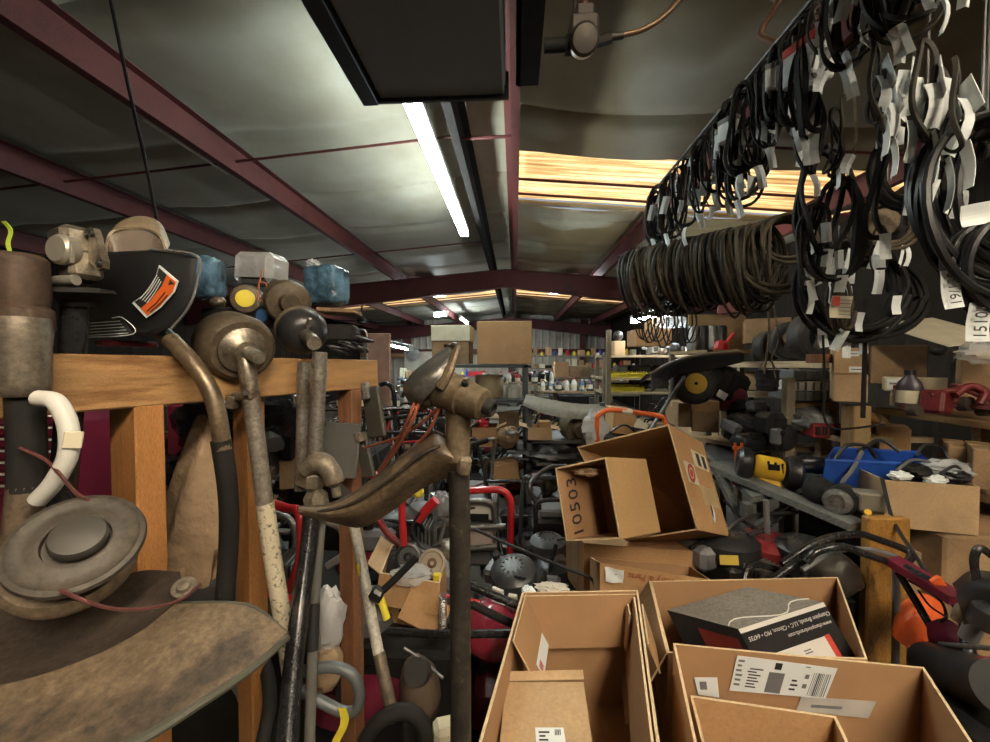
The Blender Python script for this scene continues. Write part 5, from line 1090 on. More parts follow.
# ---------------- general cartons for the shelves and floor
CM = [CARD, CARD2, CARD3]
def carton(label, base, size, rz=0, style='closed', m=0, group=None, tilt=(0, 0), tape=True, sticker=None, name=None):
    w, d, h = size; t = thing(name or ('open_carton' if style == 'open' else 'closed_carton'), label, 'carton', base, (tilt[0], tilt[1], rz), group)
    def B(mb, nm, mm, par=t): return mb.build(nm, mm, par, world=False)
    if style in ('open', 'noflap'):
        r = [V((-w / 2, d / 2, h)), V((w / 2, d / 2, h)), V((w / 2, -d / 2, h)), V((-w / 2, -d / 2, h))]
        B(shell_box(r, V((0, 0, -h)), .005), 'body', [CM[m], CARDIN, EDGE])
        rr_ = random.Random(hash(label) % 999 if False else len(label) * 7 + int(abs(base[0]) * 100))
        for i, (a, b, o) in enumerate([(r[3], r[2], V((0, -1, -rr_.uniform(.2, 2)))), (r[2], r[1], V((1, 0, rr_.uniform(-1.5, .6)))), (r[0], r[3], V((-1, 0, rr_.uniform(-1.5, .6))))]):
            if style == 'open' and (i + len(label)) % 3 != 0: B(slab(a, b, o, min(w, d) * .4, .004), 'flap', [CM[m], EDGE])
    else:
        mb = MB(); mb.box((0, 0, h / 2), (w, d, h), ch=.004); B(mb, 'body', CM[m])
        if tape:
            mb = MB(); mb.box((0, 0, h + .0006), (w, .045, .0008)); mb.box((-w / 2 - .0006, 0, h * .88), (.0008, .045, h * .24)); mb.box((w / 2 + .0006, 0, h * .88), (.0008, .045, h * .24)); mb.box((0, -d / 2 - .0006, h * .9), (.05, .0008, h * .2)) if False else None
            B(mb, 'packing_tape', TAPE)
        if sticker:
            for (sx, sz, sw, sh) in sticker:
                mb = MB(); mb.box((sx * w, -d / 2 - .001, sz * h), (sw * w, .001, sh * h)); s_ = B(mb, 'paper_sticker', PAPER)
                mb = MB(); mb.box((sx * w, -d / 2 - .002, sz * h), (sw * w * .7, .0008, sh * h * .18)); B(mb, 'sticker_print', GREYINK, s_)
    return t
def fcarton(label, l, tp, r, bt, D, d, turn=.85, **k):
    "carton whose front face spans photo columns l..r and rows tp..bt at depth D"
    a, b = at(l, bt, D), at(r, tp, D); c = (a + b) / 2; th = math.atan2(c.x, c.y) * (turn if abs(c.x) > .45 * D else 0)
    return carton(label, (c.x + math.sin(th) * d / 2, c.y + math.cos(th) * d / 2, a.z), (abs(b.x - a.x) * math.cos(th), d, abs(b.z - a.z)), rz=-math.degrees(th), **k)
# ================================================================ kinds of machine and clutter, built once and copied
def Lb(mb, nm, m, par): return mb.build(nm, m, par, world=False)
def make_engine(body=BLACK, tank=GREYP, name='small_engine'):
    t = thing(name, 'x', 'engine')
    mb = MB(); mb.box((0, 0, .09), (.2, .22, .14), ch=.015); mb.box((.02, -.14, .12), (.1, .1, .1), ch=.01); Lb(mb, 'block', DARKSTEEL, t)
    for k in range(5): mb = MB(); mb.box((.02, -.11 - k * .018, .12), (.13, .006, .13), ch=.002); Lb(mb, 'cooling_fin', GREYM, t)
    mb = MB(); mb.lathe([(0.05, 0), (.135, 0), (.14, .02), (.135, .07), (.1, .1), (.06, .108), (0, .108)], (0, .02, .155), (0, 0, 1), 32); sh = Lb(mb, 'shroud', body, t)
    for k in range(12):
        a = 2 * PI * k / 12; mb = MB(); mb.box((.075 * math.cos(a), .02 + .075 * math.sin(a), .257), (.05, .009, .006), rot=(0, 22, math.degrees(a)), ch=.001); Lb(mb, 'vent_rib', DARKSTEEL, sh)
    mb = MB(); mb.box((-.14, .04, .17), (.09, .17, .1), ch=.02); tk = Lb(mb, 'fuel_tank', tank, t)
    mb = MB(); mb.lathe([(0, .02), (.022, .02), (.024, .0), (.024, -.02)], (-.14, .08, .23), (0, 0, 1), 16); Lb(mb, 'fuel_cap', BLACKM, tk)
    mb = MB(); mb.box((.14, .05, .15), (.07, .13, .11), ch=.012); Lb(mb, 'air_filter_box', BLACKM, t)
    mb = MB(); mb.box((.09, -.15, .07), (.09, .08, .06), ch=.01); Lb(mb, 'muffler', RUST, t)
    mb = MB(); mb.tube([(.05, -.05, .26), (.12, -.06, .275)], .009, 8); Lb(mb, 'pull_handle', BLACK, t)
    return t
def wheel_parts(t, c, r, w, hub, ax=V((1, 0, 0)), nm='wheel'):
    mb = MB(); mb.lathe([(r * .6, -w * .5), (r * .85, -w * .5), (r * .97, -w * .36), (r, -w * .12), (r, w * .12), (r * .97, w * .36), (r * .85, w * .5), (r * .6, w * .5)], c, ax, 28); o = Lb(mb, nm, RUBBER, t)
    mb = MB(); mb.lathe([(0, -w * .42), (r * .2, -w * .42), (r * .22, -w * .25), (r * .5, -w * .22), (r * .62, -w * .45), (r * .62, w * .45), (r * .5, w * .22), (r * .22, w * .25), (r * .2, w * .42), (0, w * .42)], c, ax, 24); Lb(mb, 'hub', hub, o)
    return o
def make_mower(deck, hub=GREYM, eng=BLACK, name='push_mower', handle=BLACKT):
    t = thing(name, 'x', 'lawn mower')
    mb = MB(); mb.lathe([(.26, 0), (.262, .1), (.25, .13), (.2, .15), (0, .155)], (0, 0, .06), (0, 0, 1), 36, squash=1.12); d = Lb(mb, 'deck', deck, t)
    mb = MB(); mb.box((.27, -.1, .14), (.14, .22, .012), rot=(0, 30, 0), ch=.004); Lb(mb, 'discharge_flap', BLACKM, d)
    for x in (-.27, .27):
        for y in (-.26, .26): wheel_parts(t, (x, y, .1), .1, .05, hub)
    mb = MB(); mb.lathe([(0.05, 0), (.13, 0), (.135, .02), (.13, .1), (.1, .13), (.06, .138), (0, .138)], (0, .02, .3), (0, 0, 1), 32); mb.box((0, 0, .25), (.2, .2, .1), ch=.01); e = Lb(mb, 'engine', eng, t)
    for k in range(12):
        a = 2 * PI * k / 12; mb = MB(); mb.box((.07 * math.cos(a), .02 + .07 * math.sin(a), .435), (.05, .009, .008), rot=(0, 20, math.degrees(a)), ch=.001); Lb(mb, 'vent_rib', GREYP, e)
    mb = MB(); mb.box((-.15, .02, .3), (.08, .16, .09), ch=.018); Lb(mb, 'fuel_tank', GREYP, e)
    mb = MB(); mb.box((0, .16, .3), (.13, .07, .09), ch=.012); Lb(mb, 'air_filter_box', BLACKM, e)
    pts = [(-.2, -.24, .17), (-.21, -.6, .62), (-.21, -.85, .93), (-.16, -.9, .98), (.16, -.9, .98), (.21, -.85, .93), (.21, -.6, .62), (.2, -.24, .17)]
    mb = MB(); mb.tube(catmull(pts, 5), .0125, 10); Lb(mb, 'handle', handle, t)
    mb = MB(); mb.tube([(-.2, -.6, .62), (.2, -.6, .62)], .008, 8); Lb(mb, 'cross_bar', DARKSTEEL, t)
    mb = MB(); mb.tube(catmull([(.2, -.8, .88), (.1, -.55, .6), (.12, -.2, .4), (.08, 0, .38)], 5), .004, 6); Lb(mb, 'control_cable', BLACK, t)
    return t
def make_tire(r, w, hub=None):
    t = thing('spare_tire', 'x', 'tire')
    mb = MB(); mb.lathe([(r * .55, -w * .5), (r * .85, -w * .5), (r * .97, -w * .36), (r, -w * .1), (r, w * .1), (r * .97, w * .36), (r * .85, w * .5), (r * .55, w * .5), (r * .5, w * .3), (r * .5, -w * .3), (r * .55, -w * .5)], (0, 0, r), (0, 1, 0), 32, closed_ends=False); Lb(mb, 'tyre', RUBBER, t)
    if hub: mb = MB(); mb.lathe([(0, -w * .3), (r * .12, -w * .36), (r * .14, -w * .2), (r * .5, -w * .24), (r * .54, -w * .45), (r * .54, w * .4), (0, w * .4)], (0, 0, r), (0, 1, 0), 28); Lb(mb, 'hub', hub, t)
    return t
def make_bin(w, d, h, m, name='parts_bin', cut=True):
    t = thing(name, 'x', 'bin'); k = .88
    rim = [V((-w / 2, d / 2, h)), V((w / 2, d / 2, h)), V((w / 2, -d / 2, h * (.6 if cut else 1))), V((-w / 2, -d / 2, h * (.6 if cut else 1)))]
    mb = MB(); lo = [V((p.x * k, p.y * k, 0)) for p in rim]
    inn = [V((p.x * .94, p.y * .92, p.z)) for p in rim]; li = [V((p.x * .82, p.y * .82, .006)) for p in rim]
    for i in range(4):
        j = (i + 1) % 4; mb.add([rim[i], rim[j], lo[j], lo[i]], [(3, 2, 1, 0)], False); mb.add([inn[i], inn[j], li[j], li[i]], [(0, 1, 2, 3)], False); mb.add([rim[i], inn[i], inn[j], rim[j]], [(0, 1, 2, 3)], False)
    mb.add(lo, [(0, 1, 2, 3)], False); mb.add(li, [(3, 2, 1, 0)], False); Lb(mb, 'tub', m, t)
    mb = MB(); mb.tube([rim[0], rim[1], rim[2], rim[3]], min(w, d) * .03, 6, closed=True); Lb(mb, 'rim', m, t)
    return t
def make_bottle(m, cap, h=.24, r=.05, name='bottle'):
    t = thing(name, 'x', 'bottle'); mb = MB(); mb.lathe([(r * .9, 0), (r, .01), (r, h * .55), (r * .85, h * .7), (r * .35, h * .86), (r * .33, h * .93), (0, h * .93)], (0, 0, 0), (0, 0, 1), 20, squash=.75); Lb(mb, 'body', m, t)
    mb = MB(); mb.lathe([(r * .42, h * .88), (r * .42, h), (0, h)], (0, 0, 0), (0, 0, 1), 16); Lb(mb, 'cap', cap, t)
    mb = MB(); mb.lathe([(r * 1.01, h * .16), (r * 1.01, h * .48)], (0, 0, 0), (0, 0, 1), 20, squash=.76, closed_ends=False); Lb(mb, 'paper_label', PAPER2, t)
    return t
def make_gearcase(m=GRIME):
    t = thing('gear_case', 'x', 'machine part'); mb = MB(); mb.lathe([(0, -.09), (.04, -.09), (.05, -.06), (.085, -.05), (.09, -.03), (.09, .03), (.08, .05), (.05, .06), (.045, .12), (0, .12)], (0, 0, .09), (0, 1, .15), 26); Lb(mb, 'housing', m, t)
    mb = MB(); mb.cyl((0, .1, .1), (0, .2, .115), .016, n=12); Lb(mb, 'shaft', DARKSTEEL, t)
    for k in range(6): a = k * PI / 3; mb = MB(); mb.lathe([(0, 0), (.008, 0), (.008, .008), (0, .008)], (.072 * math.cos(a), -.045, .085 + .072 * math.sin(a)), (0, -1, -.15), 6); Lb(mb, 'bolt', DARKSTEEL, t)
    return t
def make_loop(w, h, r, m, name='handlebar'):
    t = thing(name, 'x', 'handlebar'); mb = MB()
    mb.tube(catmull([(-w / 2, 0, 0), (-w / 2, -.02, h * .6), (-w * .46, -.05, h * .93), (-w * .3, -.07, h), (w * .3, -.07, h), (w * .46, -.05, h * .93), (w / 2, -.02, h * .6), (w / 2, 0, 0)], 6), r, 10); Lb(mb, 'tube', m, t)
    mb = MB(); mb.tube([(-w / 2, -.01, h * .4), (w / 2, -.01, h * .4)], r * .7, 8); Lb(mb, 'cross_bar', m, t)
    mb = MB(); mb.tube([(-w * .28, -.07, h), (w * .28, -.07, h)], r * 1.5, 12); Lb(mb, 'foam_grip', BLACKM, t)
    return t
def make_motor(m=GREYM):
    t = thing('electric_motor', 'x', 'motor'); mb = MB(); mb.lathe([(0, -.13), (.04, -.13), (.065, -.115), (.075, -.1), (.075, .1), (.065, .115), (.03, .13), (0, .13)], (0, 0, .08), (1, 0, 0), 26); Lb(mb, 'casing', m, t)
    mb = MB(); mb.cyl((.12, 0, .08), (.19, 0, .08), .012, n=10); Lb(mb, 'shaft', GREYM, t); mb = MB(); mb.box((0, 0, .01), (.16, .12, .015), ch=.003); Lb(mb, 'foot', DARKSTEEL, t)
    mb = MB(); mb.box((0, -.06, .14), (.08, .05, .05), ch=.006); Lb(mb, 'terminal_box', BLACKM, t); return t
P = {}
P['engine'] = make_engine(); P['engine_grey'] = make_engine(GREYP, BLACK); P['engine_red'] = make_engine(REDD, BLACK)
P['mower_red'] = make_mower(REDD); P['mower_black'] = make_mower(BLACK, WHITE); P['mower_green'] = make_mower(mat('dark_green', (.02, .06, .03), .4), YELLOW); P['mower_maroon'] = make_mower(MAROON, GREYM, GREYP)
P['tire'] = make_tire(.17, .13); P['tire_yellow'] = make_tire(.2, .17, YELLOW); P['wheel_white'] = make_tire(.1, .05, WHITE)
P['bin_yellow'] = make_bin(.1, .16, .09, YELLOWG); P['bin_black'] = make_bin(.28, .3, .2, BLACKM, cut=False); P['bin_grey'] = make_bin(.3, .3, .12, mat('tray_grey', (.16, .165, .17), .5), 'storage_tray', False)
P['bottle_white'] = make_bottle(WHITE, REDINK); P['bottle_dark'] = make_bottle(mat('plum_plastic', (.06, .045, .06), .35), BLACK, .26, .07); P['bottle_red'] = make_bottle(RED, BLACK, .2, .045); P['bottle_blue'] = make_bottle(mat('pale_blue', (.12, .25, .4), .4), WHITE, .2, .04)
P['gear'] = make_gearcase(); P['gear_alu'] = make_gearcase(ALU); P['loop'] = make_loop(.5, .55, .0125, BLACKT); P['loop_red'] = make_loop(.5, .5, .016, RED); P['loop_grey'] = make_loop(.5, .55, .0125, GREYM)
P['motor'] = make_motor(); P['motor_black'] = make_motor(BLACK)
PU = set()
def inst(k, loc, rot=(0, 0, 0), label=None, group=None, scale=None):
    if k in PU: return dup(P[k], loc, rot, label, group, scale)
    PU.add(k); o = P[k]; put(o, loc, rot, scale); o['label'] = label
    if group: o['group'] = group
    return o
def instp(k, px, py, D, rot=(0, 0, 0), label=None, group=None, scale=None): return inst(k, at(px, py, D), rot, label, group, scale)
def drop_unused():
    def rec(o):
        for c in list(o.children): rec(c)
        bpy.data.objects.remove(o)
    for k, o in P.items():
        if k not in PU: rec(o)
    for k, o in kinds.items():
        if k not in used: rec(o)
def rack(label, x0, x1, y0, y1, zs, m=DARKSTEEL, up=.04, th=.03, ztop=None, board=None, name='shelf_rack'):
    t = thing(name, label, 'shelf', ((x0 + x1) / 2, (y0 + y1) / 2, 0))
    for x in (x0 + up / 2, x1 - up / 2):
        for y in (y0 + up / 2, y1 - up / 2): mb = MB(); mb.box((x, y, (ztop or max(zs)) / 2), (up, up, (ztop or max(zs)))); mb.build('upright', m, t)
    for z in zs: mb = MB(); mb.box(((x0 + x1) / 2, (y0 + y1) / 2, z - th / 2), (x1 - x0, y1 - y0, th), ch=.002); mb.build('shelf_board', board or m, t)
    return t
def quick(name, mbfn, m, label, cat, group=None):
    mb = MB(); mbfn(mb); return single(name, mb, m, label, cat, group=group)
# ================================================================ shelving along the right-hand wall
SX = 2.31
t = rack('timber shelf at the near end of the side wall, red tools along its edge', SX, 2.95, 1.55, 2.62, [0.62, 0.98, 1.345], PLY, .05, .035, 1.345, PLY)
fcarton('big brown carton with ochre end on the near side shelf behind the red tools', 872, 345, 925, 384, 2.42, .35, m=2)
mb = MB(); c = at(940, 331, 2.25); mb.box(c, (.42, .34, .006), rot=(24, -6, 14)); mb.box(c + V((0.03, -.05, .0)), (.42, .02, .008), rot=(24, -6, 14)) if False else None
single('cardboard_sheet', mb, PAPER2, 'pale flat cardboard sheet tilted on top of the big brown carton', 'cardboard')
t = fcarton('long cream carton lying along the near side shelf', 886, 378, 960, 392, 2.2, .12, m=1, tape=False, sticker=[(-.36, .55, .2, .8)]); 
for ch in t.children:
    if ch.name.startswith('body'): ch.data.materials[0] = PAPER2
instp('bottle_dark', 909, 409, 2.05, (0, 0, 15), 'plum-black oil bottle standing on the near side shelf', scale=.75)
instp('bottle_white', 895, 406, 2.12, (0, 0, 5), 'small yellowed bottle beside the plum-black oil bottle', scale=.45)
t = thing('floor_jack', 'dark red jack with levers lying along the near side shelf edge', 'jack', at(950, 412, 1.98))
RJ = mat('jack_red', (.17, .018, .02), .45, var=.3, dirt=(.05, .015, .015), dscale=14, damt=.35)
mb = MB(); mb.tube(wp([(905, 408, 2.02), (950, 404, 1.98), (1000, 408, 1.9)]), .022, prof=[(-1, -.5), (1, -.5), (1, .5), (-1, .5)], smooth=False); mb.build('frame', RJ, t)
mb = MB(); mb.box(at(936, 402, 1.96), (.09, .09, .11), rot=(0, 8, 20), ch=.012); mb.build('body', RJ, t)
mb = MB(); mb.tube(wp([(930, 395, 1.95), (962, 388, 1.93), (992, 400, 1.88)]), .014, 10); mb.build('lever', RJ, t)
for px, py, r_ in ((914, 410, .028), (965, 404, .035), (984, 410, .03)): mb = MB(); mb.lathe([(0, -.02), (r_, -.02), (r_, .02), (0, .02)], at(px, py, 1.95), (.2, -1, .1), 18); mb.build('wheel', GRIMED, t)
mb = MB(); mb.lathe([(0, 0), (.018, 0), (.018, .07), (.024, .075), (.024, .085), (0, .085)], at(952, 402, 1.95), (.3, 0, 1), 14); mb.build('ram', RJ, t)
quick('red_clamp', lambda mb: (mb.tube(catmull(wp([(955, 395, 1.9), (970, 386, 1.9), (985, 392, 1.88), (980, 404, 1.88)]), 5), .016, 10)), RJ, 'dark red curved clamp on top of the jack at the picture edge', 'clamp')
t = thing('bench_vise', 'black screw clamp standing above the red tools', 'clamp', at(948, 405, 2.05))
mb = MB(); mb.tube(wp([(950, 408, 2.05), (953, 355, 2.05)]), .012, 8); mb.build('bar', DARKSTEEL, t); mb = MB(); mb.box(at(945, 350, 2.05), (.1, .04, .03), rot=(0, 10, 0), ch=.01); mb.build('jaw', DARKSTEEL, t); mb = MB(); mb.blob(at(938, 350, 2.03), (.03, .03, .028), .1); mb.build('knob', BLACKM, t)
fcarton('brown carton at the picture edge above the red tools', 962, 354, 1010, 404, 2.0, .3, m=2)
quick('clear_bag', lambda mb: mb.blob(at(985, 352, 1.85), (.1, .07, .05), .3, 2.5, 7), FILM, 'clear plastic bag with white boxes lying on the edge carton', 'bag')
fcarton('white box inside the clear plastic bag at the picture edge', 974, 347, 1000, 361, 1.88, .06, m=1, tape=False)
# tall carton stack on its post, boards leaning
quick('timber_post', lambda mb: mb.box((xat(849, 2.2), 2.25, .70), (.09, .09, 1.40), ch=.004), mat('sawn_post', (.40, .27, .125), .6, var=.2, scale=3, stretch=(9, 9, 1), dirt=(.2, .13, .06), dscale=1.5, damt=.3), 'split wooden post standing under the tall stacked cartons', 'post')
fcarton('lower carton of the tall stack on the wooden post', 834, 374, 867, 402, 2.2, .22, m=1)
fcarton('upper carton of the tall stack, two white stickers on its face', 834, 348, 866, 374, 2.2, .22, m=1, sticker=[(.1, .78, .34, .2), (.2, .18, .45, .22)])
quick('leaning_board', lambda mb: mb.tube(wp([(864, 414, 2.55), (892, 458, 2.4)]), .06, prof=[(-1, -.25), (1, -.25), (1, .25), (-1, .25)], smooth=False), WOOD, 'broad pale board leaning below the near side shelf', 'board')
fcarton('tan carton tucked behind the broad leaning board', 880, 428, 910, 452, 2.3, .2, m=0)
# second bay: white board shelf with tires, grey trays
t = thing('long_shelf', 'long side shelf of pale boards with tires, trays and a black bucket', 'shelf', (1.9, 3.0, 0))
def sboard(px0, y0, D0, px1, y1, D1, d, th, m, nm='shelf_board'):
    a, b = at(px0, y0, D0), at(px1, y1, D1); u = b - a; u.z = 0; n = V((-u.y, u.x, 0)).normalized()
    hexa(a, b - a, n * d, V((0, 0, -th))).build(nm, m, t)
sboard(712, 362, 3.5, 822, 361, 2.55, .45, .045, PINE); sboard(735, 391, 3.3, 782, 391, 2.8, .5, .05, PINE); sboard(786, 427, 2.75, 842, 437, 2.3, .5, .03, PINE); sboard(690, 436, 3.4, 762, 448, 2.6, .5, .03, PLY)
for px, D, w, m in ((782, 2.45, .055, WOODGREY), (816, 2.5, .07, PINE), (719, 3.55, .06, WOODGREY)):
    zt = at(px, 378 if px == 782 else (436 if px == 816 else 362), D).z; mb = MB(); mb.box((xat(px, D) + .02, D + .06, zt / 2), (w, .05, zt), ch=.004); mb.build('upright', m, t)
for (px, py, D, sc, rz, lb) in [(812, 361, 2.7, .95, 10, 'big black tire standing on the pale shelf nearest the tall stack'), (791, 361, 2.95, .85, -20, 'black tire standing behind the biggest one on the pale shelf'), (768, 361, 3.2, .7, 15, 'smaller dark tire on the pale shelf above the bucket'), (757, 361, 3.4, .6, 60, 'dusty tire farthest along the pale shelf')]: instp('tire', px, py, D, (0, 0, rz), lb, scale=sc)
t2 = thing('black_bucket', 'ribbed black bucket hanging from wires in front of the side shelf', 'bucket', at(767, 391, 2.5)); a = at(767, 391, 2.5)
mb = MB(); mb.lathe([(.045, 0), (.056, .005), (.058, .03), (.063, .032), (.063, .038), (.059, .04), (.06, .07), (.066, .072), (.066, .08), (.062, .082), (.063, .12), (.066, .122), (.066, .13), (.06, .13), (.055, .02), (0, .02)], a, (0, 0, 1), 28); mb.build('pail', BLACK, t2)
mb = MB(); mb.tube(catmull([a + V((-.06, 0, .12)), a + V((-.03, 0, .17)), a + V((0, 0, .185)), a + V((.03, 0, .17)), a + V((.06, 0, .12))], 5), .003, 6); mb.build('bail', GREYM, t2)
fcarton('small tan carton beside the black bucket on the side shelf', 746, 372, 757, 390, 3.2, .2, m=1)
for i, (y0, y1, m, lb) in enumerate([(370, 380, 'g', 'top grey divided tray in the stack beside the tall cartons'), (381, 391, 'w', 'white tray in the middle of the grey tray stack'), (391, 401, 'g', 'lowest grey divided tray of the stack')]):
    a, b = at(793, y1, 2.5), at(840, y0, 2.5); tt = thing('divided_tray', lb, 'tray', ((a.x + b.x) / 2, 2.62, a.z)); mb = MB(); mb.box(((a.x + b.x) / 2, 2.62, (a.z + b.z) / 2), (b.x - a.x, .25, b.z - a.z - .004), ch=.004); mb.build('tray', P['bin_grey'].children[0].data.materials[0] if m == 'g' else WHITE, tt)
    for k in range(6): mb = MB(); mb.box((a.x + (b.x - a.x) * (k + .5) / 6, 2.49, (a.z + b.z) / 2), (.006, .012, (b.z - a.z) * .8)); mb.build('divider', GREYP, tt)
fcarton('plain carton supporting the divided trays', 795, 402, 838, 426, 2.52, .24, m=2)
quick('grey_bag', lambda mb: mb.blob(at(812, 421, 2.5), (.13, .1, .085), .3, 2.6, 4, flat=.7), BAGG, 'crumpled grey plastic bag on the lower side shelf', 'bag')
t2 = thing('red_crate', 'red slotted plastic crate beside the crumpled grey bag', 'crate', at(828, 436, 2.4)); a, b = at(814, 438, 2.38), at(843, 424, 2.38)
mb = MB(); mb.box(((a.x + b.x) / 2, 2.48, (a.z + b.z) / 2), (b.x - a.x, .2, b.z - a.z), ch=.006); mb.build('crate', REDD, t2)
for k in range(4): mb = MB(); mb.box((a.x + (b.x - a.x) * (k + .5) / 4, 2.377, (a.z + b.z) / 2), ((b.x - a.x) / 6, .006, (b.z - a.z) * .6)); mb.build('slot', BLACKM, t2)
quick('board_end', lambda mb: mb.box(at(812, 355, 2.3) + V((.04, 0, -.02)), (.14, .05, .05), rot=(0, 0, 20)), WOODRED, 'short red-brown board end by the tires', 'board')
fcarton('old carton stored high behind the tires', 745, 318, 790, 343, 3.6, .4, m=2)
fcarton('dark carton on the pale shelf behind the tall stack', 818, 338, 835, 361, 2.7, .2, m=2)
# plywood panel and cartons on the upper level farther along
t = rack('tall shelf frame carrying the plywood panel and the row of cans', xat(684, 4.0), xat(762, 4.0), 3.62, 4.5, [.9, 1.742], WOODGREY, .05, .03, None, PLY)
quick('plywood_panel', lambda mb: mb.box((at(716, 329, 4.2).x, 4.2, 1.935), (.56, .02, .38), rot=(4, 0, -4)), PLY, 'brown plywood panel leaning high under the hose coils', 'panel')
quick('pink_sheet', lambda mb: mb.box(at(734, 307, 4.0), (.3, .02, .1), rot=(20, -6, -5)), mat('pink_board', (.36, .15, .17), .7), 'dusty pink board on top of the plywood panel', 'board')
fcarton('orange-brown carton under the bright light on the far side shelf', 636, 329, 672, 346, 5.0, .4, m=0)
fcarton('open-topped tan carton above the orange-brown one', 651, 318, 665, 330, 5.0, .25, m=1)
quick('plastic_sheet', lambda mb: mb.blob(at(672, 322, 4.9), (.18, .15, .08), .35, 2.4, 6), FILM, 'clear plastic sheeting catching the bright light', 'plastic sheet')
for i in range(4): quick('chrome_can', lambda mb: mb.lathe([(0, 0), (.06, 0), (.06, .22), (.05, .24), (0, .24)], at(693 + i * 9, 350, 4.0), (0, 0, 1), 18), [GREYM, BLACK, GREYM, BLACK][i], ['silver can on the far shelf below the plywood panel, farthest', 'black can between two silver ones below the plywood panel', 'silver can on the far shelf below the plywood panel, nearer', 'black can at the end of the can row below the plywood panel'][i], 'can')
quick('red_gas_can', lambda mb: (mb.box(at(721, 347, 3.7), (.12, .1, .12), rot=(0, 15, 20), ch=.03), mb.cyl(at(727, 342, 3.7), at(734, 333, 3.7), .015)), RED, 'small red fuel can beside the row of cans', 'fuel can')
# far shelf facing the camera
t = rack('far timber shelf unit with yellow bins and dark tool cases', xat(602, 5.6), xat(700, 5.6), 5.6, 6.2, [.75, 1.2, 1.4, 1.72], WOODGREY, .06, .035, 1.76, PINE)
quick('timber_upright', lambda mb: mb.box((xat(607, 5.2), 5.2, 1.02), (.06, .06, 2.04), ch=.004), WOODGREY, 'tall weathered timber upright at the end of the far shelf unit', 'post')
GB = 'yellow parts bins on the far shelf'
for i in range(9): inst('bin_yellow', (xat(611 + i * 4.6, 5.6), 5.7, 1.4), (0, 0, 0), 'small yellow parts bin in the upper row of the far shelf', GB, 1.0)
GB = 'yellow parts bins lower on the far shelf'
for i in range(7): inst('bin_yellow', (xat(612 + i * 4.6, 5.6), 5.7, 1.2), (0, 0, 0), 'small yellow parts bin in the lower row of the far shelf', GB, 1.0)
for i in range(5): quick('tool_case', lambda mb: mb.box((xat(624 + i * 12, 5.6), 5.9, 1.49), (.16, .3, .17), rot=(0, 0, 8 * math.sin(i * 2)), ch=.02), [GREYP, BLACK, DARKSTEEL, BLACK, GREYP][i], 'dark tool case behind the yellow bins on the far shelf', 'tool case', 'tool cases on the far shelf')
for i in range(4): inst(['engine', 'gear', 'engine_grey', 'gear_alu'][i], (xat(655 + i * 11, 5.7), 5.95, 1.72), (0, 0, 40 * i), 'dusty machine part on the top board of the far shelf', 'parts on top of the far shelf', .7)
for i in range(6): inst(['engine', 'gear', 'engine_grey', 'motor_black', 'gear', 'engine'][i], (xat(612 + i * 15, 5.7), 5.85, [.75, .75, 1.2, .75, 1.2, .75][i] + .002), (0, 0, 70 * i), 'dark machine part low on the far shelf', 'parts low on the far shelf', .85)
carton('small tan carton at the upper end of the far shelf', (xat(617, 5.7), 5.75, 1.722), (.15, .2, .2), 0, m=1)
quick('spool_ball', lambda mb: mb.blob((xat(617, 5.7), 5.75, 2.0), (.07, .07, .075), .05), DARKSTEEL, 'dark ball-shaped part sitting on the small tan carton', 'machine part')
# upside-down black machine with yellow-hubbed wheel, on a table
t = thing('work_table', 'rough table under the black engines and the yellow-hubbed machine', 'table', (1.55, 3.15, 0))
mb = MB(); mb.box((1.72, 3.15, .86), (1.1, .95, .035)); mb.build('table_top', PLY, t)
for x in (1.25, 2.2):
    for y in (2.75, 3.55): mb = MB(); mb.box((x, y, .42), (.07, .07, .84)); mb.build('leg', WOODGREY, t)
t = thing('garden_machine', 'black garden machine tipped up, showing a fat wheel with yellow hub', 'garden machine', at(693, 410, 3.0)); 
c = at(693, 384, 2.85); ax = V((-.15, -1, .12)).normalized()
mb = MB(); mb.lathe([(.062, -.07), (.12, -.07), (.138, -.055), (.146, -.02), (.146, .03), (.135, .055), (.112, .07), (.062, .07)], c, ax, 36); w_ = mb.build('tyre', RUBBER, t)
mb = MB(); mb.lathe([(.072, .074), (.066, .05), (.03, .042), (.027, .062), (0, .062)], c, ax, 28); h_ = mb.build('yellow_hub', YELLOW, w_)
mb = MB(); mb.cyl(c + ax * .05, c + ax * .075, .012, n=12); mb.build('axle', BLACKM, h_)
mb = patch([[(640, 382, 2.9), (668, 366, 2.95), (700, 356, 3.0), (736, 350, 3.1)], [(650, 375, 2.75), (674, 362, 2.8), (704, 355, 2.85), (740, 352, 2.95)], [(652, 392, 2.7), (680, 374, 2.75), (710, 370, 2.8), (742, 362, 2.9)]], th=.02); mb.build('hood', BLACK, t)
mb = MB(); mb.box(at(722, 385, 3.0), (.3, .25, .25), rot=(10, 20, 30), ch=.04); mb.build('body', BLACKM, t)
mb = MB(); mb.tube(wp([(650, 430, 2.6), (684, 377, 2.75)]), .012, 8); mb.build('silver_rod', GREYM, t)
mb = MB(); mb.box(at(664, 383, 2.75), (.07, .02, .05), rot=(0, 35, 0), ch=.008); mb.build('bracket', GREYP, t)
quick('green_part', lambda mb: mb.box(at(724, 372, 3.3), (.14, .1, .1), rot=(0, 20, 10), ch=.02), mat('dusty_green', (.16, .2, .05), .5), 'dusty green casing behind the yellow-hubbed machine', 'machine part')
quick('maroon_casing', lambda mb: mb.blob(at(727, 396, 3.0), (.13, .12, .12), .2, 2, 3), MAROON, 'maroon casing beside the yellow-hubbed wheel', 'machine part')
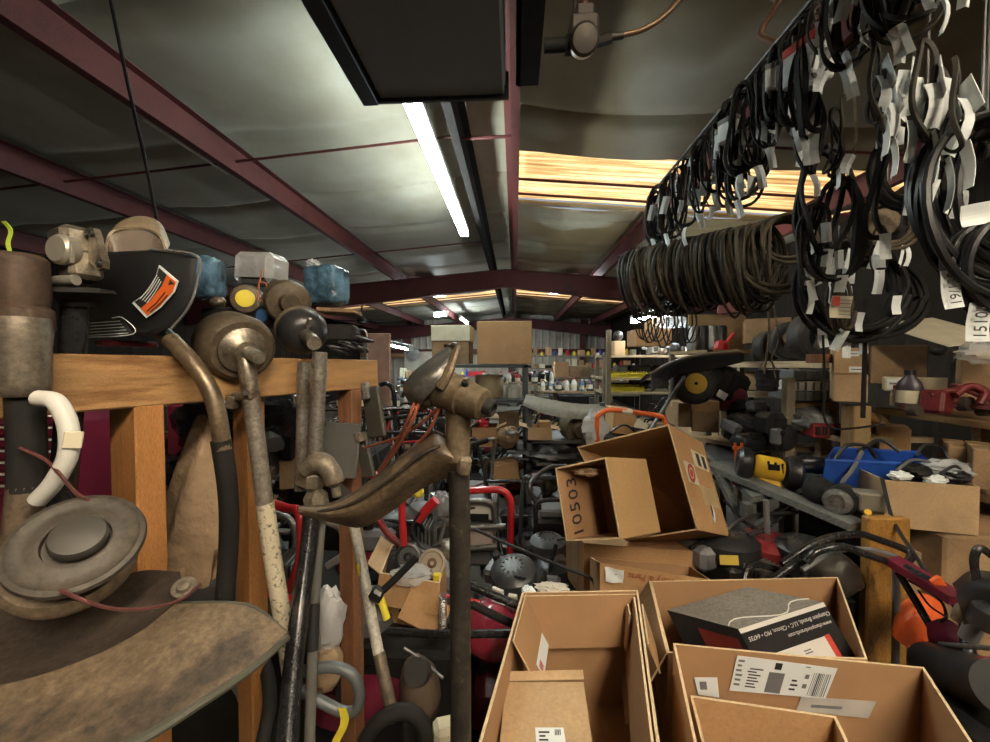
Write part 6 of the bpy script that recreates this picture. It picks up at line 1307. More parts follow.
quick('paper_leaflet', lambda mb: mb.box(at(722, 395, 2.82), (.07, .004, .05), rot=(0, 30, 0)), PAPER, 'white leaflet stuck on the maroon casing', 'leaflet')
fcarton('small carton stacked behind the black engines', 678, 403, 693, 427, 2.95, .25, m=2); fcarton('upper of two small cartons beside the black engines', 692, 401, 719, 411, 2.9, .25, m=0); fcarton('lower of two small cartons beside the black engines', 692, 411, 719, 432, 2.9, .28, m=2)
for i, (px, py, D, k, rot, sc, lb) in enumerate([(738, 444, 2.7, 'engine', (20, 0, 30), .75, 'black engine heaped nearest the two small cartons'), (752, 426, 2.85, 'engine', (0, 15, 100), .75, 'black engine on top of the heap under the bucket'), (766, 448, 2.7, 'engine_grey', (10, -10, 200), .75, 'dark grey engine leaning on the grey shelf post'), (748, 452, 2.55, 'motor_black', (0, 0, 20), .8, 'black motor lying at the front of the engine heap'), (766, 436, 2.6, 'engine', (90, 0, 30), .6, 'engine lying on its side by the grey post')]): instp(k, px, py, D, rot, lb, scale=sc)
quick('black_tank', lambda mb: mb.box(at(771, 424, 2.55), (.16, .15, .15), rot=(0, 0, 12), ch=.03), BLACK, 'black square tank beside the weathered shelf post', 'tank')
# orange tool
t = thing('pruner', 'small orange lopping tool hanging at the end of the low shelf', 'tool', at(737, 455, 2.4)); mb = MB(); mb.tube(wp([(735, 443, 2.4), (736, 462, 2.4)]), .008, 8); mb.build('handle', ORANGE, t); mb = MB(); mb.tube(wp([(742, 443, 2.4), (739, 462, 2.4)]), .008, 8); mb.build('handle', ORANGE, t); mb = MB(); mb.box(at(738, 448, 2.4), (.06, .012, .02)); mb.build('brace', ORANGE, t)
# ---------------- grey steel bench with the yellow grinder
t = thing('steel_bench', 'grey sheet-steel bench stand carrying the yellow grinder', 'bench', (1.3, 2.2, 0))
GS = mat('bench_steel', (.24, .25, .235), .5, .3, var=.2, scale=6, dirt=(.1, .095, .085), dscale=4, damt=.35)
zb = .985
def bp(px, py): D = zd(py, zb); p = at(px, py, D); D *= (CAMZ - zb) / (CAMZ - p.z); p = at(px, py, D); return V((p.x, p.y, zb))
q = [bp(700, 446), bp(760, 440), bp(838, 480), bp(752, 497)]
hexa(q[3], q[2] - q[3], q[0] - q[3], V((0, 0, -.03))).build('bench_top', GS, t)
mb = MB(); mb.tube(wp([(708, 464, 2.3), (780, 494, 1.95), (858, 526, 1.65)]), .05, prof=[(-1, -.3), (1, -.3), (1, .3), (-1, .3)], smooth=False); mb.build('side_beam', GS, t)
mb = MB(); mb.tube(wp([(718, 470, 2.2), (776, 590, 1.9)]), .03, prof=[(-1, -.4), (1, -.4), (1, .4), (-1, .4)], smooth=False); mb.build('brace_leg', GS, t)
mb = MB(); mb.tube(wp([(800, 500, 2.0), (700, 560, 2.2)]), .03, prof=[(-1, -.4), (1, -.4), (1, .4), (-1, .4)], smooth=False); mb.build('brace_leg', GS, t)
for p in q: mb = MB(); mb.box((p.x, p.y + .03, zb / 2 - .02), (.05, .05, zb - .04)); mb.build('leg', GS, t)
mb = MB(); mb.lathe([(0, 0), (.012, 0), (.012, .004), (0, .004)], at(826, 517, 1.87), (0, -1, 0), 12); mb.build('bolt_hole', BLACK, t)
mb = MB(); mb.box(at(743, 484, 2.15), (.1, .01, .03), rot=(0, 8, -20)); mb.build('orange_sticker', mat('sticker_orange', (.5, .12, .04), .5), t)
t = thing('bench_grinder', 'yellow bench grinder with black wheel guards on the grey bench', 'grinder', at(768, 488, 2.1)); c = at(768, 468, 2.1); gx = V((.93, -.36, -.12)).normalized()
mb = MB(); mb.lathe([(0, -.07), (.05, -.065), (.062, -.045), (.062, .045), (.05, .065), (0, .07)], c, gx, 28); mb.build('motor_body', YELLOW, t)
for k in range(3): mb = MB(); mb.box(c + gx * (-.03 + k * .03) + V((0, -.058, .02)), (.008, .01, .05), ch=.002); mb.build('vent', BLACKM, t)
for s in (-1, 1): mb = MB(); mb.lathe([(0, -.03), (.075, -.03), (.085, -.015), (.085, .02), (.07, .035), (.03, .035), (.028, .03), (0, .03)], c + gx * (s * .105), gx * (1 if s > 0 else -1), 30); mb.build('wheel_guard', BLACK, t)
mb = MB(); mb.box(c - V((0, 0, .065)), (.12, .09, .06), rot=(0, 0, -20), ch=.01, taper=.7); mb.build('base', YELLOW, t)
mb = MB(); mb.box(c + V((-.01, -.062, .02)), (.05, .005, .03), rot=(0, 0, -20)); mb.build('name_plate', BLACKM, t)
for i, (px, py, D, ra, lb) in enumerate([(812, 462, 2.15, .03, 'black ribbed hose end beside the grinder'), (825, 468, 2.1, .025, 'second black hose end beside the grinder, nearer the blue bin')]):
    quick('hose_end', lambda mb: mb.lathe([(0, -.1), (ra, -.1), (ra, -.05), (ra * 1.2, -.05), (ra * 1.2, 0), (ra * .9, .0), (ra * .9, .1), (0, .1)], at(px, py, D), (1, -.3, .1), 18), BLACK, lb, 'hose')
quick('red_tray', lambda mb: mb.box(at(798, 499, 2.0), (.2, .12, .02), rot=(0, 5, -15), ch=.004), MAROON, 'dark red tray lying on the steel bench below the grinder', 'tray')
t = thing('electric_motor', 'silver-faced black motor lying in front of the blue bin', 'motor', at(842, 510, 1.75)); c = at(840, 500, 1.75); gx = V((-.75, -.6, .05)).normalized()
mb = MB(); mb.lathe([(0, -.1), (.05, -.1), (.06, -.085), (.06, .02), (.05, .035), (0, .035)], c, gx, 26); mb.build('casing', BLACKM, t)
mb = MB(); mb.lathe([(.052, .03), (.05, .045), (.03, .052), (.028, .045), (.012, .045), (.012, .06), (0, .06)], c, gx, 26); mb.build('bearing_face', GREYM, t)
mb = MB(); mb.box(at(868, 500, 1.72), (.1, .08, .075), rot=(0, 0, -12), ch=.006); mb.build('terminal_box', mat('tan_grey_box', (.22, .2, .16), .45, .3, var=.2), t)
mb = MB(); mb.cyl(at(868, 512, 1.67), at(868, 512, 1.675), .012, n=12); mb.build('yellow_plug', YELLOW, t)
quick('black_tank', lambda mb: mb.blob(at(820, 492, 1.85), (.06, .07, .07), .15, 2, 6), BLACKM, 'rounded black housing beside the silver-faced motor', 'tank')
# blue bin
t = thing('storage_bin', 'bright blue plastic storage bin heaped with hoses', 'bin', at(875, 488, 1.9))
rB_ = [at(835, 450, 2.2), at(918, 452, 2.1), at(934, 466, 1.85), at(826, 458, 1.9)]
zr = sum(p.z for p in rB_) / 4
rB_ = [V((p.x, p.y, zr + (p.z - zr) * .3)) for p in rB_]
shell_box(rB_, V((-.01, 0.03, -.2)), .008).build('tub', [BLUE, BLUE, BLUE], t)
mb = MB(); mb.tube(rB_, .008, 8, closed=True); mb.build('rim', BLUE, t)
for i, pts in enumerate([[(834, 462, 1.98), (846, 446, 1.98), (866, 446, 2.0), (876, 458, 2.0)], [(858, 452, 2.0), (880, 440, 2.05), (900, 452, 2.0)], [(846, 498, 1.84), (842, 484, 1.84), (852, 470, 1.85), (862, 452, 1.95)]]):
    quick('black_hose', lambda mb: ptube(mb, pts, .009, 10), [BLACK, DARKSTEEL, GREYP][i], ['black hose arching out of the blue bin', 'dark hose hump deep in the blue bin', 'grey cord hanging over the front of the blue bin'][i], 'hose')
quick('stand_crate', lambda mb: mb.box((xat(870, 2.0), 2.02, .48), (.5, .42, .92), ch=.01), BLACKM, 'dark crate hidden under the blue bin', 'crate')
# carton of junk
t = fcarton('open tan carton heaped with hoses and plastic-bagged parts', 890, 484, 972, 530, 1.68, .27, style='noflap', m=1, turn=.3)
for i, (px, py, D, ra, m, lb) in enumerate([(915, 470, 1.75, (.05, .05, .03), BLACKM, 'black rubber part on top of the junk carton'), (945, 468, 1.76, (.09, .06, .035), FILM, 'clear bag of parts on the junk carton'), (900, 476, 1.72, (.04, .03, .02), PAPER, 'white card poking from the junk carton'), (955, 476, 1.72, (.05, .04, .025), BLACK, 'black part at the far corner of the junk carton'), (935, 480, 1.70, (.04, .03, .02), PAPER, 'white slip lying among the junk carton parts'), (925, 476, 1.78, (.06, .05, .035), DARKSTEEL, 'dark metal part in the middle of the junk carton')]):
    quick('loose_part', lambda mb: mb.blob(at(px, py, D), ra, .4, 3.0, i + 2), m, lb, 'part')
for i, pts in enumerate([[(897, 470, 1.72), (912, 460, 1.75), (930, 462, 1.76)], [(916, 456, 1.8), (925, 445, 1.8), (942, 448, 1.8), (950, 462, 1.78)], [(940, 474, 1.7), (955, 466, 1.7), (966, 475, 1.7)]]): quick('black_hose', lambda mb: ptube(mb, pts, .006, 8), BLACK if i else GREYP, ['grey tube lying over the corner of the junk carton', 'thin black loop standing up from the junk carton', 'black tube curling at the side of the junk carton'][i], 'hose')
zz = at(930, 530, 1.7).z; quick('stacked_crate', lambda mb: mb.box((xat(945, 1.85), 1.86, zz / 2), (.6, .42, zz - .004), ch=.01), CARD3, 'old brown crate hidden under the junk carton', 'crate')
# amber timber block, tan cartons
AMB = mat('amber_timber', (.44, .22, .045), .5, var=.35, scale=4, stretch=(3, 3, 1), dirt=(.16, .08, .03), dscale=4, damt=.4)
D_ = 1.58; a, b = at(866, 640, D_), at(912, 519, D_); quick('timber_block', lambda mb: mb.box(((a.x + b.x) / 2, D_ + .02, b.z / 2), (b.x - a.x, .04, b.z), ch=.006), AMB, 'amber-stained timber plank standing under the motor', 'post')
fcarton('wide tan carton on the floor stack beyond the amber post', 903, 556, 958, 640, 1.72, .3, m=1, tape=False); fcarton('tan carton beside the wide one, nearest the picture edge', 943, 553, 1000, 612, 1.66, .1, m=1, tape=False)
for (l, tp, r, bt, lb) in [(948, 447, 972, 482, 'brown carton under the near shelf, farther of two'), (973, 450, 1000, 490, 'brown carton under the near shelf at the picture edge')]: fcarton(lb, l, tp, r, bt, 1.95 if l < 960 else 1.8, .25, m=2)
t = thing('low_shelf', 'dark low shelf board carrying two brown cartons at the picture edge', 'shelf', (2.2, 1.95, 0)); a = at(945, 484, 1.95); mb = MB(); mb.box((2.5, 1.95, a.z - .03), (.78, .6, .03)); mb.build('shelf_board', PLY, t); mb = MB(); mb.box((2.75, 2.1, a.z / 2 - .03), (.06, .06, a.z - .06)); mb.build('leg', WOODGREY, t)
quick('leaning_board', lambda mb: mb.tube(wp([(895, 520, 1.95), (945, 556, 1.8)]), .025, prof=[(-1, -.3), (1, -.3), (1, .3), (-1, .3)], smooth=False), PLY, 'dusty narrow board sloping below the junk carton', 'board')
# black tubular handle frame
t = thing('mower_handle', 'black tubular mower handle frame standing beside the amber post', 'handle', at(850, 600, 1.6))
mb = MB(); ptube(mb, [(782, 564, 1.44), (806, 548, 1.46), (828, 538, 1.48), (858, 534, 1.49), (874, 538, 1.49), (906, 550, 1.47), (911, 557, 1.44), (904, 563, 1.41), (890, 562, 1.40), (868, 555, 1.38), (842, 547, 1.37), (818, 551, 1.37), (806, 562, 1.37)], .0125, 12); mb.build('upper_loop', BLACKT, t)
mb = MB(); ptube(mb, [(802, 570, 1.38), (834, 552, 1.42), (866, 549, 1.45), (896, 556, 1.45)], .008, 8); mb.build('control_bar', GREYP, t)
mb = MB(); ptube(mb, [(800, 560, 1.42), (760, 590, 1.38), (744, 612, 1.34)], .0125, 10); mb.build('side_tube', BLACKT, t)
mb = MB(); ptube(mb, [(896, 566, 1.44), (896, 610, 1.44), (895, 690, 1.44)], .011, 10); mb.build('leg', GREYP, t)
mb = MB(); ptube(mb, [(808, 560, 1.42), (800, 600, 1.4), (798, 690, 1.4)], .0125, 10); mb.build('leg', BLACKT, t)
quick('dark_casing', lambda mb: mb.blob(at(832, 572, 1.55), (.085, .08, .085), .15, 2, 8), mat('brown_black', (.05, .042, .036), .4, .2, var=.3), 'rounded brown-black engine casing inside the tubular handle', 'engine casing')
# orange-chuted machine at the corner
t = thing('snow_blower', 'dark red machine with an orange flap and black tubing at the lower corner', 'garden machine', at(950, 742, 1.15))
mb = patch([[(893, 628, 1.42), (900, 606, 1.45), (922, 594, 1.48), (942, 604, 1.45)], [(895, 638, 1.4), (908, 620, 1.38), (925, 612, 1.38), (944, 622, 1.38)], [(912, 650, 1.4), (920, 645, 1.38), (930, 640, 1.36), (946, 640, 1.36)]], th=.006); mb.build('orange_flap', mat('flap_orange', (.72, .12, .03), .45, var=.1), t)
mb = MB(); mb.tube(wp([(892, 560, 1.4), (925, 580, 1.32), (962, 602, 1.2)]), .032, prof=[(-1, -.4), (1, -.4), (1, .4), (-1, .4)], smooth=False); mb.build('red_arm', MAROON, t)
mb = patch([[(928, 624, 1.3), (948, 620, 1.25), (975, 640, 1.15)], [(930, 640, 1.28), (950, 640, 1.2), (976, 655, 1.12)], [(934, 650, 1.3), (955, 655, 1.22), (980, 668, 1.15)]], th=.01); mb.build('red_shroud', MAROON, t)
for i, pts in enumerate([[(898, 572, 1.38), (915, 600, 1.34), (938, 640, 1.28), (944, 652, 1.26)], [(905, 568, 1.36), (945, 592, 1.26), (965, 618, 1.18), (968, 660, 1.12)], [(908, 580, 1.36), (938, 598, 1.3), (946, 615, 1.25), (940, 622, 1.25)], [(918, 590, 1.34), (930, 606, 1.3), (948, 618, 1.26)]]):
    mb = MB(); ptube(mb, pts, [.011, .016, .004, .003][i], 10); mb.build('tube', BLACKT, t)
c0, c1 = at(934, 666, 1.22), at(1005, 690, .98)
mb = MB(); mb.tube([c0, c1], .062, 26); mb.build('auger_housing', BLACK, t)
mb = MB(); mb.tube(wp([(940, 644, 1.19), (1000, 649, 1.0)]), .006, 8); mb.build('chrome_edge', GREYM, t)
mb = MB(); mb.tube(wp([(946, 690, 1.15), (1000, 702, .98)]), .007, 8); mb.build('chrome_edge', GREYM, t)
mb = MB(); mb.box(at(985, 740, 1.1), (.25, .2, .2), rot=(0, 0, 15), ch=.03); mb.build('chassis', BLACKM, t)
for i, (px, py, D, r_, h_) in enumerate([(958, 606, 1.15, .016, .05), (968, 625, 1.12, .02, .09), (985, 612, 1.05, .035, .06)]): mb = MB(); mb.lathe([(0, 0), (r_, 0), (r_, h_ * .8), (r_ * .6, h_), (0, h_)], at(px, py + 14, D), (.1, -.2, 1), 18); mb.build('gear_post', [ALU, GREYP, BLACK][i], t)
mb = patch([[(955, 585, 1.2), (975, 572, 1.15), (1010, 578, 1.05)], [(960, 600, 1.12), (978, 590, 1.08), (1010, 592, 1.0)], [(965, 625, 1.12), (985, 630, 1.08), (1010, 635, 1.0)]], th=.012); mb.build('black_hood', BLACK, t)
mb = MB(); ptube(mb, [(978, 590, 1.1), (974, 560, 1.1), (980, 548, 1.1), (992, 556, 1.1)], .009, 10); mb.build('lever', BLACKT, t)
mb = MB(); mb.box(at(940, 586, 1.27), (.03, .01, .06), rot=(0, -35, 0)); mb.build('orange_decal', ORANGE, t)
mb = MB(); mb.blob(at(985, 672, 1.02), (.03, .02, .04), .1); mb.build('red_decal', REDD, t)
# long black cable crossing
quick('power_cable', lambda mb: ptube(mb, [(882, 478, 1.7), (893, 520, 1.6), (915, 555, 1.45), (930, 578, 1.35)], .007, 8), BLACK, 'black cable falling from the junk carton to the corner machine', 'cable')
# machines in the gap between bench and cartons
for (px, py, D, k, rot, sc, lb) in [(728, 590, 1.75, 'engine', (0, 0, 20), 1.0, 'black engine with yellow sticker just behind the wide carton'), (766, 585, 1.8, 'engine_red', (0, 0, 140), .9, 'dark red engine behind the wide carton, next to the stickered one'), (800, 590, 1.7, 'engine', (0, 0, 220), .85, 'black engine at the foot of the tubular handle')]: instp(k, px, py, D, rot, lb, scale=sc)
quick('yellow_sticker', lambda mb: mb.box(at(729, 560, 1.55), (.075, .004, .035), rot=(-15, 3, 5)), mat('dull_yellow', (.5, .36, .06), .5), 'dull yellow sticker plate on the black engine behind the wide carton', 'sticker')
for i, pts in enumerate([[(742, 590, 1.45), (752, 565, 1.5), (790, 575, 1.5), (800, 590, 1.45)], [(706, 565, 1.7), (740, 520, 1.8), (800, 512, 1.9)], [(724, 500, 1.9), (760, 530, 1.85), (800, 500, 1.95)], [(690, 548, 1.7), (722, 536, 1.75), (760, 548, 1.8)], [(766, 500, 1.8), (768, 540, 1.8), (774, 590, 1.8)]]): quick('bent_tube', lambda mb: ptube(mb, pts, [.012, .008, .006, .01, .012][i], 8), [BLACKT, DARKSTEEL, BLACKT, BLACKM, GREYP][i], ['black U-shaped tube just above the wide carton rim', 'dark rod arching under the steel bench', 'thin black rod sagging below the bench beam', 'black rod lying level under the steel bench', 'upright grey tube between bench and carton'][i], 'tube')
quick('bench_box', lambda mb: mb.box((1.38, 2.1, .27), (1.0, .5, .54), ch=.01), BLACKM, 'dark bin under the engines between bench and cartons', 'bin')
# ================================================================ middle distance
t = rack('dark steel rack carrying the two big cartons at eye level', xat(428, 4.0), xat(528, 4.0), 4.0, 4.55, [.42, .78, 1.24, 1.6], mat('rack_steel', (.07, .075, .08), .5, .4, var=.2), .045, .03)
fcarton('biggest carton, plain and taped, standing high on the dark rack', 477, 321, 532, 364, 4.02, .5, m=0)
t = fcarton('smaller carton with pale lid standing high on the dark rack', 432, 340, 469, 364, 4.05, .4, m=2, tape=False)
a, b = at(431, 341, 4.04), at(470, 325, 4.04); mb = MB(); mb.box(((a.x + b.x) / 2, 4.25, (a.z + b.z) / 2), (b.x - a.x, .42, b.z - a.z), ch=.004); mb.build('pale_lid', PAPER2, t)
mb = MB(); mb.box(((a.x + b.x) / 2, 4.045, a.z - .05), (.14, .006, .03)); mb.build('hand_hole', BLACKM, t)
quick('fibre_drum', lambda mb: mb.lathe([(.15, 0), (.155, .01), (.155, .235), (.15, .245), (0, .245)], (xat(489, 4.2), 4.25, 1.242), (0, 0, 1), 28), mat('fibre_tan', (.33, .25, .14), .7, var=.2), 'tan fibre drum on the dark rack below the biggest carton', 'drum')
quick('glass_jar', lambda mb: mb.lathe([(.08, 0), (.085, .01), (.085, .12), (.06, .15), (.06, .17), (0, .17)], (xat(514, 4.15), 4.2, 1.242), (0, 0, 1), 20), mat('cloudy_plastic', (.5, .5, .42), .4), 'cloudy white jar beside the tan fibre drum', 'jar')
quick('dish_pan', lambda mb: mb.lathe([(.0, 0), (.1, 0), (.16, .05), (.165, .055), (.15, .055), (.09, .01), (0, .01)], (xat(462, 4.1), 4.2, 1.242), (0, 0, 1), 24), GREYM, 'grey metal pan on the dark rack beside the fibre drum', 'pan')
quick('metal_tray', lambda mb: mb.sheet(lambda u, v: at(474 + 46 * u, 407 + 8 * v - 5 * u * v, 3.85 - .2 * v), 4, 3, .01), GREYM, 'bright bent metal tray at the front of the dark rack', 'tray')
fcarton('open ochre carton with red parts on the dark rack, second board', 472, 428, 497, 447, 3.95, .3, style='open', m=0)
quick('red_part', lambda mb: (mb.blob(at(482, 424, 4.05), (.07, .06, .06), .3, 2, 3),), RED, 'red part sticking up from the open ochre carton', 'machine part')
fcarton('brown carton above the crumpled bag on the dark rack', 499, 412, 519, 428, 4.1, .3, m=2); quick('kraft_bag', lambda mb: mb.blob(at(508, 437, 3.95), (.12, .1, .11), .25, 2, 5), KRAFT, 'crumpled brown paper bag on the dark rack beside the ochre carton', 'bag')
fcarton('plain carton on the dark rack hidden behind the central pole', 445, 424, 470, 447, 4.0, .3, m=0)
carton('small ochre carton tilted on the lower rack board', (xat(505, 3.8), 3.95, .425), (.26, .25, .2), 12, m=0, tilt=(0, -8))
quick('white_cloth', lambda mb: mb.blob(at(512, 432, 3.82), (.06, .04, .025), .4, 3, 2), PAPER, 'white rag on the crumpled brown paper bag', 'rag')
for i, (px, z, k) in enumerate([(450, .425, 'gear'), (470, .425, 'motor_black'), (487, .425, 'gear'), (440, 1.245, 'gear'), (440, .79, 'engine'), (515, .425, 'gear_alu')]): inst(k, (xat(px, 4.1), 4.2, z), (0, 0, 50 * i), ['grimy gear case low on the dark rack', 'black motor low on the dark rack', 'gear case next to the tilted ochre carton', 'dark gear case beside the metal pan', 'black engine on the second board of the dark rack', 'bright gear case at the end of the lowest rack board'][i], scale=.9)
# second rack with the curved grey panel on top
t = rack('grey rack under the curved grey panel', xat(527, 3.5), xat(604, 3.5), 3.5, 4.0, [.35, .66, .93], mat('rack_grey', (.10, .105, .11), .5, .3, var=.2), .045, .03, 1.27)
mb = patch([[(526, 395, 3.55), (545, 399, 3.5), (575, 404, 3.5), (607, 405, 3.55)], [(524, 401, 3.42), (545, 408, 3.38), (575, 413, 3.38), (605, 412, 3.42)], [(522, 405, 3.4), (545, 414, 3.36), (575, 419, 3.36), (604, 419, 3.4)]], th=.012)
single('curved_panel', mb, mat('panel_grey', (.27, .27, .25), .5, .2, var=.12, dirt=(.18, .17, .15), dscale=4, damt=.3), 'long curved grey sheet-metal panel lying across the grey rack', 'panel')
t = fcarton('shallow pale tray-box with brown packets on the grey rack', 528, 428, 552, 440, 3.45, .2, style='open', m=1, tape=False)
fcarton('brown packet inside the shallow pale tray-box', 539, 422, 551, 435, 3.5, .12, m=0, tape=False)
instp('gear', 574, 441, 3.6, (0, 0, 20), 'big brown gear housing on the grey rack under the panel', scale=1.45)
quick('brown_tank', lambda mb: mb.blob(at(590, 430, 3.55), (.12, .1, .12), .12, 2, 4), GRIMEB, 'rounded brown tank on the grey rack beside the gear housing', 'tank')
quick('grey_blanket', lambda mb: mb.blob(at(556, 456, 3.5), (.28, .18, .09), .5, 3.2, 9), DARKSTEEL, 'dark grey sheet heaped on the middle board of the grey rack', 'sheet')
for i in range(5): inst(['engine', 'gear', 'engine_grey', 'motor', 'gear_alu'][i], (xat(536 + 14 * i, 3.6), 3.75, [.66, .355][i % 2] + .003), (0, 0, 60 * i), ['black engine on the grey rack, end nearest the dark rack', 'grimy gear case on the lowest grey rack board', 'dark grey engine in the middle of the grey rack', 'grey motor on the lowest grey rack board', 'pale gear case at the far end of the grey rack'][i], scale=.95)
# orange handle with the silver bag
t = thing('orange_handle', 'orange tubular push handle standing behind the tipped cartons', 'handle', at(630, 450, 2.35)); mb = MB(); ptube(mb, [(600, 600, 2.35), (599, 470, 2.35), (597, 424, 2.3), (601, 413, 2.3), (614, 410, 2.3), (640, 413, 2.3), (658, 416, 2.3), (665, 423, 2.3), (665, 470, 2.35), (665, 600, 2.35)], .014, 12); mb.build('tube', ORANGE, t)
mb = MB(); mb.tube(wp([(622, 411, 2.3), (632, 412, 2.3)]), .0155, 12); mb.build('white_band', WHITE, t)
quick('plastic_bag', lambda mb: mb.blob(at(595, 428, 2.35), (.075, .05, .1), .35, 2.8, 7), mat('silver_bag', (.5, .53, .56), .2, var=.2, bump=.9, bscale=18), 'crumpled silvery plastic bag hanging from the orange handle', 'bag')
fcarton('ochre carton behind the orange handle', 612, 410, 634, 434, 2.9, .25, m=0, tilt=(0, 5)); quick('white_card', lambda mb: mb.box(at(641, 426, 2.8), (.09, .004, .07), rot=(-20, 35, 0)), PAPER2, 'pale card leaning beside the ochre carton', 'card')
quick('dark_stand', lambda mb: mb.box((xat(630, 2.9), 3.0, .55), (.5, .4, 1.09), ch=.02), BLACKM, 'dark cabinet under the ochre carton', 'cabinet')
for i, pts in enumerate([[(610, 432, 2.5), (625, 425, 2.5), (640, 436, 2.5)], [(632, 428, 2.5), (648, 432, 2.5), (656, 444, 2.5)]]): quick('black_cable', lambda mb: ptube(mb, pts, .008, 8), BLACK, ['black cable arching under the orange handle', 'second cable curling under the orange handle, nearer the big carton'][i], 'cable')
# generator with red and silver frames
t = thing('generator', 'generator with cream control panel inside red and silver tube frames', 'generator', at(490, 640, 2.3))
c0, c1 = at(452, 570, 2.35), at(496, 503, 2.35)
mb = MB(); mb.box(((c0.x + c1.x) / 2, 2.6, (c0.z + c1.z) / 2), (c1.x - c0.x, .42, c1.z - c0.z), ch=.02); mb.build('body', GREYP, t)
a, b = at(455, 520, 2.33), at(493, 503, 2.33); mb = MB(); mb.box(((a.x + b.x) / 2, 2.345, (a.z + b.z) / 2), (b.x - a.x, .03, b.z - a.z), ch=.006); p_ = mb.build('control_panel', WHITE, t)
mb = MB(); mb.box(((a.x + b.x) / 2, 2.325, a.z + .025), (.18, .006, .035)); mb.build('black_strip', BLACKM, p_)
a, b = at(455, 550, 2.33), at(496, 530, 2.33); mb = MB(); mb.box(((a.x + b.x) / 2, 2.345, (a.z + b.z) / 2), (b.x - a.x, .04, b.z - a.z), ch=.006); mb.build('fuel_tank', mat('pinkish_cream', (.5, .42, .37), .5, var=.12), t)
mb = MB(); ptube(mb, [(462, 502, 2.3), (480, 501, 2.3), (492, 504, 2.3), (495, 514, 2.3), (496, 545, 2.3), (496, 600, 2.3)], .019, 12); mb.build('silver_frame', GREYM, t)
mb = MB(); mb.tube(wp([(465, 528, 2.28), (506, 526, 2.28)]), .016, 10); mb.tube(wp([(466, 549, 2.28), (497, 546, 2.28)]), .016, 10); mb.build('silver_rail', GREYM, t) if False else None
mb = MB(); mb.tube(wp([(465, 528, 2.28), (506, 526, 2.28)]), .016, 10); mb.build('silver_rail', GREYM, t)
mb = MB(); mb.tube(wp([(466, 549, 2.28), (497, 546, 2.28)]), .016, 10); mb.build('silver_rail', GREYM, t)
mb = MB(); ptube(mb, [(455, 492, 2.15), (480, 490, 2.15), (500, 490, 2.15), (509, 497, 2.15), (511, 512, 2.15), (510, 560, 2.2), (509, 620, 2.2)], .02, 12); mb.build('red_frame', RED, t)
# black engine and red mower in front
instp('mower_red', 497, 690, 1.75, (0, 0, 205), 'dull red push mower with black ribbed engine, beside the front open carton')
P['mower_red'].scale = (1.0, 1.0, 1.0)
e = make_engine(mat('slate_shroud', (.03, .033, .035), .4, var=.25), mat('slate_tank', (.04, .042, .043), .4)); put(e, at(516, 603, 1.52), (16, 0, -25), .66); e['label'] = 'slate-black ribbed engine standing above the red mower deck'
mb = MB(); mb.box((-.03, -.125, .2), (.07, .02, .03), rot=(-10, 0, -5), ch=.003); Lb(mb, 'cream_sticker', WHITE, e); mb = MB(); mb.box((.06, -.125, .19), (.05, .02, .03), rot=(-10, 0, 8), ch=.003); Lb(mb, 'cream_sticker', WHITE, e)
quick('red_hood', lambda mb: mb.blob(at(494, 628, 1.38), (.12, .13, .085), .06, 1.5, 3), mat('glossy_maroon', (.24, .02, .04), .22, var=.1, coat=.5), 'glossy dark red mower hood between the pole and the front open carton', 'hood')
for i, (pts, r, m, lb) in enumerate([([(470, 585, 1.24), (500, 598, 1.22), (535, 612, 1.2)], .013, BLACKT, 'upper black bar slanting over the dark red hood'), ([(472, 604, 1.22), (500, 618, 1.2), (532, 632, 1.18)], .013, BLACKM, 'lower black bar slanting over the dark red hood'), ([(514, 626, 1.18), (538, 638, 1.165)], .013, mat('bare_wood', (.5, .38, .22), .6), 'stub of bare wood at the end of the lower black bar'),
    ([(474, 529, 1.75), (510, 545, 1.7), (560, 566, 1.6), (590, 578, 1.55), (596, 590, 1.52)], .007, BLACK, 'long black cable curving from the pole to the cartons'), ([(530, 572, 1.5), (538, 582, 1.48), (545, 592, 1.46)], .003, GREYM, 'thin silver rod leaning on the ribbed engine'), ([(556, 545, 1.9), (552, 560, 1.85), (548, 585, 1.8)], .01, BLACKM, 'black lever standing between engine and cartons'), ([(412, 610, 1.35), (400, 590, 1.4), (404, 575, 1.4)], .005, RED, 'thin red cable by the pulley carton'), ([(420, 600, 1.4), (450, 596, 1.4), (480, 602, 1.4)], .006, RED, 'thin red rod lying level behind the pole')]):
    quick('loose_bar', lambda mb: ptube(mb, pts, r, 10), m, lb, 'bar')
# black tubular frame machine
t = thing('pressure_washer', 'black tube-framed machine standing between generator and tipped cartons', 'garden machine', at(548, 640, 2.3))
for i, pts in enumerate([[(520, 560, 2.2), (523, 485, 2.2), (534, 478, 2.2), (565, 478, 2.3)], [(534, 500, 2.1), (530, 484, 2.1), (548, 468, 2.25), (566, 466, 2.4)], [(536, 520, 2.1), (538, 502, 2.1), (575, 500, 2.3)], [(530, 482, 2.15), (532, 495, 2.12), (536, 506, 2.1), (534, 560, 2.15)]]): mb = MB(); ptube(mb, pts, .012, 10); mb.build('frame_tube', mat('grey_black_tube', (.07, .075, .08), .3, .4, var=.2), t)
mb = MB(); mb.box(at(552, 520, 2.35), (.22, .3, .12), ch=.02); mb.build('engine_block', DARKSTEEL, t)
mb = MB(); mb.box(at(553, 508, 2.3), (.17, .2, .05), ch=.012); mb.build('tank', GREYP, t)
mb = MB(); mb.box(at(545, 552, 2.2), (.3, .3, .14), rot=(0, 0, 15), ch=.03); mb.build('housing', BLACKM, t)
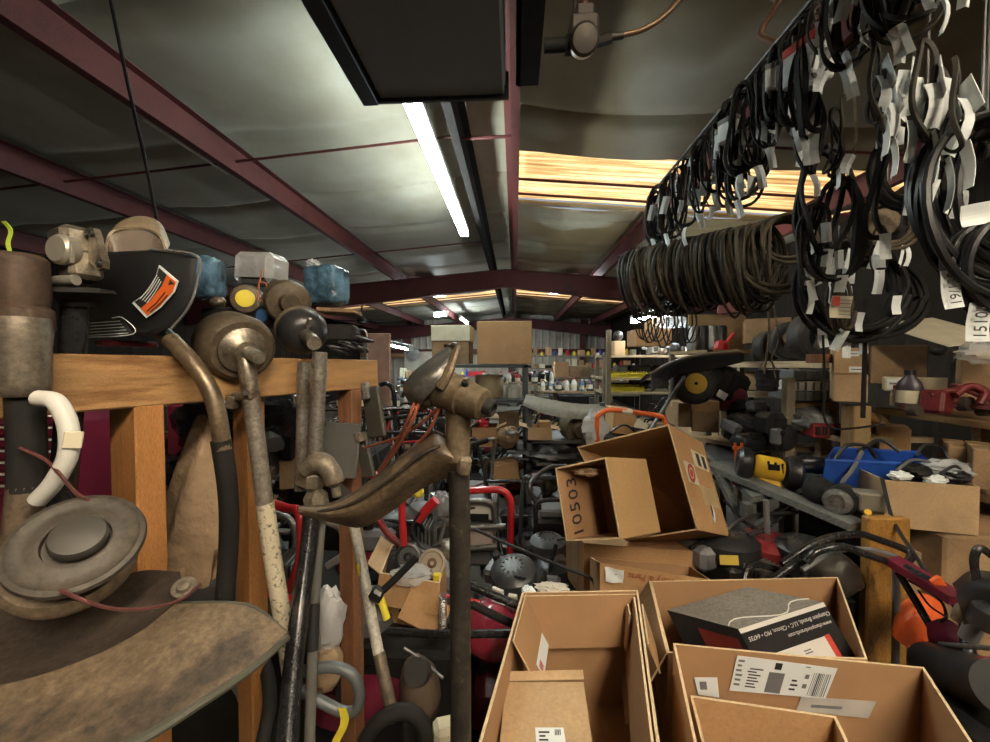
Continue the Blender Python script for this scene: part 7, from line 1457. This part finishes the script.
mb = MB(); mb.lathe([(0, 0), (.02, 0), (.02, .03), (0, .03)], at(538, 509, 2.15), (0, 0, 1), 14); mb.build('fuel_cap', BLACK, t)
for i, (px, py, D, rot, k, lb) in enumerate([(528, 600, 1.9, (0, 0, 30), 'gear', 'grimy gear case beside the ribbed engine'), (555, 596, 1.9, (0, 0, 80), 'engine', 'black engine low beside the taped corner carton'), (548, 572, 2.0, (0, 0, 10), 'engine_grey', 'grey engine under the tube-framed machine')]): instp(k, px, py, D, rot, lb)
quick('packing_foam', lambda mb: mb.blob(at(552, 588, 1.27), (.05, .03, .010), .5, 4, 3), mat('foam_cream', (.55, .5, .42), .7, var=.2), 'cream foam and paper scraps heaped behind the front open carton', 'packing')
quick('white_foam', lambda mb: mb.blob(at(528, 590, 1.25), (.02, .02, .010), .4, 3, 5), PAPER, 'small red and white scrap behind the front open carton', 'packing')
# carton of pulleys
t = thing('open_carton', 'open carton of black wheels and bagged parts beyond the white-shafted trimmer', 'carton', at(410, 620, 1.5))
q = [at(392, 544, 1.62), at(446, 560, 1.55), at(440, 583, 1.38), at(380, 573, 1.42)]
shell_box(q, V((0.0, .02, -.2))).build('body', [CARD, CARDIN, EDGE], t); slab(q[2], q[3], V((0, -.5, -1)), .1).build('flap', [CARD, EDGE], t); slab(q[0], q[3], V((-1, .2, .6)), .06).build('flap', [CARD2, EDGE], t)
for (px, py, D, ra, m, hb, lb) in [(408, 557, 1.5, .05, BLACK, BLACKM, 'black wheel in the open carton of parts'), (432, 563, 1.47, .052, mat('tan_wheel', (.28, .23, .17), .6, var=.2), RUST, 'tan flanged pulley in the open carton of parts')]:
    w_ = thing('small_pulley', lb, 'pulley', at(px, py, D)); mb = MB(); mb.lathe([(ra * .3, -.02), (ra, -.02), (ra, -.01), (ra * .85, 0), (ra, .01), (ra, .02), (ra * .8, .022), (ra * .75, .012), (ra * .3, .012)], at(px, py, D), (.2, -1, .5), 28); mb.build('rim', m, w_)
    mb = MB(); mb.lathe([(0, -.02), (ra * .35, -.02), (ra * .35, .016), (ra * .15, .018), (ra * .15, .008), (0, .008)], at(px, py, D), (.2, -1, .5), 20); mb.build('hub', hb, w_)
quick('clear_bag', lambda mb: mb.blob(at(412, 575, 1.42), (.07, .05, .035), .4, 3, 8), FILM, 'clear bag of small parts lying in front of the black wheel', 'bag')
quick('yellow_part', lambda mb: mb.box(at(437, 577, 1.42), (.03, .02, .03), ch=.005), YELLOWG, 'small yellow part at the corner of the pulley carton', 'part')
quick('parts_stand', lambda mb: mb.box((xat(412, 1.55), 1.55, .3), (.5, .4, .6), ch=.02), BLACKM, 'dark crate under the pulley carton', 'crate')
quick('coil_spring', lambda mb: mb.tube([at(443, 612, 1.3) + V((.012 * math.cos(i * .9), .012 * math.sin(i * .9), .06 - .0013 * i)) for i in range(90)], .0025, 5), GREYM, 'pale coil spring hanging beside the pulley carton', 'spring')
quick('cardboard_scrap', lambda mb: mb.box(at(425, 612, 1.35), (.16, .02, .1), rot=(-25, 25, 0)), CARD, 'torn cardboard scrap below the pulley carton', 'cardboard')
# red tubes and clutter behind the central trimmer
for i, (pts, r, m, lb) in enumerate([([(404, 480, 1.5), (402, 510, 1.5), (404, 545, 1.5)], .014, RED, 'upright red tube between the twin tubes and the pole'), ([(418, 520, 1.7), (428, 508, 1.7), (436, 500, 1.7)], .022, RED, 'bright red grip seen under the curved brown guard'), ([(370, 505, 1.6), (385, 530, 1.6), (400, 545, 1.6)], .014, REDD, 'dark red tube slanting behind the white-shafted trimmer'),
    ([(380, 385, 2.4), (388, 384, 2.4), (394, 395, 2.4), (396, 440, 2.4), (400, 500, 2.4)], .014, BLACKT, 'black bent tube rising beside the timber rail end'), ([(402, 440, 2.2), (410, 470, 2.1), (404, 500, 2.0)], .006, BLACK, 'thin black cable hanging behind the orange wires'), ([(425, 560, 1.9), (440, 540, 1.9), (448, 500, 1.9)], .01, GREYM, 'pale grey tube leaning behind the dark pole'),
    ([(420, 512, 1.5), (412, 530, 1.5), (424, 548, 1.5), (440, 545, 1.5)], .006, BLACK, 'black cable loop under the curved brown guard')]): quick('bent_tube', lambda mb: ptube(mb, pts, r, 10), m, lb, 'tube')
quick('bottle_stopper', lambda mb: mb.blob(at(374, 475, 1.3), (.03, .02, .012), .2, 2, 2), RED, 'small red cap on the curved brown guard', 'cap')
quick('clear_bag', lambda mb: mb.blob(at(440, 506, 1.9), (.06, .05, .07), .3, 2.5, 4), BAGG, 'grey plastic bag of parts under the curved brown guard', 'bag')
quick('bottle_stopper', lambda mb: mb.blob(at(418, 492, 1.6), (.025, .02, .025), .1), YELLOWG, 'small yellow cap peeking under the curved brown guard', 'cap')
for i, (px, py, D, k, rz, sc, lb) in enumerate([(425, 545, 2.1, 'engine_grey', 40, 1, 'grey engine behind the dark pole, above the pulley carton'), (395, 560, 1.9, 'engine', 90, 1, 'black engine behind the white-shafted trimmer'), (448, 580, 1.9, 'gear_alu', 20, 1.1, 'pale gear case just behind the dark pole'), (372, 600, 1.8, 'engine_red', 130, 1, 'dark red engine behind the red-brown post'), (440, 520, 2.4, 'motor', 10, 1, 'grey motor behind the grey bag of parts'), (400, 515, 2.3, 'engine', 200, 1, 'black engine under the tip of the curved guard'), (410, 640, 1.6, 'mower_black', 200, .9, 'black mower low behind the white-shafted trimmer'), (372, 690, 1.5, 'mower_maroon', 190, .9, 'maroon mower on the floor beyond the loop handle')]): instp(k, px, py, D, (0, 0, rz), lb, scale=sc)
# crowded mowers and machines across the floor
GM = 'mowers crowded on the shop floor'; rr = random.Random(21); n = 0
for Y in (2.6, 3.3, 4.1, 5.0, 5.9, 6.9):
    for X in [x * .62 for x in range(-9, 4)]:
        px = 515 + X / Y * 390
        if not (60 < px < 700) or (3.3 < Y < 4.7 and -1.1 < X < .95) or (X > .8 and Y < 5.5): continue
        if Y < 3 and (X > -.2): continue
        k = ['mower_black', 'mower_red', 'mower_maroon', 'mower_black', 'mower_green'][rr.randrange(5)]
        inst(k, (X + rr.uniform(-.08, .08), Y + rr.uniform(-.08, .08), 0), (0, 0, rr.choice([0, 90, 180, 200, 20, 270])), 'push mower in the crowded rows on the shop floor', GM); n += 1
GE = 'engines stacked on the floor racks'
for i, (X0, X1, Y) in enumerate([(-2.6, -1.15, 5.4), (-4.6, -2.9, 4.6), (-2.3, -.9, 7.4), (-.7, .8, 7.4), (-3.2, -1.4, 3.1), (.4, 1.7, 6.9)]):
    zt = [.95, 1.1, 1.15, 1.2, .8, 1.1][i]
    t = rack(['work bench of parts in the left aisle, middle distance', 'tall bench of parts far in the left aisle', 'bench of bright parts before the back store room', 'bench of parts behind the dark rack', 'bench of engines nearest behind the timber rail', 'bench of parts beside the far shelf unit'][i], X0, X1, Y, Y + .55, [zt * .45, zt], WOODGREY, .05, .03, None, PLY, 'work_bench')
    for k in range(int((X1 - X0) / .27)):
        for lv in (0, 1):
            kind = ['engine', 'gear', 'engine_grey', 'motor', 'gear_alu', 'engine_red', 'motor_black'][rr.randrange(7)]
            inst(kind, (X0 + .16 + k * .27, Y + rr.uniform(.15, .4), [zt * .45, zt][lv] + .002), (0, 0, rr.uniform(0, 360)), 'engine or gear case heaped on a floor bench', GE, rr.uniform(.75, 1.0))
    if i in (0, 2, 3, 5):
        for k in range(9):
            inst(['bottle_white', 'bottle_blue', 'bottle_red', 'bottle_white', 'bottle_dark'][rr.randrange(5)], (X0 + .1 + (X1 - X0 - .2) * k / 8, Y + rr.uniform(.05, .12), zt + .002), (0, 0, rr.uniform(0, 360)), 'small bottle standing along a floor bench', 'bottles on the floor benches', rr.uniform(.8, 1.1))
# handlebars rising above the crowd
for i in range(22):
    px = rr.uniform(150, 470); D = rr.uniform(2.2, 4.5); X = xat(px, D)
    inst(['loop', 'loop', 'loop_grey', 'loop_red', 'loop'][i % 5], (X, D, rr.uniform(.45, .75)), (rr.uniform(-25, 25), rr.uniform(-10, 10), rr.uniform(0, 180)), ['black', 'black', 'grey', 'red', 'black'][i % 5] + ' push handle rising out of the crowded machines', ['black', 'black', 'grey', 'red', 'black'][i % 5] + ' push handles among the machines')
# shelves along the back wall, packed with small boxes
GK = ['small carton on the back wall shelving', 'small tin on the back wall shelving', 'dark small part on the back wall shelving']
t = rack('long shelving against the back wall packed with small stock', xat(522, 13.0), xat(640, 13.0), 13.0, 13.6, [.5, .95, 1.38, 1.8], WOODGREY, .07, .04, 1.9)
t = rack('workshop shelving before the white store-room wall', xat(395, 10.5), xat(470, 10.5), 10.5, 11.0, [.4, .8, 1.15], GREYP, .06, .04, 1.2)
tiny = {}
def tinything(nm, loc, size, m, label, cat, group, rz=0, shape='box'):
    key = (shape,)
    if key not in tiny:
        mb = MB()
        if shape == 'box': mb.box((0, 0, .5), (1, 1, 1), ch=.04)
        else: mb.lathe([(.4, 0), (.5, .03), (.5, .7), (.25, .85), (.25, 1), (0, 1)], (0, 0, 0), (0, 0, 1), 12)
        tiny[key] = mb
    ck = (shape, m.name)
    if ck not in tiny:
        o = tiny[key].build('tmp', m); tiny[ck] = o.data; bpy.data.objects.remove(o)
    o = bpy.data.objects.new(nm, tiny[ck]); COL.objects.link(o); o.location = loc; o.scale = size; o.rotation_euler = (0, 0, R(rz)); tag(o, label, cat, group); return o
for (x0, x1, Y, zs, n) in [(xat(525, 13), xat(637, 13), 13.1, [.5, .95, 1.38, 1.8], 17), (xat(397, 10.5), xat(468, 10.5), 10.6, [.4, .8, 1.15], 14)]:
    for z in zs:
        for i in range(n):
            x = x0 + (x1 - x0) * (i + .5) / n + rr.uniform(-.03, .03); w = (x1 - x0) / n; j = rr.randrange(10)
            if j < 4: tinything('small_carton', (x, Y + .15, z + .002), (w * rr.uniform(.6, .95), .25, rr.uniform(.1, .3)), [CARD, CARD2, PAPER2, CARD3][j], 'small carton on the distant shelving, one of many', 'carton', 'small cartons on distant shelving', rr.uniform(-6, 6))
            elif j < 8: tinything('small_can', (x, Y + .1, z + .002), (w * .55, w * .55, rr.uniform(.12, .26)), [PAPER, GREYM, BLUE, YELLOWG][j - 4] if rr.random() < .8 else RED, 'small can or bottle on the distant shelving, one of many', 'can', 'small cans on distant shelving', 0, 'can')
            else: tinything('machine_part', (x, Y + .15, z + .002), (w * .8, .2, rr.uniform(.08, .2)), DARKSTEEL if j == 8 else BLACK, 'dark machine part on the distant shelving, one of many', 'machine part', 'dark parts on distant shelving', rr.uniform(-30, 30))
for (l, tp, r, bt, D, m, lb) in [(555, 362, 569, 377, 9.0, 0, 'orange-tan carton on the shelving behind the curved panel'), (553, 381, 563, 390, 9.0, 1, 'white-fronted carton on the shelving behind the curved panel'), (562, 380, 579, 391, 9.0, 0, 'brown carton beside the white-fronted one behind the curved panel'), (571, 366, 590, 377, 9.0, 2, 'sagging brown carton beside the orange-tan one')]: fcarton(lb, l, tp, r, bt, D, .4, m=m)
t = rack('open shelving of cartons behind the curved grey panel', xat(535, 8.95), xat(604, 8.95), 8.95, 9.5, [.95, 1.25], WOODGREY, .06, .04)
for i in range(9): quick('scrap_wood', lambda mb: mb.box((xat(560 + 5 * i, 8.0), 8.2 + .05 * (i % 3), 1.0 + .05 * (i % 2)), (.22, .06, .05), rot=(rr.uniform(-20, 20), rr.uniform(-30, 30), rr.uniform(-60, 60))), PINE, 'pale wood offcut in the pile behind the curved panel', 'wood offcut', 'pale wood offcuts')
quick('offcut_stand', lambda mb: mb.box((xat(580, 8.0), 8.25, .46), (1.2, .5, .93), ch=.02), BLACKM, 'dark cabinet under the pile of wood offcuts', 'cabinet')
quick('wall_sign', lambda mb: mb.box(at(476, 374, 12.0), (.6, .03, .16)), RED, 'red sign board on the store-room wall, far away', 'sign')
quick('wall_clock', lambda mb: mb.lathe([(0, 0), (.2, 0), (.22, .03), (0, .04)], at(413, 354, 12.4), (0, -1, 0), 20), GREYM, 'pale round lamp dish on the store-room wall', 'lamp')
t = thing('ceiling_fan', 'small dark ceiling fan hanging far off over the left aisle', 'ceiling fan', at(362, 322, 10))
c = at(362, 321, 10); mb = MB(); mb.cyl(c, (c.x, c.y, roofz(c.x)), .025, n=8); mb.build('down_rod', BLACKM, t); mb = MB(); mb.lathe([(0, -.08), (.12, -.06), (.13, .04), (.05, .1), (0, .1)], c, (0, 0, 1), 18); mb.build('motor_hub', BLACKM, t)
for k in range(4): mb = MB(); mb.box(c + V((.38 * math.cos(k * PI / 2 + .3), .38 * math.sin(k * PI / 2 + .3), 0)), (.55, .13, .012), rot=(6, 0, math.degrees(k * PI / 2 + .3)), ch=.003); mb.build('blade', BLACKM, t)
quick('conduit', lambda mb: ptube(mb, [(357, 330, 2.6), (365, 331, 2.6), (367, 340, 2.6), (367, 362, 2.6)], .008, 8), GREYM, 'thin pale conduit bending down beside the rail end', 'conduit')
quick('rusty_sheet', lambda mb: mb.box((xat(376, 5.0), 5.05, 1.0), (.3, .05, 2.0), ch=.01), mat('rust_panel', (.22, .12, .085), .7, var=.3), 'rusty upright panel in the distance beside the timber rail end', 'panel')
# ---------------- right behind the rail
t = thing('tool_chest', 'maroon tool chest with pale drawer lips at the picture edge behind the trimmers', 'tool chest', (xat(-10, 1.5), 1.6, 0))
X = xat(-25, 1.5); mb = MB(); mb.box((X, 1.75, .72), (.3, .4, 1.44), ch=.01); mb.build('cabinet', MAROON, t)
for k in range(7): mb = MB(); mb.box((X, 1.54, 1.40 - k * .05), (.28, .012, .04), ch=.003); d_ = mb.build('drawer', MAROON, t); mb = MB(); mb.box((X, 1.53, 1.415 - k * .05), (.27, .012, .008), ch=.002); mb.build('drawer_lip', WHITE, d_)
t = thing('steel_cabinet', 'maroon steel cabinet with a bright edge strip behind the orange timber post', 'cabinet', (xat(170, 1.7), 1.9, 0))
mb = MB(); mb.box((xat(165, 1.7), 1.95, .72), (.24, .4, 1.44), ch=.01); mb.build('body', MAROON, t); mb = MB(); mb.box((xat(192, 1.7), 1.74, .8), (.012, .012, 1.25)); mb.build('chrome_strip', GREYM, t); mb = MB(); mb.box((xat(176, 1.7), 1.735, 1.34), (.1, .01, .012), rot=(0, 35, 0)); mb.build('chrome_trim', GREYM, t)
for (px, py, D, ra, lb) in [(220, 425, 1.6, (.16, .12, .15), 'shiny black plastic sack behind the bent bronze shaft'), (275, 425, 1.8, (.17, .12, .16), 'shiny black plastic sack between the chipped shaft and the twin tubes'), (205, 470, 1.5, (.1, .1, .12), 'dark plastic sack low behind the kraft sack')]: quick('refuse_sack', lambda mb: mb.blob(at(px, py, D), ra, .3, 2.6, px), BAGB, lb, 'sack')
for i, (px, py, D, k, rz, sc, lb) in enumerate([(172, 520, 1.4, 'engine', 0, .9, 'black engine beside the orange timber post'), (185, 560, 1.3, 'motor_black', 30, .9, 'black motor below the engine by the orange post'), (165, 570, 1.35, 'gear', 30, .9, 'dark gear case at the foot of the orange post'), (250, 610, 1.4, 'engine', 100, 1, 'black engine behind the foam-gripped shaft'), (285, 640, 1.3, 'gear', 10, 1, 'gear case low between the chipped shaft and the twin tubes'), (258, 480, 1.7, 'engine_grey', 10, .9, 'grey engine behind the chipped shaft'), (290, 470, 1.9, 'engine', 210, 1, 'black engine behind the twin tubes')]): instp(k, px, py, D, (0, 0, rz), lb, scale=sc)
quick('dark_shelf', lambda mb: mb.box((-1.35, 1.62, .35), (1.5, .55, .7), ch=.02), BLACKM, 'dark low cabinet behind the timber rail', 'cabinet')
fcarton('flat brown carton behind the chipped white shaft', 268, 444, 300, 461, 1.9, .3, m=0); fcarton('tan carton under the flat brown one behind the twin tubes', 280, 458, 315, 488, 1.75, .3, m=1)
quick('yellow_strap', lambda mb: ptube(mb, [(254, 492, 1.5), (262, 498, 1.5), (258, 506, 1.5)], .007, 8), YELLOWG, 'scrap of yellow strap behind the chipped shaft', 'strap')
quick('pink_tag', lambda mb: mb.box(at(205, 570, 1.1), (.02, .004, .03), rot=(0, 20, 0)), PINK, 'small pink tag below the kraft sack', 'tag')
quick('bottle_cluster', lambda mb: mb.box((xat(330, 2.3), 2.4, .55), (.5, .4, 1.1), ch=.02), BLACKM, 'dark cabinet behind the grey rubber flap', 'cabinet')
drop_unused()
